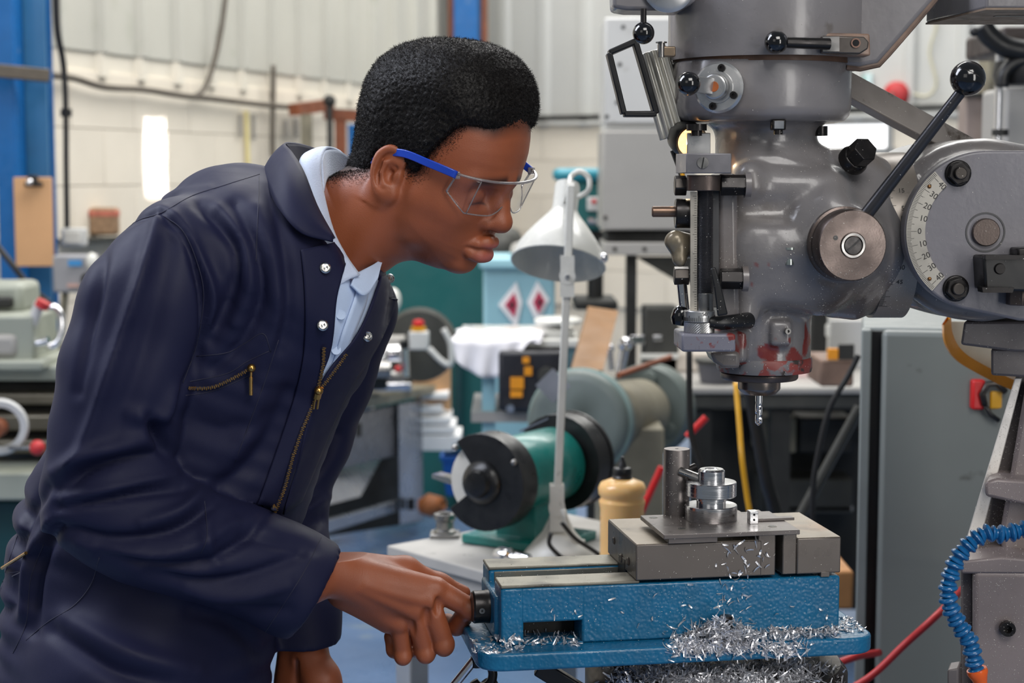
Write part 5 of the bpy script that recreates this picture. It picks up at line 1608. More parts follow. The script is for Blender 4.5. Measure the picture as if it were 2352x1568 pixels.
m_refl = M('warm_reflector', (255, 200, 138), .25, .3, var=.25, vs=160, emit=1.5)
mk('reflector', G().lathe([(0, -.006), (.008, -.004), (.0135, .003), (.0152, .012), (.0150, .012), (.0132, .0036), (.0078, -.0035), (0, -.0055)], hc, hd, 36), m_refl, lamp, smooth=180)
bl = bpy.data.lights.new('work_bulb', 'SPOT'); bl.energy = 2.0; bl.color = (1, .78, .5); bl.spot_size = 1.6; bl.shadow_soft_size = .01
bo = bpy.data.objects.new('work_bulb', bl); COL.objects.link(bo); bo.parent = lamp
bo.location = hc + hd * .016 - wloc(lamp); bo.rotation_euler = hd.to_track_quat('-Z', 'Y').to_euler()
hp = [Q(x, y, -.04) for x, y in ((1458, 96), (1398, 122), (1432, 262), (1506, 262), (1458, 96))]
g = G()
for a_, b_ in zip(hp[:-1], hp[1:]):
    g.bar(a_ , b_, .028, .0062, up=np.cross(np.array(b_) - np.array(a_), (0, 1, 0)))
mk('frame_handle', g, m_black, lamp, bevel=.0015)
mk('lamp_cable', G().tube([Q(1545, 345, -.02), Q(1560, 385, -.02), Q(1572, 425, -.03)], .003, 8), m_black, lamp)
mk('yellow_lead', G().tube([Q(1556, 345, -.03), Q(1564, 385, -.03), Q(1572, 420, -.04)], .0025, 8), m_yellow, lamp)

# ---- amber guard at the column
gd = thing('amber_guard', 'amber tinted clear splash guard beside the machine column', 'guard', A(2250, 830, 2.35))
m_amber = M('amber_edge', (196, 128, 30), .25, var=.15, vs=20, coat=.3)
edge = [(2178, 738), (2180, 770), (2192, 800), (2214, 824), (2250, 846), (2300, 872), (2340, 890)]
ep = spline([A(x, y, 2.32) for x, y in edge], 4)
mk('guard_edge', G().grid([[tuple(p_ + V(o_)) for o_ in ((-.006, 0, -.005), (-.006, .01, -.005), (.004, .02, .006), (.004, 0, .006))] for p_ in ep], True), m_amber, gd, smooth=30)
m_clear = M('frosted_guard', (214, 206, 186), .5, var=.1, vs=30)
g = G()
g.prism([A(x, y, 2.335) for x, y in edge] + [A(2400, 890, 2.335), A(2400, 738, 2.335)], (0, .004, 0))
mk('guard_sheet', g, m_clear, gd)

# ---- coolant hose of ball-jointed segments
hz = thing('coolant_hose', 'blue segmented coolant hose with orange nozzle by the column', 'hose', A(2250, 1568, 1.8))
m_hose = M('blue_acetal', (18, 92, 146), .3, var=.06, coat=.2)
path = spl([(2440, 1195), (2352, 1216), (2300, 1226), (2262, 1226), (2226, 1250), (2200, 1282), (2184, 1320), (2177, 1362), (2186, 1402), (2206, 1440), (2228, 1476), (2236, 1512), (2243, 1540)], 12)
pp = np.array([A(p_[0], p_[1], 1.80) for p_ in path])
acc = np.concatenate([[0], np.cumsum(np.linalg.norm(np.diff(pp, axis=0), axis=1))])
nseg = 20
for i in range(nseg):
    t0 = acc[-1] * (i + .5) / nseg
    c = np.array([np.interp(t0, acc, pp[:, k_]) for k_ in range(3)])
    c2 = np.array([np.interp(t0 + .004, acc, pp[:, k_]) for k_ in range(3)])
    sl = acc[-1] / nseg
    mk('hose_segment', G().lathe([(.0045, -sl * .5), (.0080, -sl * .46), (.0104, -sl * .30), (.0107, -sl * .16), (.0092, -sl * .04), (.0062, sl * .06), (.0060, sl * .16), (.0082, sl * .28), (.0092, sl * .40), (.0088, sl * .50), (.006, sl * .56)], c, c2 - c, 20), m_hose, hz, smooth=40)
c, c2 = A(2243, 1536, 1.80), A(2254, 1572, 1.80)
mk('nozzle', G().lathe([(.0, 0), (.011, 0), (.0115, .004), (.009, .010), (.005, .022), (.004, .03), (0, .03)], c, c2 - c, 24), M('orange_nozzle', (232, 98, 30), .35, var=.05), hz, smooth=40)
mk('nozzle_tip', G().cyl(V(c2) - (V(c2) - V(c)).normalized() * -.008, V(c2) + (V(c2) - V(c)).normalized() * .03, .0035), m_panel_lt, hz)
# ================================================================ machine vise
m_vblue = M('blue_hammered_enamel', (18, 98, 138), .34, var=.14, vs=30, coat=.12, bump=.0006, cells=280, spots=[((70, 40, 40), 26, .745, .01)])
m_vblue_dk = m_vblue
m_jaw = M('blackened_jaw_steel', (104, 97, 92), .36, .5, var=.08, vs=14, spots=[((98, 82, 68), 9, .62, .2)])
m_jawtop = M('lighter_jaw_top', (134, 124, 110), .4, .45, var=.1, vs=16, spots=[((150, 110, 76), 7, .60, .2), ((66, 62, 58), 12, .6, .12)])  # jaw tops set lighter than the jaw sides, with brown and dark patches
m_rail = M('oily_rail_steel', (132, 128, 116), .38, .55, var=.14, vs=14, spots=[((150, 104, 66), 8, .62, .12), ((84, 80, 74), 12, .6, .12)])
m_plate_st = M('flat_bar_steel', (104, 98, 96), .34, .55, var=.1, vs=18, spots=[((168, 124, 90), 9, .62, .12)])
m_alu = M('turned_aluminium', (214, 214, 216), .22, 1.0, var=.05, vs=20, stretch=(1, 1, 30))
m_post = M('grey_round_bar', (122, 116, 114), .38, .8, var=.1, vs=25)
VA = math.radians(9.5)
vx, vy = np.array([math.cos(VA), math.sin(VA), 0]), np.array([-math.sin(VA), math.cos(VA), 0])
VP0 = A(1461, 1251, 1.80)
zJ = VP0[2]
def uz(px, py, v=0.0):
    p_ = plane_pt(px, py, VP0 + vy * v, vy)
    return (p_ - VP0) @ vx, p_[2] - zJ
U = lambda px, py=1300, v=0.: uz(px, py, v)[0]
Z = lambda px, py, v=0.: uz(px, py, v)[1]
VPt = lambda u, v, z: VP0 + vx * u + vy * v + np.array([0, 0, z])
RV = Matrix((tuple(vx), tuple(vy), (0, 0, 1))).transposed()
def vb(nm, u0, u1, v0, v1, z0, z1, mat, par, **kw):
    kw.setdefault('bevel', .0012)
    c = VPt((u0 + u1) / 2, (v0 + v1) / 2, (z0 + z1) / 2)
    return mk(nm, G().box(c, (u1 - u0, v1 - v0, z1 - z0), RV), mat, par, **kw)
VD = .132
u_l, u_r = U(1151, 1420), U(1929, 1380)
z_t, z_b = Z(1700, 1331), Z(1560, 1462)
zf0, zf1 = z_b - .021, z_b - .002
vise = thing('machine_vise', 'blue milling vise with blackened steel jaws under the spindle', 'vise', VPt((u_l + u_r) / 2, VD / 2, zf0))
# body: near wall around the coolant slot, far wall, ends
us0, us1 = U(1203, 1450), U(1337, 1450)
zs0, zs1 = Z(1270, 1480), Z(1270, 1428)
nw = .046
vb('body_wall', us1, u_r, 0, nw, zf1, z_t, m_vblue, vise, bevel=.0025)
vb('body_wall', u_l, us0, 0, nw, zf1, z_t, m_vblue, vise, bevel=.0025)
vb('body_wall', us0 - .003, us1 + .003, 0, nw, zs1, z_t, m_vblue, vise, bevel=.0025)
vb('body_wall', us0 - .003, us1 + .003, .001, nw, zf1, zs0 + .002, m_vblue, vise, bevel=.001)
vb('slot_back', us0, us1, nw - .004, nw, zs0, zs1, m_dark, vise)
vb('body_wall', u_l, u_r, VD - .046, VD, zf1, z_t, m_vblue, vise, bevel=.0025)
vb('channel_floor', u_l + .002, u_r, nw, VD - .046, zf1, z_t - .045, m_vblue, vise)
vb('end_wall', u_l - .004, u_l + .02, .02, VD - .015, zf1, z_t - .013, m_vblue, vise, bevel=.003)
vb('rail', u_l, U(1470), .001, nw - .004, z_t, z_t + .0035, m_rail, vise)
vb('rail', u_l, u_r, VD - .044, VD - .001, z_t, z_t + .0035, m_rail, vise)
vb('rail_face', u_l + .006, U(1470), VD - .047, VD - .0455, z_t - .016, z_t - .001, m_rail, vise)
vb('screw_block', u_l + .01, u_l + .05, nw, VD - .05, z_t - .03, z_t - .012, m_vblue, vise, bevel=.004)
c = VPt(u_l + .035, VD - .062, z_t - .011); mk('brass_plug', G().cyl(c, c + np.array([0, 0, .002]), .005), M('brass_plug', (170, 130, 80), .35, .8, var=.1), vise)
# flange with rounded corners
fu0, fu1, fv0, fv1, cr_ = u_l - .028, u_r + .034, -.030, VD + .028, .028
pts = []
for cx_, cy_, a0 in ((fu1 - cr_, fv0 + cr_, -90), (fu1 - cr_, fv1 - cr_, 0), (fu0 + cr_, fv1 - cr_, 90), (fu0 + cr_, fv0 + cr_, 180)):
    for i in range(9):
        a_ = math.radians(a0 + 90 * i / 8)
        pts.append(VPt(cx_ + cr_ * math.cos(a_), cy_ + cr_ * math.sin(a_), zf0))
mk('base_flange', G().prism(pts, (0, 0, zf1 - zf0)), m_vblue, vise, bevel=.003, seg=3)
# screw collar and crank hex at the left end
c = VPt(u_l - .004, VD / 2 - .004, z_t - .034)
col_ = mk('screw_collar', G().lathe([(0, 0), (.0185, 0), (.0185, .003), (.0180, .004), (.0180, .0165), (.0165, .0185), (0, .0185)], c, -vx, 40), m_blackened, vise, smooth=35)
mk('collar_screw', G().lathe([(.001, 0), (.0032, 0), (.0032, .001), (.001, .001)], V(c) - V(vx) * .010 - V(vy) * .018, -vy, 14), m_steel, col_)
# movable jaw and fixed jaw
u0, u1 = 0.0, U(1750, 1230)
jz = z_t + .0035
mj = vb('movable_jaw', u0, u1, -.0005, VD + .006, jz, 0, m_jaw, vise, bevel=.0015)
vb('jaw_cap', u0 + .001, u1 - .001, .0006, VD + .005, -.0001, .0004, m_jawtop, vise, bevel=0)
ju = U(1748, 1230); ju2 = U(1782, 1230)
vb('jaw_plate', u1 - .004, ju2, .0, VD + .004, jz, .0062, m_jaw, vise)
fu_a, fu_b = U(1799, 1230), U(1831, 1230)
vb('jaw_plate', fu_a, fu_b, .001, VD + .004, jz, .0062, m_jaw, vise)
vb('fixed_jaw', fu_b, u_r, -.0005, VD + .006, jz, .0005, m_jaw, vise, bevel=.0015)
vb('jaw_cap', fu_b + .001, u_r - .001, .0006, VD + .005, .0004, .0009, m_jawtop, vise, bevel=0)
vb('jaw_key', U(1885), U(1905), -.0012, .01, jz - .004, jz + .002, m_jaw, vise, bevel=.0005)
for v_, z_, r_ in ((.035, -.026, .0055), (.068, -.030, .006), (.105, -.018, .005)):
    c = VPt(-.0004, v_, z_)
    mk('jaw_hole', G().lathe([(.0, 0), (r_ * .62, 0), (r_ * .62, .001), (0, .001)], c, -vx, 20), m_black, vise)
    mk('hole_rim', G().lathe([(r_ * .62, 0), (r_ * .9, 0), (r_ * .62, .0012)], c, -vx, 20), m_jaw, vise)
vb('jaw_underside', -.0006, .001, nw + .004, VD - .05, jz - .012, jz + .012, m_black, vise)
c = VPt(U(1657, 1440), -.017, zf1)
st = mk('clamp_nut', G().nut(c, (0, 0, 1), .0135, .013), m_blackened, vise, bevel=.001)
mk('clamp_stud', G().cyl(c, c + np.array([0, 0, .028]), .0075), m_blackened, vise, bevel=.001)

# ---- plate, turned part, post on the jaws
hp_ = lambda px, py, z: plane_pt(px, py, (0, 0, zJ + z), (0, 0, 1))
zp0 = .0068
pl = thing('drilled_plate', 'dark steel plate with drilled holes lying across the vise jaws', 'plate', hp_(1640, 1205, zp0))
ptz = zp0 + .005
pc_ = hp_(1525, 1228, ptz)
pu, pv = (pc_ - VP0) @ vx, (pc_ - VP0) @ vy
pr = hp_(1838, 1217, ptz); pw = (pr - VP0) @ vx - pu
pb = hp_(1446, 1184, ptz); ph_ = (pb - VP0) @ vy - pv
mk('plate_body', G().box(VPt(pu + pw / 2, pv + ph_ / 2, (zp0 + ptz) / 2), (pw, ph_, ptz - zp0), RV), m_plate_st, pl, bevel=.0006)
mk('packing_strip', G().box(VPt(pu + pw * .22, pv + .014, .0037), (pw * .36, .02, .006), RV), m_plate_st, pl, bevel=.0006)
for px_h, py_h in ((1501, 1188), (1566, 1214), (1774, 1208)):
    c = hp_(px_h, py_h, ptz)
    mk('drilled_hole', G().lathe([(0, 0), (.0044, 0), (.0044, .0004), (0, .0004)], c, (0, 0, 1), 24), m_black, pl, smooth=0)
    mk('hole_edge', G().lathe([(.0044, 0), (.0050, 0), (.0050, .0003), (.0044, .0003)], c, (0, 0, 1), 24), m_rail, pl, smooth=0)
c = hp_(1633, 1192, ptz)
dk = c[1]
kk = s(dk)
wp = thing('turned_part', 'bright turned aluminium stepped workpiece standing on the plate', 'workpiece', c)
mk('base_disc', G().lathe([(0, 0), (59.5 * kk, 0), (60.5 * kk, .0008), (60.5 * kk, 34 * kk), (59 * kk, 35.5 * kk), (0, 35.5 * kk)], c, (0, 0, 1), 72), m_alu, wp, smooth=35)
mk('groove', G().lathe([(34 * kk, 35 * kk), (34 * kk, 45 * kk), (37 * kk, 46 * kk), (37 * kk, 62 * kk)], c, (0, 0, 1), 56), m_alu, wp, smooth=35)
mk('collar_disc', G().lathe([(0, 56 * kk), (57 * kk, 56 * kk), (58.5 * kk, 57.5 * kk), (58.5 * kk, 88 * kk), (57 * kk, 89.5 * kk), (0, 89.5 * kk)], c, (0, 0, 1), 72), m_alu, wp, smooth=35)
mk('top_boss', G().lathe([(31 * kk, 89 * kk), (31 * kk, 115 * kk), (27 * kk, 119 * kk), (16 * kk, 119 * kk), (14 * kk, 117 * kk), (0, 116 * kk)], c, (0, 0, 1), 48), m_alu, wp, smooth=35)
c = hp_(1553, 1180, ptz)
ks = s(c[1])
po = thing('round_post', 'upright grey round steel post with a cross rod on the plate', 'post', c)
zt_ = A(1553, 1030, c[1])[2]
mk('bar', G().lathe([(0, 0), (30.5 * ks, 0), (30.5 * ks, zt_ - c[2] - .001), (29.5 * ks, zt_ - c[2]), (4 * ks, zt_ - c[2]), (3.5 * ks, zt_ - c[2] - .001), (0, zt_ - c[2] - .001)], c, (0, 0, 1), 48), m_post, po, smooth=35)
d0 = c[1] - .014
mk('cross_rod', G().tube([A(1562, 1082, d0), A(1612, 1101, d0 - .01)], .0052, 20), m_steel, po, smooth=40)
mk('clamp_screw', G().cyl(A(1580, 1080, c[1]), A(1598, 1072, c[1] + .004), .0048), m_blackened, po, bevel=.0006)
c = hp_(1730, 1203, ptz)
ab = thing('drilled_block', 'small bright aluminium block with two tiny holes on the plate', 'block', c)
ks = s(c[1])
mk('block_body', G().box(c + np.array([0, .005, 15 * ks]), (20 * ks, .011, 30 * ks), RV), m_alu, ab, bevel=.0004)
for zz in (10, 22):
    q_ = c + np.array([0.001, -.0008, zz * ks]); mk('tiny_hole', G().lathe([(0, 0), (.0012, 0), (.0012, .0003), (0, .0003)], q_, (-.16, -1, 0), 12), m_black, ab)
c = hp_(1772, 1192, ptz + .001)
o = mk('flat_strip', G().box(c + np.array([0, 0, .0006]), (.05, .011, .003), RV), m_plate_st, bevel=.0004)
tag(o, 'thin steel strip lying on the plate behind the small aluminium block', 'strip')
# ================================================================ the worker
from mathutils.bvhtree import BVHTree
HD = 1.90
PHI, PSI, RHO = math.radians(25), math.radians(27), math.radians(14)
HO = A(1000, 370, HD)
_f0, _u0, _w0 = np.array([math.cos(PHI), 0, -math.sin(PHI)]), np.array([math.sin(PHI), 0, math.cos(PHI)]), np.array([0, -1.0, 0])
hf = _f0 * math.cos(PSI) + _w0 * math.sin(PSI)
_w1 = _w0 * math.cos(PSI) - _f0 * math.sin(PSI)
hu = _u0 * math.cos(RHO) + _w1 * math.sin(RHO)
hw = _w1 * math.cos(RHO) - _u0 * math.sin(RHO)
_Mi = np.linalg.inv(np.array([[hf[0], hu[0]], [hf[2], hu[2]]]))
def L(px, py, w=0.0):
    """photo pixel -> head coordinates (forward, side, up) for a point w metres off the middle plane"""
    d = HD + hw[1] * w
    for _ in range(4):
        D = A(px, py, d) - HO - hw * w
        fl, ul = _Mi @ np.array([D[0], D[2]])
        d = HD + (hf * fl + hw * w + hu * ul)[1]
    return np.array([fl, w, ul])
def head_local(P):
    D = np.asarray(P) - HO
    return np.array([D @ hf, D @ hw, D @ hu])
_hc = L(1015, 300)
def Ls(px, py, k_=.920):
    """outline points: the rim of the rounded head as seen turned, taken back to the middle plane"""
    q_ = L(px, py)
    return _hc + (q_ - _hc) * np.array([k_, 1, .985])
def head_world(p):
    return HO + p[:, :1] * hf + p[:, 1:2] * hw + p[:, 2:3] * hu
def poly_sd(poly, X, Z):
    """signed distance (positive inside) of a closed outline on a 2-D grid"""
    P = np.array(poly)
    d = np.full(X.shape, 9.0)
    ins = np.zeros(X.shape, bool)
    for i in range(len(P)):
        a, b = P[i], P[(i + 1) % len(P)]
        e = b - a
        t = np.clip(((X - a[0]) * e[0] + (Z - a[1]) * e[1]) / max(e @ e, 1e-12), 0, 1)
        d = np.minimum(d, np.hypot(X - a[0] - t * e[0], Z - a[1] - t * e[1]))
        c = ((a[1] > Z) != (b[1] > Z)) & (X < (b[0] - a[0]) * (Z - a[1]) / (b[1] - a[1] + 1e-12) + a[0])
        ins ^= c
    return np.where(ins, d, -d)
def inflate(Fd, poly, Wfun, R, pw=2.0, k=0.0):
    Xs, Zs = np.meshgrid(Fd.ax[0], Fd.ax[2], indexing='ij')
    D = poly_sd(poly, Xs, Zs)
    Rr = R(Xs, Zs) if callable(R) else R
    Wd = Wfun(Xs, Zs)
    e0 = np.maximum(0, (Rr - D) / Rr)[:, None, :]
    y = np.abs(Fd.ax[1])[None, :, None]
    e = (e0 ** pw + (y / Wd[:, None, :]) ** pw) ** (1 / pw)
    f = (e - 1) * np.minimum(Rr, Wd)[:, None, :]
    if k:
        hh = np.clip(0.5 + 0.5 * (Fd.a - f) / k, 0, 1)
        Fd.a = (Fd.a * (1 - hh) + f * hh - k * hh * (1 - hh)).astype(np.float32)
    else:
        Fd.a = np.minimum(Fd.a, f).astype(np.float32)
P2 = lambda pts, w=0.0: [tuple((Ls(x, y) if w == 's' else Ls(x, y, .868) if w == 'h' else L(x, y, w))[[0, 2]]) for x, y in pts]
face_f = [(1211, 300), (1210, 330), (1206, 362), (1198, 392), (1186, 418)]
face_s = [(1160, 450), (1146, 480), (1134, 506), (1122, 532), (1112, 555), (1100, 578), (1086, 598), (1070, 611), (1050, 619), (1018, 617), (985, 606), (955, 592), (925, 572)]
face_b = [(890, 520), (855, 460), (838, 420), (836, 380), (846, 325), (858, 260), (882, 192), (926, 140), (1000, 114), (1088, 122), (1158, 165), (1196, 220), (1209, 262)]
face_poly = P2(face_f, 's') + P2(face_s) + P2(face_b, 's')
sm = lambda x, a, b: np.clip((x - a) / (b - a), 0, 1) ** 2 * (3 - 2 * np.clip((x - a) / (b - a), 0, 1))
def Whead(X, Zg):
    w_ = .052 + .016 * sm(Zg, -.10, -.05) + .006 * sm(Zg, -.05, .02)
    return w_ - .004 * sm(X, .03, .09) - .006 * sm(Zg, .06, .11)
HF = Field((-.20, -.135, -.275), (.14, .105, .135), .0016)
inflate(HF, face_poly, Whead, lambda X, Zg: .066 + .020 * sm(X, .02, -.06), 2.15)
la_ = lambda x, y, w=0., dw=0.: L(x, y, w)
# brow ridge, sockets, lids
EY = L(1092, 447, .030)
for sgn in (1, -1):
    B = lambda f_, v, u_: np.array([EY[0] + f_, v * sgn, EY[2] + u_])
    HF.cone(B(.012, .009, .021), B(-.004, .042, .019), .0065, .006, k=.014)
    HF.ell(B(.012, .031, .000), (.013, .018, .0115), k=.012, sub=True)
    HF.ell(B(-.004, .031, -.001), (.0130, .0155, .0120), k=.004)
    HF.ell(B(.0092, .031, -.006), (.0030, .0150, .0013), k=.0015, sub=True)
    HF.cone(B(-.012, .042, -.024), B(-.045, .060, -.014), .010, .008, k=.024)
    HF.cone(B(-.050, .058, -.028), B(-.050, .052, -.062), .010, .010, k=.02)
# nose
N_ = lambda x, y: L(x, y, 0)
NT = L(1150, 512, 0)
for sgn in (1, -1):
    HF.ell(NT + np.array([-.0125, .0135 * sgn, -.0035]), (.0115, .0078, .0085), k=.005)
HF.cone(NT + np.array([-.020, 0, .045]), NT + np.array([-.008, 0, .018]), .0075, .0092, k=.010)
HF.cone(NT + np.array([-.008, 0, .018]), NT + np.array([-.001, 0, .003]), .0095, .0115, k=.008)
HF.ell(NT, (.0120, .0135, .0112), k=.006)
for sgn in (1, -1):
    HF.ell(NT + np.array([-.008, .0078 * sgn, -.0112]), (.0062, .0034, .0045), k=.002, sub=True)
# lips
def lipc(pts, rs, k, sub=False):
    for sgn in (1, -1):
        ps = [np.array([N_(x, y)[0], v * sgn, N_(x, y)[2]]) for x, y, v in pts]
        for i in range(len(ps) - 1):
            HF.cone(ps[i], ps[i + 1], rs[i], rs[i + 1], k, sub)
UL_, LL_ = L(1125, 558, 0), L(1108, 585, 0)
def lipc(c, pts, rs, k, sub=False):
    for sgn in (1, -1):
        ps = [c + np.array([f_, v * sgn, u_]) for f_, v, u_ in pts]
        for i in range(len(ps) - 1):
            HF.cone(ps[i], ps[i + 1], rs[i], rs[i + 1], k, sub)
lipc(UL_, [(0, 0, 0), (-.0005, .006, .0008), (-.006, .016, -.002), (-.016, .0255, -.006)], [.0063, .0066, .0054, .003], .004)
lipc(LL_, [(0, 0, 0), (-.0008, .007, 0), (-.006, .016, .0012), (-.0145, .0245, .0065)], [.0088, .0088, .0066, .003], .004)
MC = (UL_ + LL_) / 2
lipc(MC, [(.0085, 0, .0012), (.0065, .008, .0012), (.001, .017, 0), (-.010, .0265, -.0005)], [.0013, .0014, .0015, .0016], .0022, True)
HF.cone(UL_ + np.array([.010, 0, .012]), UL_ + np.array([.0095, 0, .007]), .0026, .003, k=.004, sub=True)
HF.ell(N_(1060, 601), (.013, .019, .0115), k=.012)
HF.ell(LL_ + np.array([.003, 0, -.0145]), (.005, .018, .0035), k=.008, sub=True)
# ears
for sgn in (1, -1):
    def E_(x, y, dw=0.0):
        w0 = .0765 + max(0, (930 - x)) / 70 * .013 + dw
        q_ = L(x, y, w0)
        return np.array([q_[0], w0 * sgn, q_[2]])
    helix = [(926, 378), (924, 357), (908, 343), (890, 342), (872, 354), (862, 376), (859, 402), (866, 426), (878, 444)]
    pts = [np.array(q_) for q_ in spl([tuple(E_(x, y)) for x, y in helix], 4)]
    for i in range(len(pts) - 1):
        HF.cone(pts[i], pts[i + 1], .0037, .0037, .0022)
    HF.ell(E_(893, 398, -.005), (.0165, .0075, .0255), k=.004)
    HF.ell(E_(905, 400, -.012), (.013, .010, .022), k=.006)
    HF.ell(E_(893, 442, -.001), (.0085, .0052, .0085), k=.005)
    HF.ell(E_(886, 396, .006), (.0130, .0075, .0215), k=.0025, sub=True)
    HF.chain([E_(908, 366, -.001), E_(886, 372, .001), E_(878, 396, .001), E_(884, 424, .001), E_(900, 432, 0)], [.0028, .0030, .0030, .0030, .0028], .0022)
    HF.ell(E_(898, 402, .003), (.0080, .0105, .0115), k=.0025, sub=True)
    HF.ell(E_(912, 405, -.0005), (.0045, .0045, .0065), k=.004)
    HF.cone(E_(905, 384, -.002), E_(922, 392, -.004), .003, .003, k=.003)
# neck
nk = [head_local(A(*q_)) for q_ in ((935, 450, 1.895), (842, 500, 1.905), (770, 545, 1.915), (690, 590, 1.925), (640, 620, 1.93))]
HF.chain(nk, [.052, .0535, .055, .060, .066], .022)
HF.cone(head_local(A(885, 440, 1.845)), head_local(A(812, 612, 1.875)), .010, .008, k=.018)
HF.ell(head_local(A(868, 590, 1.90)), (.012, .012, .014), k=.016)
hp, hfaces, _t = HF.mesh()
hp = relax(hp, hfaces, 2, .4)
# lip and brow tint as a property of the skin
hloc = hp.copy()
lu, ll = UL_ + np.array([.004, 0, -.002]), LL_ + np.array([.003, 0, 0])
def blobm(c, r):
    return np.exp(-(((hloc - c) / np.array(r)) ** 2).sum(1))
lipm = np.clip(1.5 * np.maximum(blobm(lu, (.016, .019, .0055)), 1.2 * blobm(ll, (.016, .019, .0075))) - .35, 0, 1)
aw = np.abs(hloc[:, 1])
bz_ = EY[2] + .024 - .008 * np.clip((aw - .012) / .04, 0, 1)
brow = np.exp(-((hloc[:, 2] - bz_) / .0052) ** 2) * sm(aw, .006, .013) * (1 - sm(aw, .042, .056)) * (hloc[:, 0] > .06)
lash = .85 * np.exp(-((hloc[:, 2] - (EY[2] - .0068 - .5 * np.abs(aw - .031) ** 1.0 * .2)) / .0013) ** 2) * sm(aw, .016, .020) * (1 - sm(aw, .042, .047)) * (hloc[:, 0] > EY[0] - .02)
hpw = head_world(hp)

# ---- hands and forearms, hidden trunk
BF = Field(A(600, 1600, 1.78), A(1120, 1230, 1.93), .0014)
R_ = lambda x, y, d: A(x, y, d)
BF.chain([R_(560, 1335, 1.775), R_(690, 1325, 1.80), R_(765, 1311, 1.822)], [.036, .0305, .0272], .01)
wr_ = R_(765, 1311, 1.824)
mcp = {'i': R_(1000, 1352, 1.845), 'm': R_(985, 1378, 1.838), 'r': R_(952, 1400, 1.839), 'p': R_(918, 1430, 1.848)}
for k_, r0, r1 in (('i', .0235, .0132), ('m', .0225, .0122), ('r', .022, .0118), ('p', .021, .0112)):
    BF.cone(wr_, mcp[k_], r0, r1, k=.010)
BF.cone(R_(800, 1345, 1.846), R_(940, 1385, 1.862), .022, .017, k=.012)
BF.cone(R_(790, 1360, 1.845), R_(890, 1426, 1.856), .0175, .0135, k=.012)
BF.chain([R_(800, 1298, 1.838), R_(930, 1310, 1.870), R_(1010, 1342, 1.886), R_(1064, 1361, 1.893)], [.0165, .0150, .0115, .0085], .010)
for k_, dz in (('i', .0), ('m', .0), ('r', 0), ('p', 0)):
    BF.ell(mcp[k_] + np.array([.001, -.007, .001]), (.0088, .0068, .0088), k=.006)
# tendons fanning over the back of the hand
for k_ in 'imr':
    a_ = wr_ + (mcp[k_] - wr_) * .35 + np.array([0, -.0195, 0]); b_ = mcp[k_] + np.array([-.008, -.0105, .002])
    BF.cone(a_, b_, .0022, .0026, k=.007)
fing = [([mcp['i'], R_(1079, 1396, 1.853), R_(1048, 1438, 1.872), R_(1028, 1426, 1.890)], [.0130, .0114, .0104, .009]),
        ([mcp['m'], R_(1020, 1478, 1.846), R_(1006, 1474, 1.868), R_(992, 1440, 1.880)], [.0126, .0113, .0104, .009]),
        ([mcp['r'], R_(978, 1496, 1.849), R_(958, 1490, 1.869), R_(950, 1455, 1.878)], [.0121, .0108, .010, .0088]),
        ([mcp['p'], R_(926, 1502, 1.855), R_(906, 1492, 1.869), R_(898, 1462, 1.874)], [.0111, .0097, .009, .008])]
for pts, rs in fing:
    BF.chain(pts, rs, .0032)
    BF.ell(pts[1] + np.array([.0, -.004, -.003]), (rs[1] * .92,) * 3, k=.004)
for i, (a_, b_) in enumerate((('i', 'm'), ('m', 'r'), ('r', 'p'))):
    q_ = (mcp[a_] + mcp[b_]) / 2 + np.array([.006, -.011, -.010])
    BF.ell(q_, (.0035, .005, .009), k=.006, sub=True)
bp1, bf1, _t = BF.mesh(); bp1 = relax(bp1, bf1, 2, .4)
LF = Field(A(590, 1760, 2.08), A(850, 1400, 1.88), .0018) if False else Field(np.minimum(A(590, 1800, 1.88), A(590, 1800, 2.10)), np.maximum(A(860, 1400, 2.10), A(860, 1400, 1.88)), .0018)
R2 = lambda x, y, d=1.99: A(x, y, d)
LF.chain([R2(682, 1380), R2(692, 1450), R2(700, 1492)], [.0245, .0225, .0245], .01)
LF.chain([R2(700, 1492), R2(702, 1560), R2(700, 1640)], [.0265, .033, .031], .012, flat=((0.0, 1.0, 0.0), .8))
LF.chain([R2(712, 1508, 1.975), R2(738, 1560, 1.965), R2(772, 1620, 1.965), R2(800, 1690, 1.968)], [.0215, .0225, .0150, .0115], .008)
LF.cone(R2(662, 1490, 1.985), R2(652, 1620, 1.985), .0125, .014, k=.007)
for i, (x0, x1, d) in enumerate(((752, 772, 1.99), (722, 735, 1.99), (690, 694, 1.992), (660, 656, 1.996))):
    LF.chain([R2(x0, 1640, d), R2(x1, 1715, d - .004), R2(x1 + 2, 1750, d + .012), R2(x1 + 2, 1770, d + .028)], [.0115, .0102, .0092, .0078], .004)
LF.cone(R2(684, 1520, 1.962), R2(676, 1600, 1.958), .003, .003, k=.006, sub=True)
bp2, bf2, _t = LF.mesh(); bp2 = relax(bp2, bf2, 2, .4)
TF = Field((-.62, 1.62, .02), (0.0, 2.28, 1.45), .010)
T_ = lambda x, y, d=1.92: A(x, y, d)
TF.spine([T_(690, 590), T_(600, 640), T_(540, 760), T_(430, 950), T_(330, 1180), T_(320, 1400), T_(320, 1560)], [.05, .07, .08, .08, .08, .08, .08], [.06, .10, .12, .12, .12, .12, .12], k=.03)
TF.chain([T_(400, 640, 1.80), T_(240, 1150, 1.77), T_(560, 1290, 1.81), T_(690, 1325, 1.82)], [.036, .034, .030, .026], .02)
TF.chain([T_(770, 740, 2.06), T_(660, 1080, 2.10), T_(650, 1160, 2.08), T_(684, 1400, 1.99)], [.045, .038, .034, .024], .02)
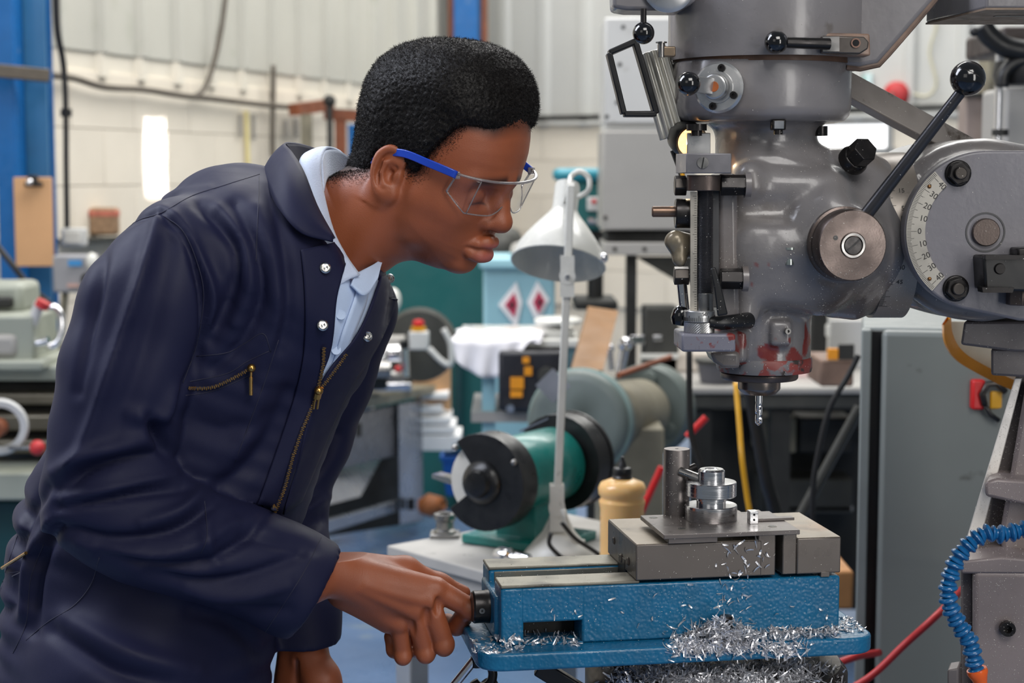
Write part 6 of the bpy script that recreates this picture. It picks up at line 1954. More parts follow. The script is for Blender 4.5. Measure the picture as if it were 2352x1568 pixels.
for dd_ in (-.09, .09):
    TF.chain([T_(320, 1560, 1.92 + dd_), np.array([-.40, 1.92 + dd_, .5]), np.array([-.44, 1.92 + dd_, .10])], [.06, .05, .04], .02)
    TF.cone(np.array([-.45, 1.92 + dd_, .07]), np.array([-.30, 1.92 + dd_, .055]), .04, .034, k=.02)
tp_, tf_, _t = TF.mesh()
allp, allf, off = [], [], 0
for p_, f_ in ((hpw, hfaces), (bp1, bf1), (bp2, bf2), (tp_, tf_)):
    allp.append(p_); allf.append(f_ + off); off += len(p_)
m_skin = M('brown_skin', (147, 80, 50), .48, var=.07, vs=26, bump=.00022, bs=900, sss=.06, rvar=.06,
           spots=[((118, 62, 40), 14, .60, .25)], attr=[('lip', (170, 92, 82)), ('dark', (24, 17, 15))])
person = thing('person', 'young man in navy coveralls and safety glasses bending over the vise', 'person', (-.36, 1.92, 0))
me = pmesh('body', np.concatenate(allp), np.concatenate(allf))
at_ = me.attributes.new('lip', 'FLOAT', 'POINT'); v_ = np.zeros(off, np.float32); v_[:len(hp)] = lipm; at_.data.foreach_set('value', v_)
at2 = me.attributes.new('dark', 'FLOAT', 'POINT'); v2 = np.zeros(off, np.float32); v2[:len(hp)] = np.maximum(brow * .92, lash)
# closely cropped hair tint where the cut fades into the skin
hair_out = [(1206, 314), (1218, 300), (1225, 255), (1217, 205), (1197, 160), (1160, 120), (1110, 96), (1050, 84), (985, 81), (930, 92), (886, 120), (858, 165), (843, 220), (833, 280), (822, 332), (806, 370), (800, 388)]
hair_line = [(838, 390), (858, 382), (866, 358), (884, 340), (908, 336), (932, 352), (948, 376), (956, 392), (966, 394), (978, 378), (992, 358), (1010, 338), (1030, 318), (1048, 296), (1068, 286), (1100, 292), (1135, 301), (1170, 307)]
hair_poly = P2(hair_out, 'h') + [tuple(L(x, y, .066 if x < 1090 else .066 - .066 * (x - 1090) / 90)[[0, 2]]) for x, y in hair_line]
hd_ = poly_sd(hair_poly, hloc[:, 0], hloc[:, 2])
v2[:len(hp)] = np.maximum(v2[:len(hp)], .92 * np.clip((hd_ + .009) / .013, 0, 1) * (np.abs(hloc[:, 1]) < .095))
_ec = L(893, 398, .080)
earm = (np.abs(hloc[:, 1]) > .0745) & (((hloc[:, 0] - _ec[0]) / .024) ** 2 + ((hloc[:, 2] - _ec[2]) / .036) ** 2 < 1)
v2[:len(hp)][earm] = 0
at2.data.foreach_set('value', v2)
body = link('body', me, m_skin, person, smooth=180)

# ---- hair
GF = Field((-.135, -.098, -.09), (.135, .098, .150), .0018)
full_out = hair_out + [(838, 420), (900, 560), (1050, 560), (1150, 470), (1190, 400), (1200, 350)]
def Whair(X, Zg):
    return .0735 + .0105 * sm(Zg, -.03, .05) - .004 * sm(X, .05, .11) + .001
inflate(GF, P2(full_out, 'h'), Whair, lambda X, Zg: .060 + .020 * sm(X, .02, -.06), 2.3)
Xs, Zs = np.meshgrid(GF.ax[0], GF.ax[2], indexing='ij')
cutp = poly_sd(hair_poly, Xs, Zs)
GF.a = np.maximum(GF.a, -(cutp[:, None, :])).astype(np.float32)
gp_, gf_, _t = GF.mesh()
gp_ = relax(gp_, gf_, 3, .5)
nn_ = vnormals(gp_, gf_)
gp_ = gp_ + nn_ * (rng.normal(0, .0006, (len(gp_), 1)))
gw = head_world(gp_); gnw = nn_[:, :1] * hf + nn_[:, 1:2] * hw + nn_[:, 2:3] * hu
m_hair = M('black_hair', (17, 14, 13), .55, var=.3, vs=300, spec=.25)
hair = link('hair', pmesh('hair', gw, gf_), m_hair, person, smooth=180)
def strands(base, nrm, ln, wd, curl):
    n = len(base)
    t1 = nrm + rng.normal(0, curl, (n, 3)); t1 /= np.linalg.norm(t1, axis=1, keepdims=True)
    t2 = t1 + rng.normal(0, curl * 1.4, (n, 3)); t2 /= np.linalg.norm(t2, axis=1, keepdims=True)
    sd = np.cross(t1, rng.normal(0, 1, (n, 3))); sd /= np.linalg.norm(sd, axis=1, keepdims=True) + 1e-9
    p0 = base; p1 = p0 + t1 * ln[:, None] * .5; p2 = p1 + t2 * ln[:, None] * .5
    wv = sd * wd
    V_ = np.stack([p0 - wv, p0 + wv, p1 + wv, p1 - wv, p2 + wv * .4, p2 - wv * .4], 1).reshape(-1, 3)
    i = np.arange(n)[:, None] * 6
    return V_, np.concatenate([i + np.array([0, 1, 2, 3]), i + np.array([3, 2, 4, 5])])
outer = np.where((poly_sd(hair_poly, gp_[:, 0], gp_[:, 2]) > -.0005) & (nn_ @ np.array([0, 0, 0]) == 0))[0]
sel = rng.choice(outer, 120000)
b_ = gw[sel] + rng.normal(0, .0009, (120000, 3)) - gnw[sel] * .0008
v_, f_ = strands(b_, gnw[sel], rng.uniform(.0018, .0044, 120000), .00015, .9)
cand = np.where((hd_ < .001) & (hd_ > -.020) & (~earm) & (hloc[:, 2] > -.075) & (np.abs(hloc[:, 1]) > .02) & ((hloc[:, 0] < .06)))[0]
pr_ = np.clip(1 + hd_[cand] / .020, 0, 1) ** 2.4
cand = rng.choice(cand, 22000, p=pr_ / pr_.sum())
hn = vnormals(hpw, hfaces)
v3, f3 = strands(hpw[cand] + rng.normal(0, .0005, (22000, 3)), hn[cand], rng.uniform(.0012, .0026, 22000), .00018, 1.1)
cl = link('hair_curls', pmesh('hair_curls', np.concatenate([v_, v3]), np.concatenate([f_, f3 + len(v_)])), m_hair, hair, smooth=0)
cl['kind'] = 'stuff'
# ---- coveralls
m_navy = M('navy_twill', (27, 29, 55), .6, var=.06, vs=6, bump=.00012, bs=1600, spec=.2)
m_navy_in = M('navy_twill_inside', (24, 24, 40), .8, var=.06, vs=6, spec=.2)
m_thread = M('navy_thread', (27, 28, 52), .7, var=0, rvar=0)
m_polo = M('pale_blue_knit', (188, 205, 232), .75, var=.03, vs=20, bump=.0003, bs=700, sheen=.3)
m_collar = M('pale_blue_rib_knit', (200, 212, 236), .75, var=.03, vs=20, bump=.0006, bs=300, stretch=(1, 1, 3), sheen=.3)
m_brass = M('brass_zip', (196, 150, 84), .3, 1.0, var=.1, vs=60)
m_snap = M('silver_snap', (210, 208, 204), .2, 1.0, var=.05)
TD = 1.925
lo = np.minimum.reduce([A(-60, 1900, 1.62), A(-60, 1900, 2.25), A(-60, 300, 1.62)]); hi = np.maximum.reduce([A(960, 300, 2.25), A(960, 1900, 2.25)])
CF = Field((lo[0] - .02, 1.62, .70), (A(960, 700, 2.2)[0], 2.26, A(600, 380, 2.25)[2] + .05), .0036)
def sect(b, f):
    b, f = A(b[0], b[1], TD), A(f[0], f[1], TD)
    return (b + f) / 2, np.linalg.norm(f - b) / 2
SEC = [((640, 415), (790, 585), .085), ((560, 412), (850, 640), .150), ((470, 420), (893, 690), .185), ((370, 480), (893, 745), .195), ((280, 600), (842, 850), .185), ((210, 780), (785, 960), .175),
       ((150, 960), (738, 1060), .170), ((92, 1110), (688, 1185), .150), ((28, 1225), (648, 1300), .138), ((4, 1350), (634, 1420), .135), ((0, 1568), (630, 1568), .145), ((10, 1800), (600, 1800), .155), ((30, 2000), (560, 2000), .16)]
cs, ra, rb = [], [], []
for b, f, w_ in SEC:
    c, r = sect(b, f); cs.append(c); ra.append(r); rb.append(w_)
# dense interpolation keeps the bends smooth
tt = np.linspace(0, len(SEC) - 1, 40)
cs = np.array([[np.interp(t, range(len(SEC)), np.array(cs)[:, k]) for k in range(3)] for t in tt])
ra, rb = np.interp(tt, range(len(SEC)), ra), np.interp(tt, range(len(SEC)), rb)
for i in range(len(cs)):
    ax = cs[min(i + 1, len(cs) - 1)] - cs[max(i - 1, 0)]
    ax /= np.linalg.norm(ax)
    n_ = np.cross(ax, (0, 1, 0)); n_ /= np.linalg.norm(n_)
    CF.ell(cs[i], (ra[i], rb[i], .045), k=.012, R=np.stack([n_, np.array([0, 1.0, 0]), ax], 1))
CF.cone(A(760, 540, 1.90), A(1000, 380, 1.90), .066, .07, k=.006, sub=True)
for dq in (1.765, 1.80, 1.835):
    CF.chain([A(788, 400, dq), A(806, 520, dq), A(838, 606, dq)], [.032, .028, .026], .006, sub=True)
# near sleeve
near = [((415, 590), .060, 1.785), ((345, 700), .067, 1.765), ((292, 860), .066, 1.755), ((262, 1000), .064, 1.755), ((236, 1140), .062, 1.752), ((330, 1205), .060, 1.752), ((430, 1243), .056, 1.762), ((560, 1293), .0535, 1.785), ((660, 1335), .054, 1.808), ((735, 1368), .0555, 1.826)]
SF = Field(CF.lo, CF.lo + (CF.n - 1) * CF.h, CF.h)
SF.n = CF.n.copy(); SF.a = np.full(SF.n, 1.0, np.float32); SF.ax = CF.ax
SF.chain([A(*q_[0], q_[2]) for q_ in near], [q_[1] for q_ in near], .022)
cw = A(719, 1362, 1.822)
SF.cut(cw, (.859, .12, -.511), A(635, 1620, 1.70), A(900, 1180, 1.90))
SF.cone(A(600, 1308, 1.80), A(790, 1390, 1.835), .042, .050, k=.004, sub=True)
kz = (.0025 + .021 * sm(CF.ax[2], A(300, 860, 1.76)[2], A(300, 640, 1.76)[2]))[None, None, :].astype(np.float32)
hh = np.clip(.5 + .5 * (CF.a - SF.a) / kz, 0, 1)
CF.a = (CF.a * (1 - hh) + SF.a * hh - kz * hh * (1 - hh)).astype(np.float32)
# far sleeve
far = [((790, 720), .066, 2.07), ((735, 860), .066, 2.09), ((690, 1000), .062, 2.10), ((652, 1090), .058, 2.10), ((648, 1165), .054, 2.09), ((668, 1290), .048, 2.04), ((688, 1400), .045, 2.00), ((694, 1500), .045, 1.985)]
CF.chain([A(*q_[0], q_[2]) for q_ in far], [q_[1] for q_ in far], .018)
c2_ = A(692, 1462, 1.985)
CF.cut(c2_, (.10, 0, -1), A(600, 1640, 1.90), np.array([A(770, 1400, 2.06)[0], 2.06, A(700, 1420, 2.0)[2]])) if False else None
CF.cone(A(684, 1420, 1.995), A(697, 1560, 1.985), .036, .040, k=.003, sub=True)
CF.box(A(712, 1530, 1.985), (.062, .062, .030), 0, sub=True)
# legs
for dd_ in (-.085, .085):
    CF.cone(np.array([A(320, 1700, 1.92)[0], TD + dd_, .95]), np.array([-.38, TD + dd_, .66]), .10, .09, k=.03)
p, f, _t = CF.mesh()
p = relax(p, f, 3, .5)
nrm = vnormals(p, f)
px = PX(p)
# folds of the cloth: ridges (+) and creases (-) run along these lines over the side that faces the reader of the photo
FOLDS = [
    ([(372, 490), (330, 620), (270, 800), (205, 990), (140, 1130)], 15, 6, 1), ([(392, 560), (350, 740), (300, 900), (260, 1010)], 26, -4, 1),
    ([(240, 560), (215, 700), (180, 900)], 14, -5, 1),
    ([(135, 1125), (190, 1085), (270, 1062), (380, 1045)], 15, -9, 1), ([(125, 1085), (200, 1045), (330, 1010)], 18, 6, 1),
    ([(130, 1165), (230, 1150), (330, 1130), (420, 1120)], 12, -6, 1), ([(150, 1150), (260, 1120), (400, 1090)], 14, 5, 1),
    ([(400, 1050), (372, 1005), (345, 960)], 14, -10, 1), ([(300, 950), (370, 960), (410, 900)], 18, 5, 1),
    ([(130, 1215), (250, 1240), (380, 1225), (460, 1180), (500, 1150)], 15, -7, 1), ([(180, 1245), (300, 1275), (430, 1260), (540, 1200)], 16, 5, 1),
    ([(230, 1265), (360, 1300), (470, 1290), (560, 1240), (600, 1190)], 13, -6, 1), ([(330, 1200), (420, 1170), (470, 1120)], 16, 6, 1),
    ([(340, 1320), (450, 1340), (560, 1325), (690, 1275)], 14, -6, 1), ([(480, 1180), (470, 1240), (500, 1290)], 14, 4, 1), ([(430, 1355), (540, 1370), (660, 1345)], 16, 5, 1),
    ([(560, 1230), (640, 1250), (720, 1262)], 16, -4, 1), ([(520, 1400), (600, 1405), (660, 1400)], 16, -4, 1),
    ([(375, 495), (420, 540), (452, 620), (470, 720), (455, 820), (420, 900), (400, 960)], 9, -7, 0), ([(400, 500), (450, 580), (490, 680), (470, 780)], 14, 5, 0),
    ([(455, 470), (510, 520), (545, 590), (520, 700), (480, 780)], 14, -6, 0), ([(500, 480), (560, 560), (575, 650), (540, 740)], 15, 5, 0),
    ([(540, 470), (585, 560), (600, 680), (560, 780), (490, 850)], 13, -5, 0), ([(590, 480), (630, 600), (640, 720), (600, 830)], 20, 4, 0),
    ([(620, 430), (650, 560), (660, 700), (640, 800)], 16, -4, 0), ([(660, 900), (620, 1000), (560, 1080), (500, 1120)], 22, -5, 0), ([(600, 880), (570, 980), (520, 1060)], 24, 4, 0),
    ([(700, 960), (650, 1060), (600, 1140)], 18, 4, 0), ([(430, 960), (520, 990), (600, 960)], 22, -4, 0),
    ([(105, 1120), (60, 1200), (30, 1290), (20, 1400)], 12, -6, 0), ([(125, 1220), (85, 1320), (70, 1450)], 14, -6, 0), ([(110, 1200), (66, 1290), (45, 1420)], 12, 5, 0),
    ([(150, 1420), (300, 1500), (450, 1540)], 26, 6, 0), ([(120, 1450), (260, 1540), (380, 1568)], 22, -6, 0), ([(440, 1400), (540, 1440), (600, 1500)], 20, -5, 0),
    ([(772, 1000), (740, 1060), (700, 1100), (650, 1130)], 16, -9, 2), ([(750, 1140), (700, 1170), (660, 1180)], 14, 5, 2), ([(740, 1190), (690, 1215), (650, 1220)], 14, -5, 2),
    ([(700, 1280), (690, 1360), (680, 1430)], 12, -4, 2),
    ([(300, 480), (380, 450), (480, 430)], 10, 3, 0), ([(270, 530), (330, 500), (372, 490)], 8, -4, 0),
]
disp = np.zeros(len(p))
facing = np.clip(-nrm[:, 1] * 1.3 + .25, 0, 1)
near_m = 1 - sm(p[:, 1], 1.79, 1.86)
near_m2 = 1 - sm(p[:, 1], 1.86, 1.93)
for pts, wd, amp, zone in FOLDS:
    q_ = np.array([v[:2] for v in spl([(a, b) for a, b in pts], 5)])
    d = np.full(len(p), 1e9); tpos = np.zeros(len(p))
    for i in range(len(q_) - 1):
        a, e = q_[i], q_[i + 1] - q_[i]
        t = np.clip(((px - a) @ e) / (e @ e), 0, 1)
        dd = np.hypot(px[:, 0] - a[0] - t * e[0], px[:, 1] - a[1] - t * e[1])
        m = dd < d
        d[m] = dd[m]; tpos[m] = (i + t[m]) / (len(q_) - 1)
    wgt = np.exp(-(d / wd) ** 2) * (.35 + .65 * np.sin(np.pi * np.clip(tpos, .04, .96)) ** .6)
    zm = near_m2 if zone == 1 else (1 - sm(p[:, 1], 1.98, 2.02) if zone == 0 else sm(p[:, 1], 1.95, 2.0))
    disp += wgt * amp * .0017 * zm * (facing if zone != 2 else np.clip(facing + .4, 0, 1))
disp += .0042 * vnoise(p, 22, 1) + .0024 * vnoise(p, 55, 2)
p2 = p + nrm * disp[:, None]
p2 = relax(p2, f, 1, .35)
cov = link('coveralls', pmesh('coveralls', p2, f), m_navy, person, smooth=180)
bvh = BVHTree.FromPolygons([tuple(v) for v in p2], [tuple(int(i) for i in q_) for q_ in f])
O_ = V((0, 0, CZ))
def proj(x, y, off=0.0, dg=1.80):
    d = (V(A(x, y, 1.0)) - O_).normalized()
    h = bvh.ray_cast(O_, d)
    if h[0] is None:
        g_ = V(A(x, y, dg))
        h = bvh.find_nearest(g_)
        n_ = h[1]
        return g_ + n_ * 0 if (h[0] - g_).length > .05 else h[0] + n_ * off
    n_ = h[1]
    if n_.dot(d) > 0:
        n_ = -n_
    return h[0] + (n_ * .5 - d * .5).normalized() * off
def resamp(c, n):
    c = np.array([np.array(v) for v in c])
    t = np.linspace(0, len(c) - 1, n)
    return [np.array([np.interp(t_, np.arange(len(c)), c[:, k_]) for k_ in range(c.shape[1])]) for t_ in t]
def patch(nm, c0, c1, off, mat, par, nu=14, nv=40, th=.002, dg=1.80, edge=None):
    a = spl(c0, 10); b = spl(c1, 10)
    a, b = resamp(a, nv), resamp(b, nv)
    rows = []
    for p_, q_ in zip(a, b):
        rows.append([proj(p_[0] + (q_[0] - p_[0]) * i / (nu - 1), p_[1] + (q_[1] - p_[1]) * i / (nu - 1), off(i / (nu - 1)) if callable(off) else off, dg) for i in range(nu)])
    R = np.array(rows)
    for _ in range(2):
        R[1:-1, 1:-1] = .5 * R[1:-1, 1:-1] + .125 * (R[2:, 1:-1] + R[:-2, 1:-1] + R[1:-1, 2:] + R[1:-1, :-2])
    o = mk(nm, G().grid([[tuple(v) for v in r] for r in R]), mat, par, smooth=180)
    md = o.modifiers.new('thick', 'SOLIDIFY'); md.thickness = th; md.offset = 0
    return o
def sheet(nm, c0, c1, mat, par, nv=48, nu=10, bulge=0.0, th=.0026):
    """cloth strip between two space curves given as (px, py, d)"""
    a = spl([tuple(A(*q_)) for q_ in c0], 10); b = spl([tuple(A(*q_)) for q_ in c1], 10)
    a, b = resamp(a, nv), resamp(b, nv)
    rows = []
    for p_, q_ in zip(a, b):
        rows.append([tuple(p_ + (q_ - p_) * (i / (nu - 1)) + np.array([0, -bulge * math.sin(math.pi * i / (nu - 1)), bulge * .5 * math.sin(math.pi * i / (nu - 1))])) for i in range(nu)])
    o = mk(nm, G().grid(rows), mat, par, smooth=180)
    md = o.modifiers.new('thick', 'SOLIDIFY'); md.thickness = th; md.offset = 0
    return o
# polo shirt in the open front
polo = patch('polo_shirt', [(762, 640), (762, 700), (758, 770), (742, 830), (720, 893)], [(878, 600), (872, 650), (845, 720), (800, 790), (724, 893)], .003, m_polo, person, dg=1.84)
patch('placket', [(822, 640), (806, 690), (782, 760), (760, 830), (738, 870)], [(846, 640), (832, 700), (806, 765), (778, 830), (742, 872)], .006, m_polo, polo, nu=5, dg=1.84)
for x, y in ((778, 722), (768, 800)):
    q_ = proj(x, y, .005); mk('shirt_button', G().lathe([(0, 0), (.0055, 0), (.0052, .0018), (.003, .0012), (0, .0012)], q_, (.3, -1, .2), 20), m_polo, polo)
sheet('shirt_collar', [(800, 366, 1.975), (780, 346, 1.955), (752, 340, 1.915), (738, 368, 1.865), (738, 419, 1.842), (762, 521, 1.822), (793, 585, 1.808), (826, 632, 1.800)],
      [(790, 395, 2.0), (760, 370, 1.97), (716, 348, 1.905), (688, 372, 1.845), (700, 425, 1.815), (738, 510, 1.795), (748, 590, 1.778), (768, 664, 1.772)], m_collar, polo, bulge=.004)
sheet('collar_stand', [(738, 368, 1.866), (746, 346, 1.905), (776, 346, 1.95), (802, 366, 1.972), (836, 420, 1.985), (880, 520, 1.975)], [(742, 440, 1.85), (752, 410, 1.90), (780, 405, 1.95), (806, 420, 1.972), (840, 470, 1.985), (880, 560, 1.975)], m_collar, polo)
sheet('collar_tip', [(818, 630, 1.812), (850, 612, 1.845), (882, 592, 1.90)], [(806, 655, 1.785), (838, 678, 1.795), (868, 640, 1.835)], m_polo, polo, bulge=.003)
# collar and front edges of the coveralls
sheet('collar', [(905, 590, 2.02), (870, 480, 2.03), (800, 370, 2.01), (728, 344, 1.98), (690, 332, 1.94), (656, 330, 1.90), (672, 352, 1.855), (697, 395, 1.820), (728, 475, 1.795), (768, 548, 1.790)],
      [(940, 580, 2.04), (900, 470, 2.06), (830, 380, 2.06), (720, 392, 2.05), (650, 395, 2.0), (603, 400, 1.92), (616, 425, 1.83), (640, 478, 1.770), (690, 534, 1.748), (764, 556, 1.765)], m_navy, cov, nv=70, bulge=.008, th=.003)
sheet('collar_stand', [(656, 332, 1.90), (690, 334, 1.94), (730, 346, 1.975)], [(690, 385, 1.88), (700, 380, 1.92), (735, 380, 1.96)], m_navy_in, cov)
patch('front_facing', [(690, 575), (698, 660), (700, 760), (690, 850), (660, 960), (590, 1160)], [(757, 562), (782, 606), (766, 690), (757, 790), (722, 893), (640, 1176)], lambda u: .002 + .006 * u, m_navy, cov, nv=60, dg=1.80)
patch('front_facing', [(872, 612), (850, 680), (812, 765), (724, 893), (644, 1176)], [(916, 618), (912, 680), (872, 780), (790, 920), (690, 1150)], lambda u: .008 - .006 * u, m_navy, cov, nv=60, dg=1.87)
for x, y, dg in ((740, 617, 1.78), (736, 743, 1.78), (887, 645, 1.85), (833, 770, 1.83)):
    q_ = proj(x, y, .009, dg)
    ax = V((.35, -1, .25)) if x < 800 else V((.55, -.9, .35))
    sn = mk('press_stud', G().lathe([(0, 0), (.0058, 0), (.0058, .001), (.0048, .0018), (.0036, .0010), (.0030, .0010), (.0024, .0028), (.001, .003), (.0008, .0014), (0, .0014)], q_, ax, 28), m_snap, cov, smooth=15)
def seam(nm, pts, r, off, mat, par, dg=1.78):
    q_ = [proj(v[0], v[1], off, dg) for v in spl(pts, 8)]
    return mk(nm, G().tube(q_, r, 6), mat, par, smooth=180)
for nm, pts in (('armhole_seam', [(374, 494), (420, 530), (452, 600), (468, 680), (452, 790), (420, 880)]), ('yoke_seam', [(270, 536), (320, 505), (372, 488), (440, 450), (520, 424), (596, 400)]),
                ('shoulder_seam', [(594, 405), (592, 500), (588, 600)]), ('pocket_seam', [(452, 818), (520, 810), (560, 790), (604, 766), (622, 808)]), ('pocket_seam', [(436, 876), (520, 858), (568, 830), (618, 806)]),
                ('pocket_seam', [(426, 908), (480, 900), (530, 882), (572, 862)]), ('cuff_seam', [(738, 1235), (700, 1310), (650, 1390), (610, 1450)]), ('sleeve_seam', [(470, 1150), (476, 1230), (462, 1270)]),
                ('hip_seam', [(228, 1280), (210, 1340), (170, 1390), (110, 1428), (60, 1470)]), ('side_seam', [(100, 1250), (70, 1330), (60, 1430), (30, 1500)]), ('front_seam', [(640, 780), (600, 900), (540, 1060)]), ('waist_seam', [(40, 1230), (20, 1290), (0, 1360)])):
    seam(nm, pts, .0006, .0, m_thread, cov)
def zipper(nm, pts, par, off, every=.0022, sz=(.0030, .0010, .0012), dg=1.8):
    q_ = [np.array(proj(v[0], v[1], off, dg)) for v in spl(pts, 24)]
    acc = np.concatenate([[0], np.cumsum([np.linalg.norm(q_[i + 1] - q_[i]) for i in range(len(q_) - 1)])])
    g_ = G()
    q_ = np.array(q_)
    k = 0
    for t in np.arange(0, acc[-1], every):
        c = np.array([np.interp(t, acc, q_[:, i]) for i in range(3)]); c2 = np.array([np.interp(t + .002, acc, q_[:, i]) for i in range(3)])
        d_ = V(c2 - c).normalized()
        sd_ = d_.cross(V((0, -1, 0))).normalized()
        c_ = V(c) + sd_ * (.0004 if k % 2 else -.0004)
        k += 1
        g_.bar(c_ - sd_ * sz[0] / 2, c_ + sd_ * sz[0] / 2, sz[1], sz[2], up=(0, -1, 0))
    o = mk(nm, g_, m_brass, par, smooth=0); o['kind'] = 'stuff'
    seam('zip_tape', pts, .0022, off - .002, m_thread, par, dg)
    return o
zipper('zip_teeth', [(432, 891), (480, 890), (520, 876), (574, 846)], cov, .0026)
zipper('zip_teeth', [(722, 897), (690, 980), (655, 1080), (622, 1178)], cov, .0105, .0022)
zipper('zip_teeth', [(739, 792), (734, 840), (722, 893)], cov, .011)
zipper('zip_teeth', [(786, 806), (760, 845), (724, 893)], cov, .011)
q_ = [proj(578, 843, .006), proj(577, 862, .007), proj(577, 905, .007)]
mk('zip_puller', G().ball(q_[0], .0045).tube(q_[1:], .0020, 8).tube(q_[:2], .0013, 8), m_brass, cov)
q_ = [proj(723, 888, .014), proj(719, 902, .015), proj(711, 935, .015)]
mk('zip_puller', G().ball(q_[0], .0048).tube(q_[:2], .004, 8).tube([q_[1] + V((.002, 0, 0)), q_[2] + V((.002, 0, 0))], .0012, 8).tube([q_[1] - V((.002, 0, 0)), q_[2] - V((.002, 0, 0))], .0012, 8), m_brass, cov)
q_ = [A(-8, 1266, 1.80), A(3, 1288, 1.78), A(12, 1305, 1.78)]
mk('zip_puller', G().tube([proj(-6, 1268, .004), proj(12, 1304, .005)], .002, 8), m_brass, cov)
# trouser legs and boots below the picture
for dd_ in (-.085, .085):
    ring = []
    for z, cx, r in ((.80, A(320, 1700, 1.92)[0], .105), (.62, -.385, .096), (.45, -.41, .088), (.25, -.425, .085), (.09, -.43, .084)):
        ring.append([(cx + r * math.cos(a), TD + dd_ + r * .9 * math.sin(a), z) for a in np.linspace(0, 2 * math.pi, 25)[:-1]])
    mk('trouser_leg', G().loft(ring), m_navy, cov, smooth=60)
    bt = mk('boot', G().loft([[(x + .0 + lx * math.cos(a), TD + dd_ + ly * math.sin(a), z) for a in np.linspace(0, 2 * math.pi, 21)[:-1]] for z, x, lx, ly in
        ((.003, -.37, .145, .052), (.03, -.37, .146, .053), (.05, -.38, .130, .05), (.075, -.41, .085, .048), (.14, -.435, .06, .05))]), m_black, person, smooth=50)

# ================================================================ safety glasses
gl = thing('safety_glasses', 'clear safety glasses with blue temple arm worn by the man', 'glasses', HO + hf * .09)
m_temple = M('blue_temple', (28, 66, 178), .3, var=.04, coat=.3)
m_lens = bpy.data.materials.new('clear_polycarbonate'); m_lens.use_nodes = True
nt = m_lens.node_tree; nt.nodes.remove(nt.nodes['Principled BSDF'])
tr, gs, mx = nt.nodes.new('ShaderNodeBsdfTransparent'), nt.nodes.new('ShaderNodeBsdfGlossy'), nt.nodes.new('ShaderNodeMixShader')
tr.inputs[0].default_value = (.985, .985, .99, 1); gs.inputs['Roughness'].default_value = .06; pass
lw = nt.nodes.new('ShaderNodeLayerWeight'); pw = nt.nodes.new('ShaderNodeMath'); pw.operation = 'POWER'; pw.inputs[1].default_value = 4.0
mr = nt.nodes.new('ShaderNodeMapRange'); mr.inputs[3].default_value = .02; mr.inputs[4].default_value = .35
nt.links.new(lw.outputs['Facing'], pw.inputs[0]); nt.links.new(pw.outputs[0], mr.inputs[0]); nt.links.new(mr.outputs[0], mx.inputs[0]); nt.links.new(tr.outputs[0], mx.inputs[1]); nt.links.new(gs.outputs[0], mx.inputs[2]); nt.links.new(mx.outputs[0], nt.nodes['Material Output'].inputs[0])
m_rimc = M('clear_brow_rim', (190, 186, 186), .15, var=.05, coat=.5)
m_rimc.node_tree.nodes['Principled BSDF'].inputs['Transmission Weight'].default_value = .75
def HW(f_, w_, u_):
    return HO + hf * f_ + hw * w_ + hu * u_
# lens shield: wraps from the near temple round the front to the far temple
_c, _far, _nr = L(1192, 421, 0), L(1222, 390, -.066), L(1050, 400, .069)
def lens_pt(a_, v):
    """a_: -1 far temple .. 0 front .. 1 near temple; v: 0 top .. 1 bottom"""
    s_, e_ = abs(a_), (_nr if a_ >= 0 else _far)
    wv = e_[1] * math.sin(min(s_, 1) * 1.3) / math.sin(1.3)
    q_ = (wv / e_[1]) ** 2.4
    f_ = _c[0] + (e_[0] - _c[0]) * (.55 * q_ + .45 * s_ ** 4) - .006 * v
    top = _c[2] + (e_[2] - _c[2]) * s_ ** 2
    bot = top - .040 + .014 * math.exp(-(a_ / .16) ** 2) + .018 * max(0, s_ - .70) / .30
    return HW(f_, wv, top + (bot - top) * v)
rows = [[tuple(lens_pt(a_, v)) for v in np.linspace(0, 1, 10)] for a_ in np.linspace(-1, 1, 61)]
o = mk('lens_shield', G().grid(rows), m_lens, gl, smooth=180)
md = o.modifiers.new('thick', 'SOLIDIFY'); md.thickness = .0018
mk('brow_bar', G().tube([lens_pt(a_, -.02) for a_ in np.linspace(-1, 1, 50)], .0022, 8, sq=.7), m_rimc, gl, smooth=180)
mk('lower_rim', G().tube([lens_pt(a_, 1.0) for a_ in np.linspace(-1, 1, 60)], .0008, 6), m_rimc, gl, smooth=180)
for a_ in (.66, -.66):
    mk('side_edge', G().tube([lens_pt(a_, v) for v in np.linspace(0, 1, 8)], .0008, 6), m_rimc, gl, smooth=180)
for sg in (1, -1):
    mk('side_edge', G().tube([lens_pt(sg, v) for v in np.linspace(0, 1, 8)], .0012, 6), m_rimc, gl, smooth=180)
    e0 = lens_pt(sg * 1.0, .06)
    if sg > 0:
        pts = [e0, HW(*L(1038, 397, .0755)), HW(*L(985, 375, .083)), HW(*L(930, 353, .0835)), HW(*L(890, 352, .080)), HW(*L(852, 371, .072))]
    else:
        pts = [e0, e0 - hf * .05 + hu * .012, e0 - hf * .10 + hu * .024, e0 - hf * .13 + hu * .02]
    pts = spline(pts, 5)
    g_ = G()
    ring = []
    for i, p_ in enumerate(pts):
        t_ = (pts[min(i + 1, len(pts) - 1)] - pts[max(i - 1, 0)]).normalized()
        sd_ = t_.cross(V(hu)).normalized(); up_ = sd_.cross(t_)
        hgt = .0042 if i < len(pts) * .7 else .003
        ring.append([tuple(p_ + sd_ * sx * .0012 + up_ * sy * hgt) for sx, sy in ((-1, -1), (1, -1), (1, 1), (-1, 1))])
    mk('temple', g_.loft(ring), m_temple, gl, bevel=.0008, label='blue plastic temple arm')
    mk('hinge', G().box(e0, (.008, .004, .008)), m_rimc, gl, bevel=.001)
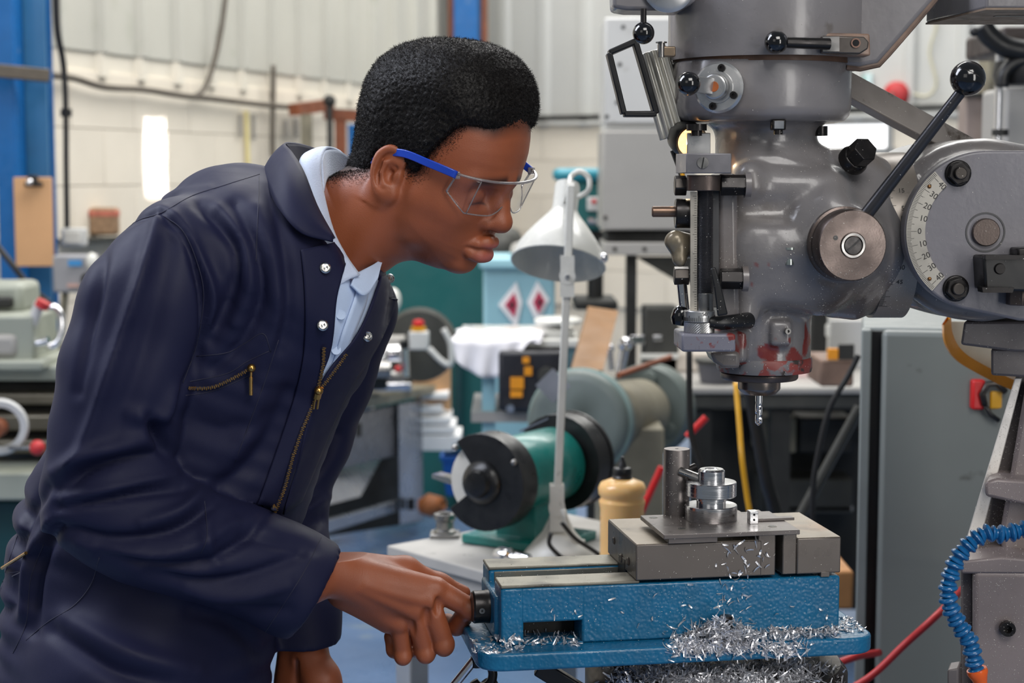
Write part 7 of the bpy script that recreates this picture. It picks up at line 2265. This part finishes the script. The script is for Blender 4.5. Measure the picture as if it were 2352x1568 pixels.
# ================================================================ metal swarf and dust (nobody could count it)
bpy.context.view_layer.update()
DG = bpy.context.evaluated_depsgraph_get()
m_chip = M('aluminium_swarf', (220, 220, 224), .36, .75, var=.12, vs=200)
m_flake = M('swarf_dust', (226, 222, 216), .5, .3, var=.1, vs=200)
def hit(x, y):
    d = (V(A(x, y, 1.0)) - O_).normalized()
    ok, p_, n_, i_, ob, _m = S.ray_cast(DG, O_, d)
    if not ok:
        return None
    if n_.dot(d) > 0:
        n_ = -n_
    return p_, n_, ob
def root(o):
    while o.parent:
        o = o.parent
    return o
def sample(reg):
    k_ = reg[0]
    if k_ == 'g':      # gaussian: cx, cy, sx, sy
        return rng.normal(reg[1], reg[3]), rng.normal(reg[2], reg[4])
    return rng.uniform(reg[1], reg[3]), rng.uniform(reg[2], reg[4])
def curls(g_, n, reg, lmin, lmax, pile, allow, wd=(.0005, .0013)):
    for _ in range(n):
        x, y = sample(reg)
        h = hit(x, y)
        if h is None or root(h[2]).name.split('.')[0] not in allow:
            continue
        p_, n_, _o = h
        e = 0
        if pile and reg[0] == 'g':
            e = math.exp(-((x - reg[1]) / reg[3]) ** 2 / 1.2) * pile * rng.uniform(0, 1)
        c = p_ + n_ * (.0008 + e * (.3 if abs(n_.z) < .5 else .2)) + V((0, 0, e * (1 if n_.z > .3 else .3)))
        t_ = V(rng.normal(0, 1, 3)); t_ = (t_ - n_ * t_.dot(n_) * (.45 if pile else .85)).normalized()
        s_ = t_.cross(V(rng.normal(0, 1, 3)) * .5 + n_).normalized()
        u_ = s_.cross(t_)
        L_, w_ = 1.3 * rng.uniform(lmin, lmax), rng.uniform(*wd)
        cv = rng.uniform(.1, 1.1)
        tw = rng.uniform(-1, 1)
        vs = []
        for i in range(5):
            a_ = (i / 4 - .5)
            q_ = c + t_ * (L_ * math.sin(a_ * 2 * cv) / (2 * cv)) + u_ * (L_ * (1 - math.cos(a_ * 2 * cv)) / (2 * cv))
            sw = (s_ * math.cos(tw * a_) + u_ * math.sin(tw * a_)) * w_ * (1 - abs(a_) * .7)
            vs += [q_ - sw, q_ + sw]
        g_.add(vs, [(i * 2, i * 2 + 1, i * 2 + 3, i * 2 + 2) for i in range(4)])
def flakes(g_, n, reg, smin, smax, allow=None):
    for _ in range(n):
        x, y = sample(reg)
        h = hit(x, y)
        if h is None or (allow and root(h[2]).name.split('.')[0] not in allow):
            continue
        p_, n_, _o = h
        a_, b_, _ = frame(n_)
        an = rng.uniform(0, 6.28)
        t_ = a_ * math.cos(an) + b_ * math.sin(an)
        s_ = n_.cross(t_)
        l_ = .75 * rng.uniform(smin, smax) * rng.uniform(.6, 1.2); w_ = l_ * rng.uniform(.2, .6)
        c = p_ + n_ * .0003
        k_ = n_ * rng.uniform(.0002, .0008)
        g_.add([c - t_ * l_, c + s_ * w_ + k_, c + t_ * l_, c - s_ * w_ + k_ * .5], [(0, 1, 2, 3)])
def stuff(nm, g_, mat, lb_, cat='swarf'):
    if g_.v:
        o_ = mk(nm, g_, mat, recalc=False, smooth=0)
        tag(o_, lb_, cat, kind='stuff')
VS = ('machine_vise',)
g = G()
curls(g, 700, ('g', 1650, 1464, 46, 16), .005, .013, .020, VS)
curls(g, 420, ('g', 1700, 1474, 60, 12), .005, .013, .010, VS)
curls(g, 160, ('g', 1590, 1484, 26, 12), .005, .012, .006, VS)
stuff('metal_swarf', g, m_chip, 'heap of curled aluminium swarf round the clamp nut on the vise flange')
g = G()
curls(g, 260, ('r', 1770, 1440, 1925, 1466), .004, .012, .004, VS)
curls(g, 120, ('g', 1800, 1492, 22, 18), .005, .013, .004, VS)
curls(g, 110, ('r', 1930, 1418, 1990, 1452), .004, .009, 0, VS)
stuff('metal_swarf', g, m_chip, 'scattered aluminium swarf on the flange end farthest from the hand')
g = G()
for rg, n in ((('g', 1560, 1554, 60, 14), 560), (('g', 1680, 1558, 60, 14), 560), (('g', 1810, 1548, 50, 16), 420), (('r', 1400, 1530, 1880, 1578), 520)):
    curls(g, n, rg, .006, .016, .012, ('milling_machine',))
stuff('metal_swarf', g, m_chip, 'thick aluminium swarf lying on the round base beneath the vise')
g = G()
curls(g, 90, ('r', 1206, 1452, 1334, 1484), .005, .012, .003, VS)
curls(g, 90, ('r', 1085, 1462, 1200, 1500), .004, .010, 0, VS)
curls(g, 26, ('r', 1660, 1240, 1765, 1310), .004, .010, .0, VS)
curls(g, 24, ('r', 1640, 1290, 1720, 1410), .003, .008, .0, VS)
curls(g, 18, ('r', 1180, 1340, 1900, 1440), .003, .007, 0, VS)
stuff('metal_swarf', g, m_chip, 'loose aluminium chips in the vise slot and stuck to its blue side')
g = G()
for n, rg in ((500, ('r', 1150, 1310, 1930, 1500)), (260, ('r', 1370, 1185, 1930, 1330)), (140, ('r', 1080, 1280, 1400, 1340))):
    flakes(g, n, rg, .0003, .0011, ('machine_vise', 'drilled_plate'))
flakes(g, 110, ('r', 1522, 1040, 1584, 1190), .0003, .0010, ('round_post',))
flakes(g, 110, ('r', 1450, 1180, 1840, 1230), .0003, .0011, ('drilled_plate',))
stuff('swarf_dust', g, m_flake, 'fine bright swarf dust over the vise, plate and post', 'dust')
g = G()
for n, rg in ((700, ('r', 2212, 870, 2345, 1260)), (1900, ('r', 2205, 870, 2352, 1568)), (420, ('r', 1880, 600, 2110, 735)), (260, ('r', 2060, 330, 2352, 760)), (420, ('r', 1640, 560, 1900, 860)), (300, ('r', 1680, 300, 2000, 560)),
             (120, ('r', 1560, 400, 1700, 810)), (120, ('r', 1950, 180, 2200, 340)), (260, ('r', 2205, 735, 2352, 870)), (70, ('r', 1540, 0, 2140, 280))):
    flakes(g, n, rg, .0003, .0010, ('milling_machine',))
stuff('swarf_dust', g, m_flake, 'fine bright swarf dust clinging to the milling machine', 'dust')
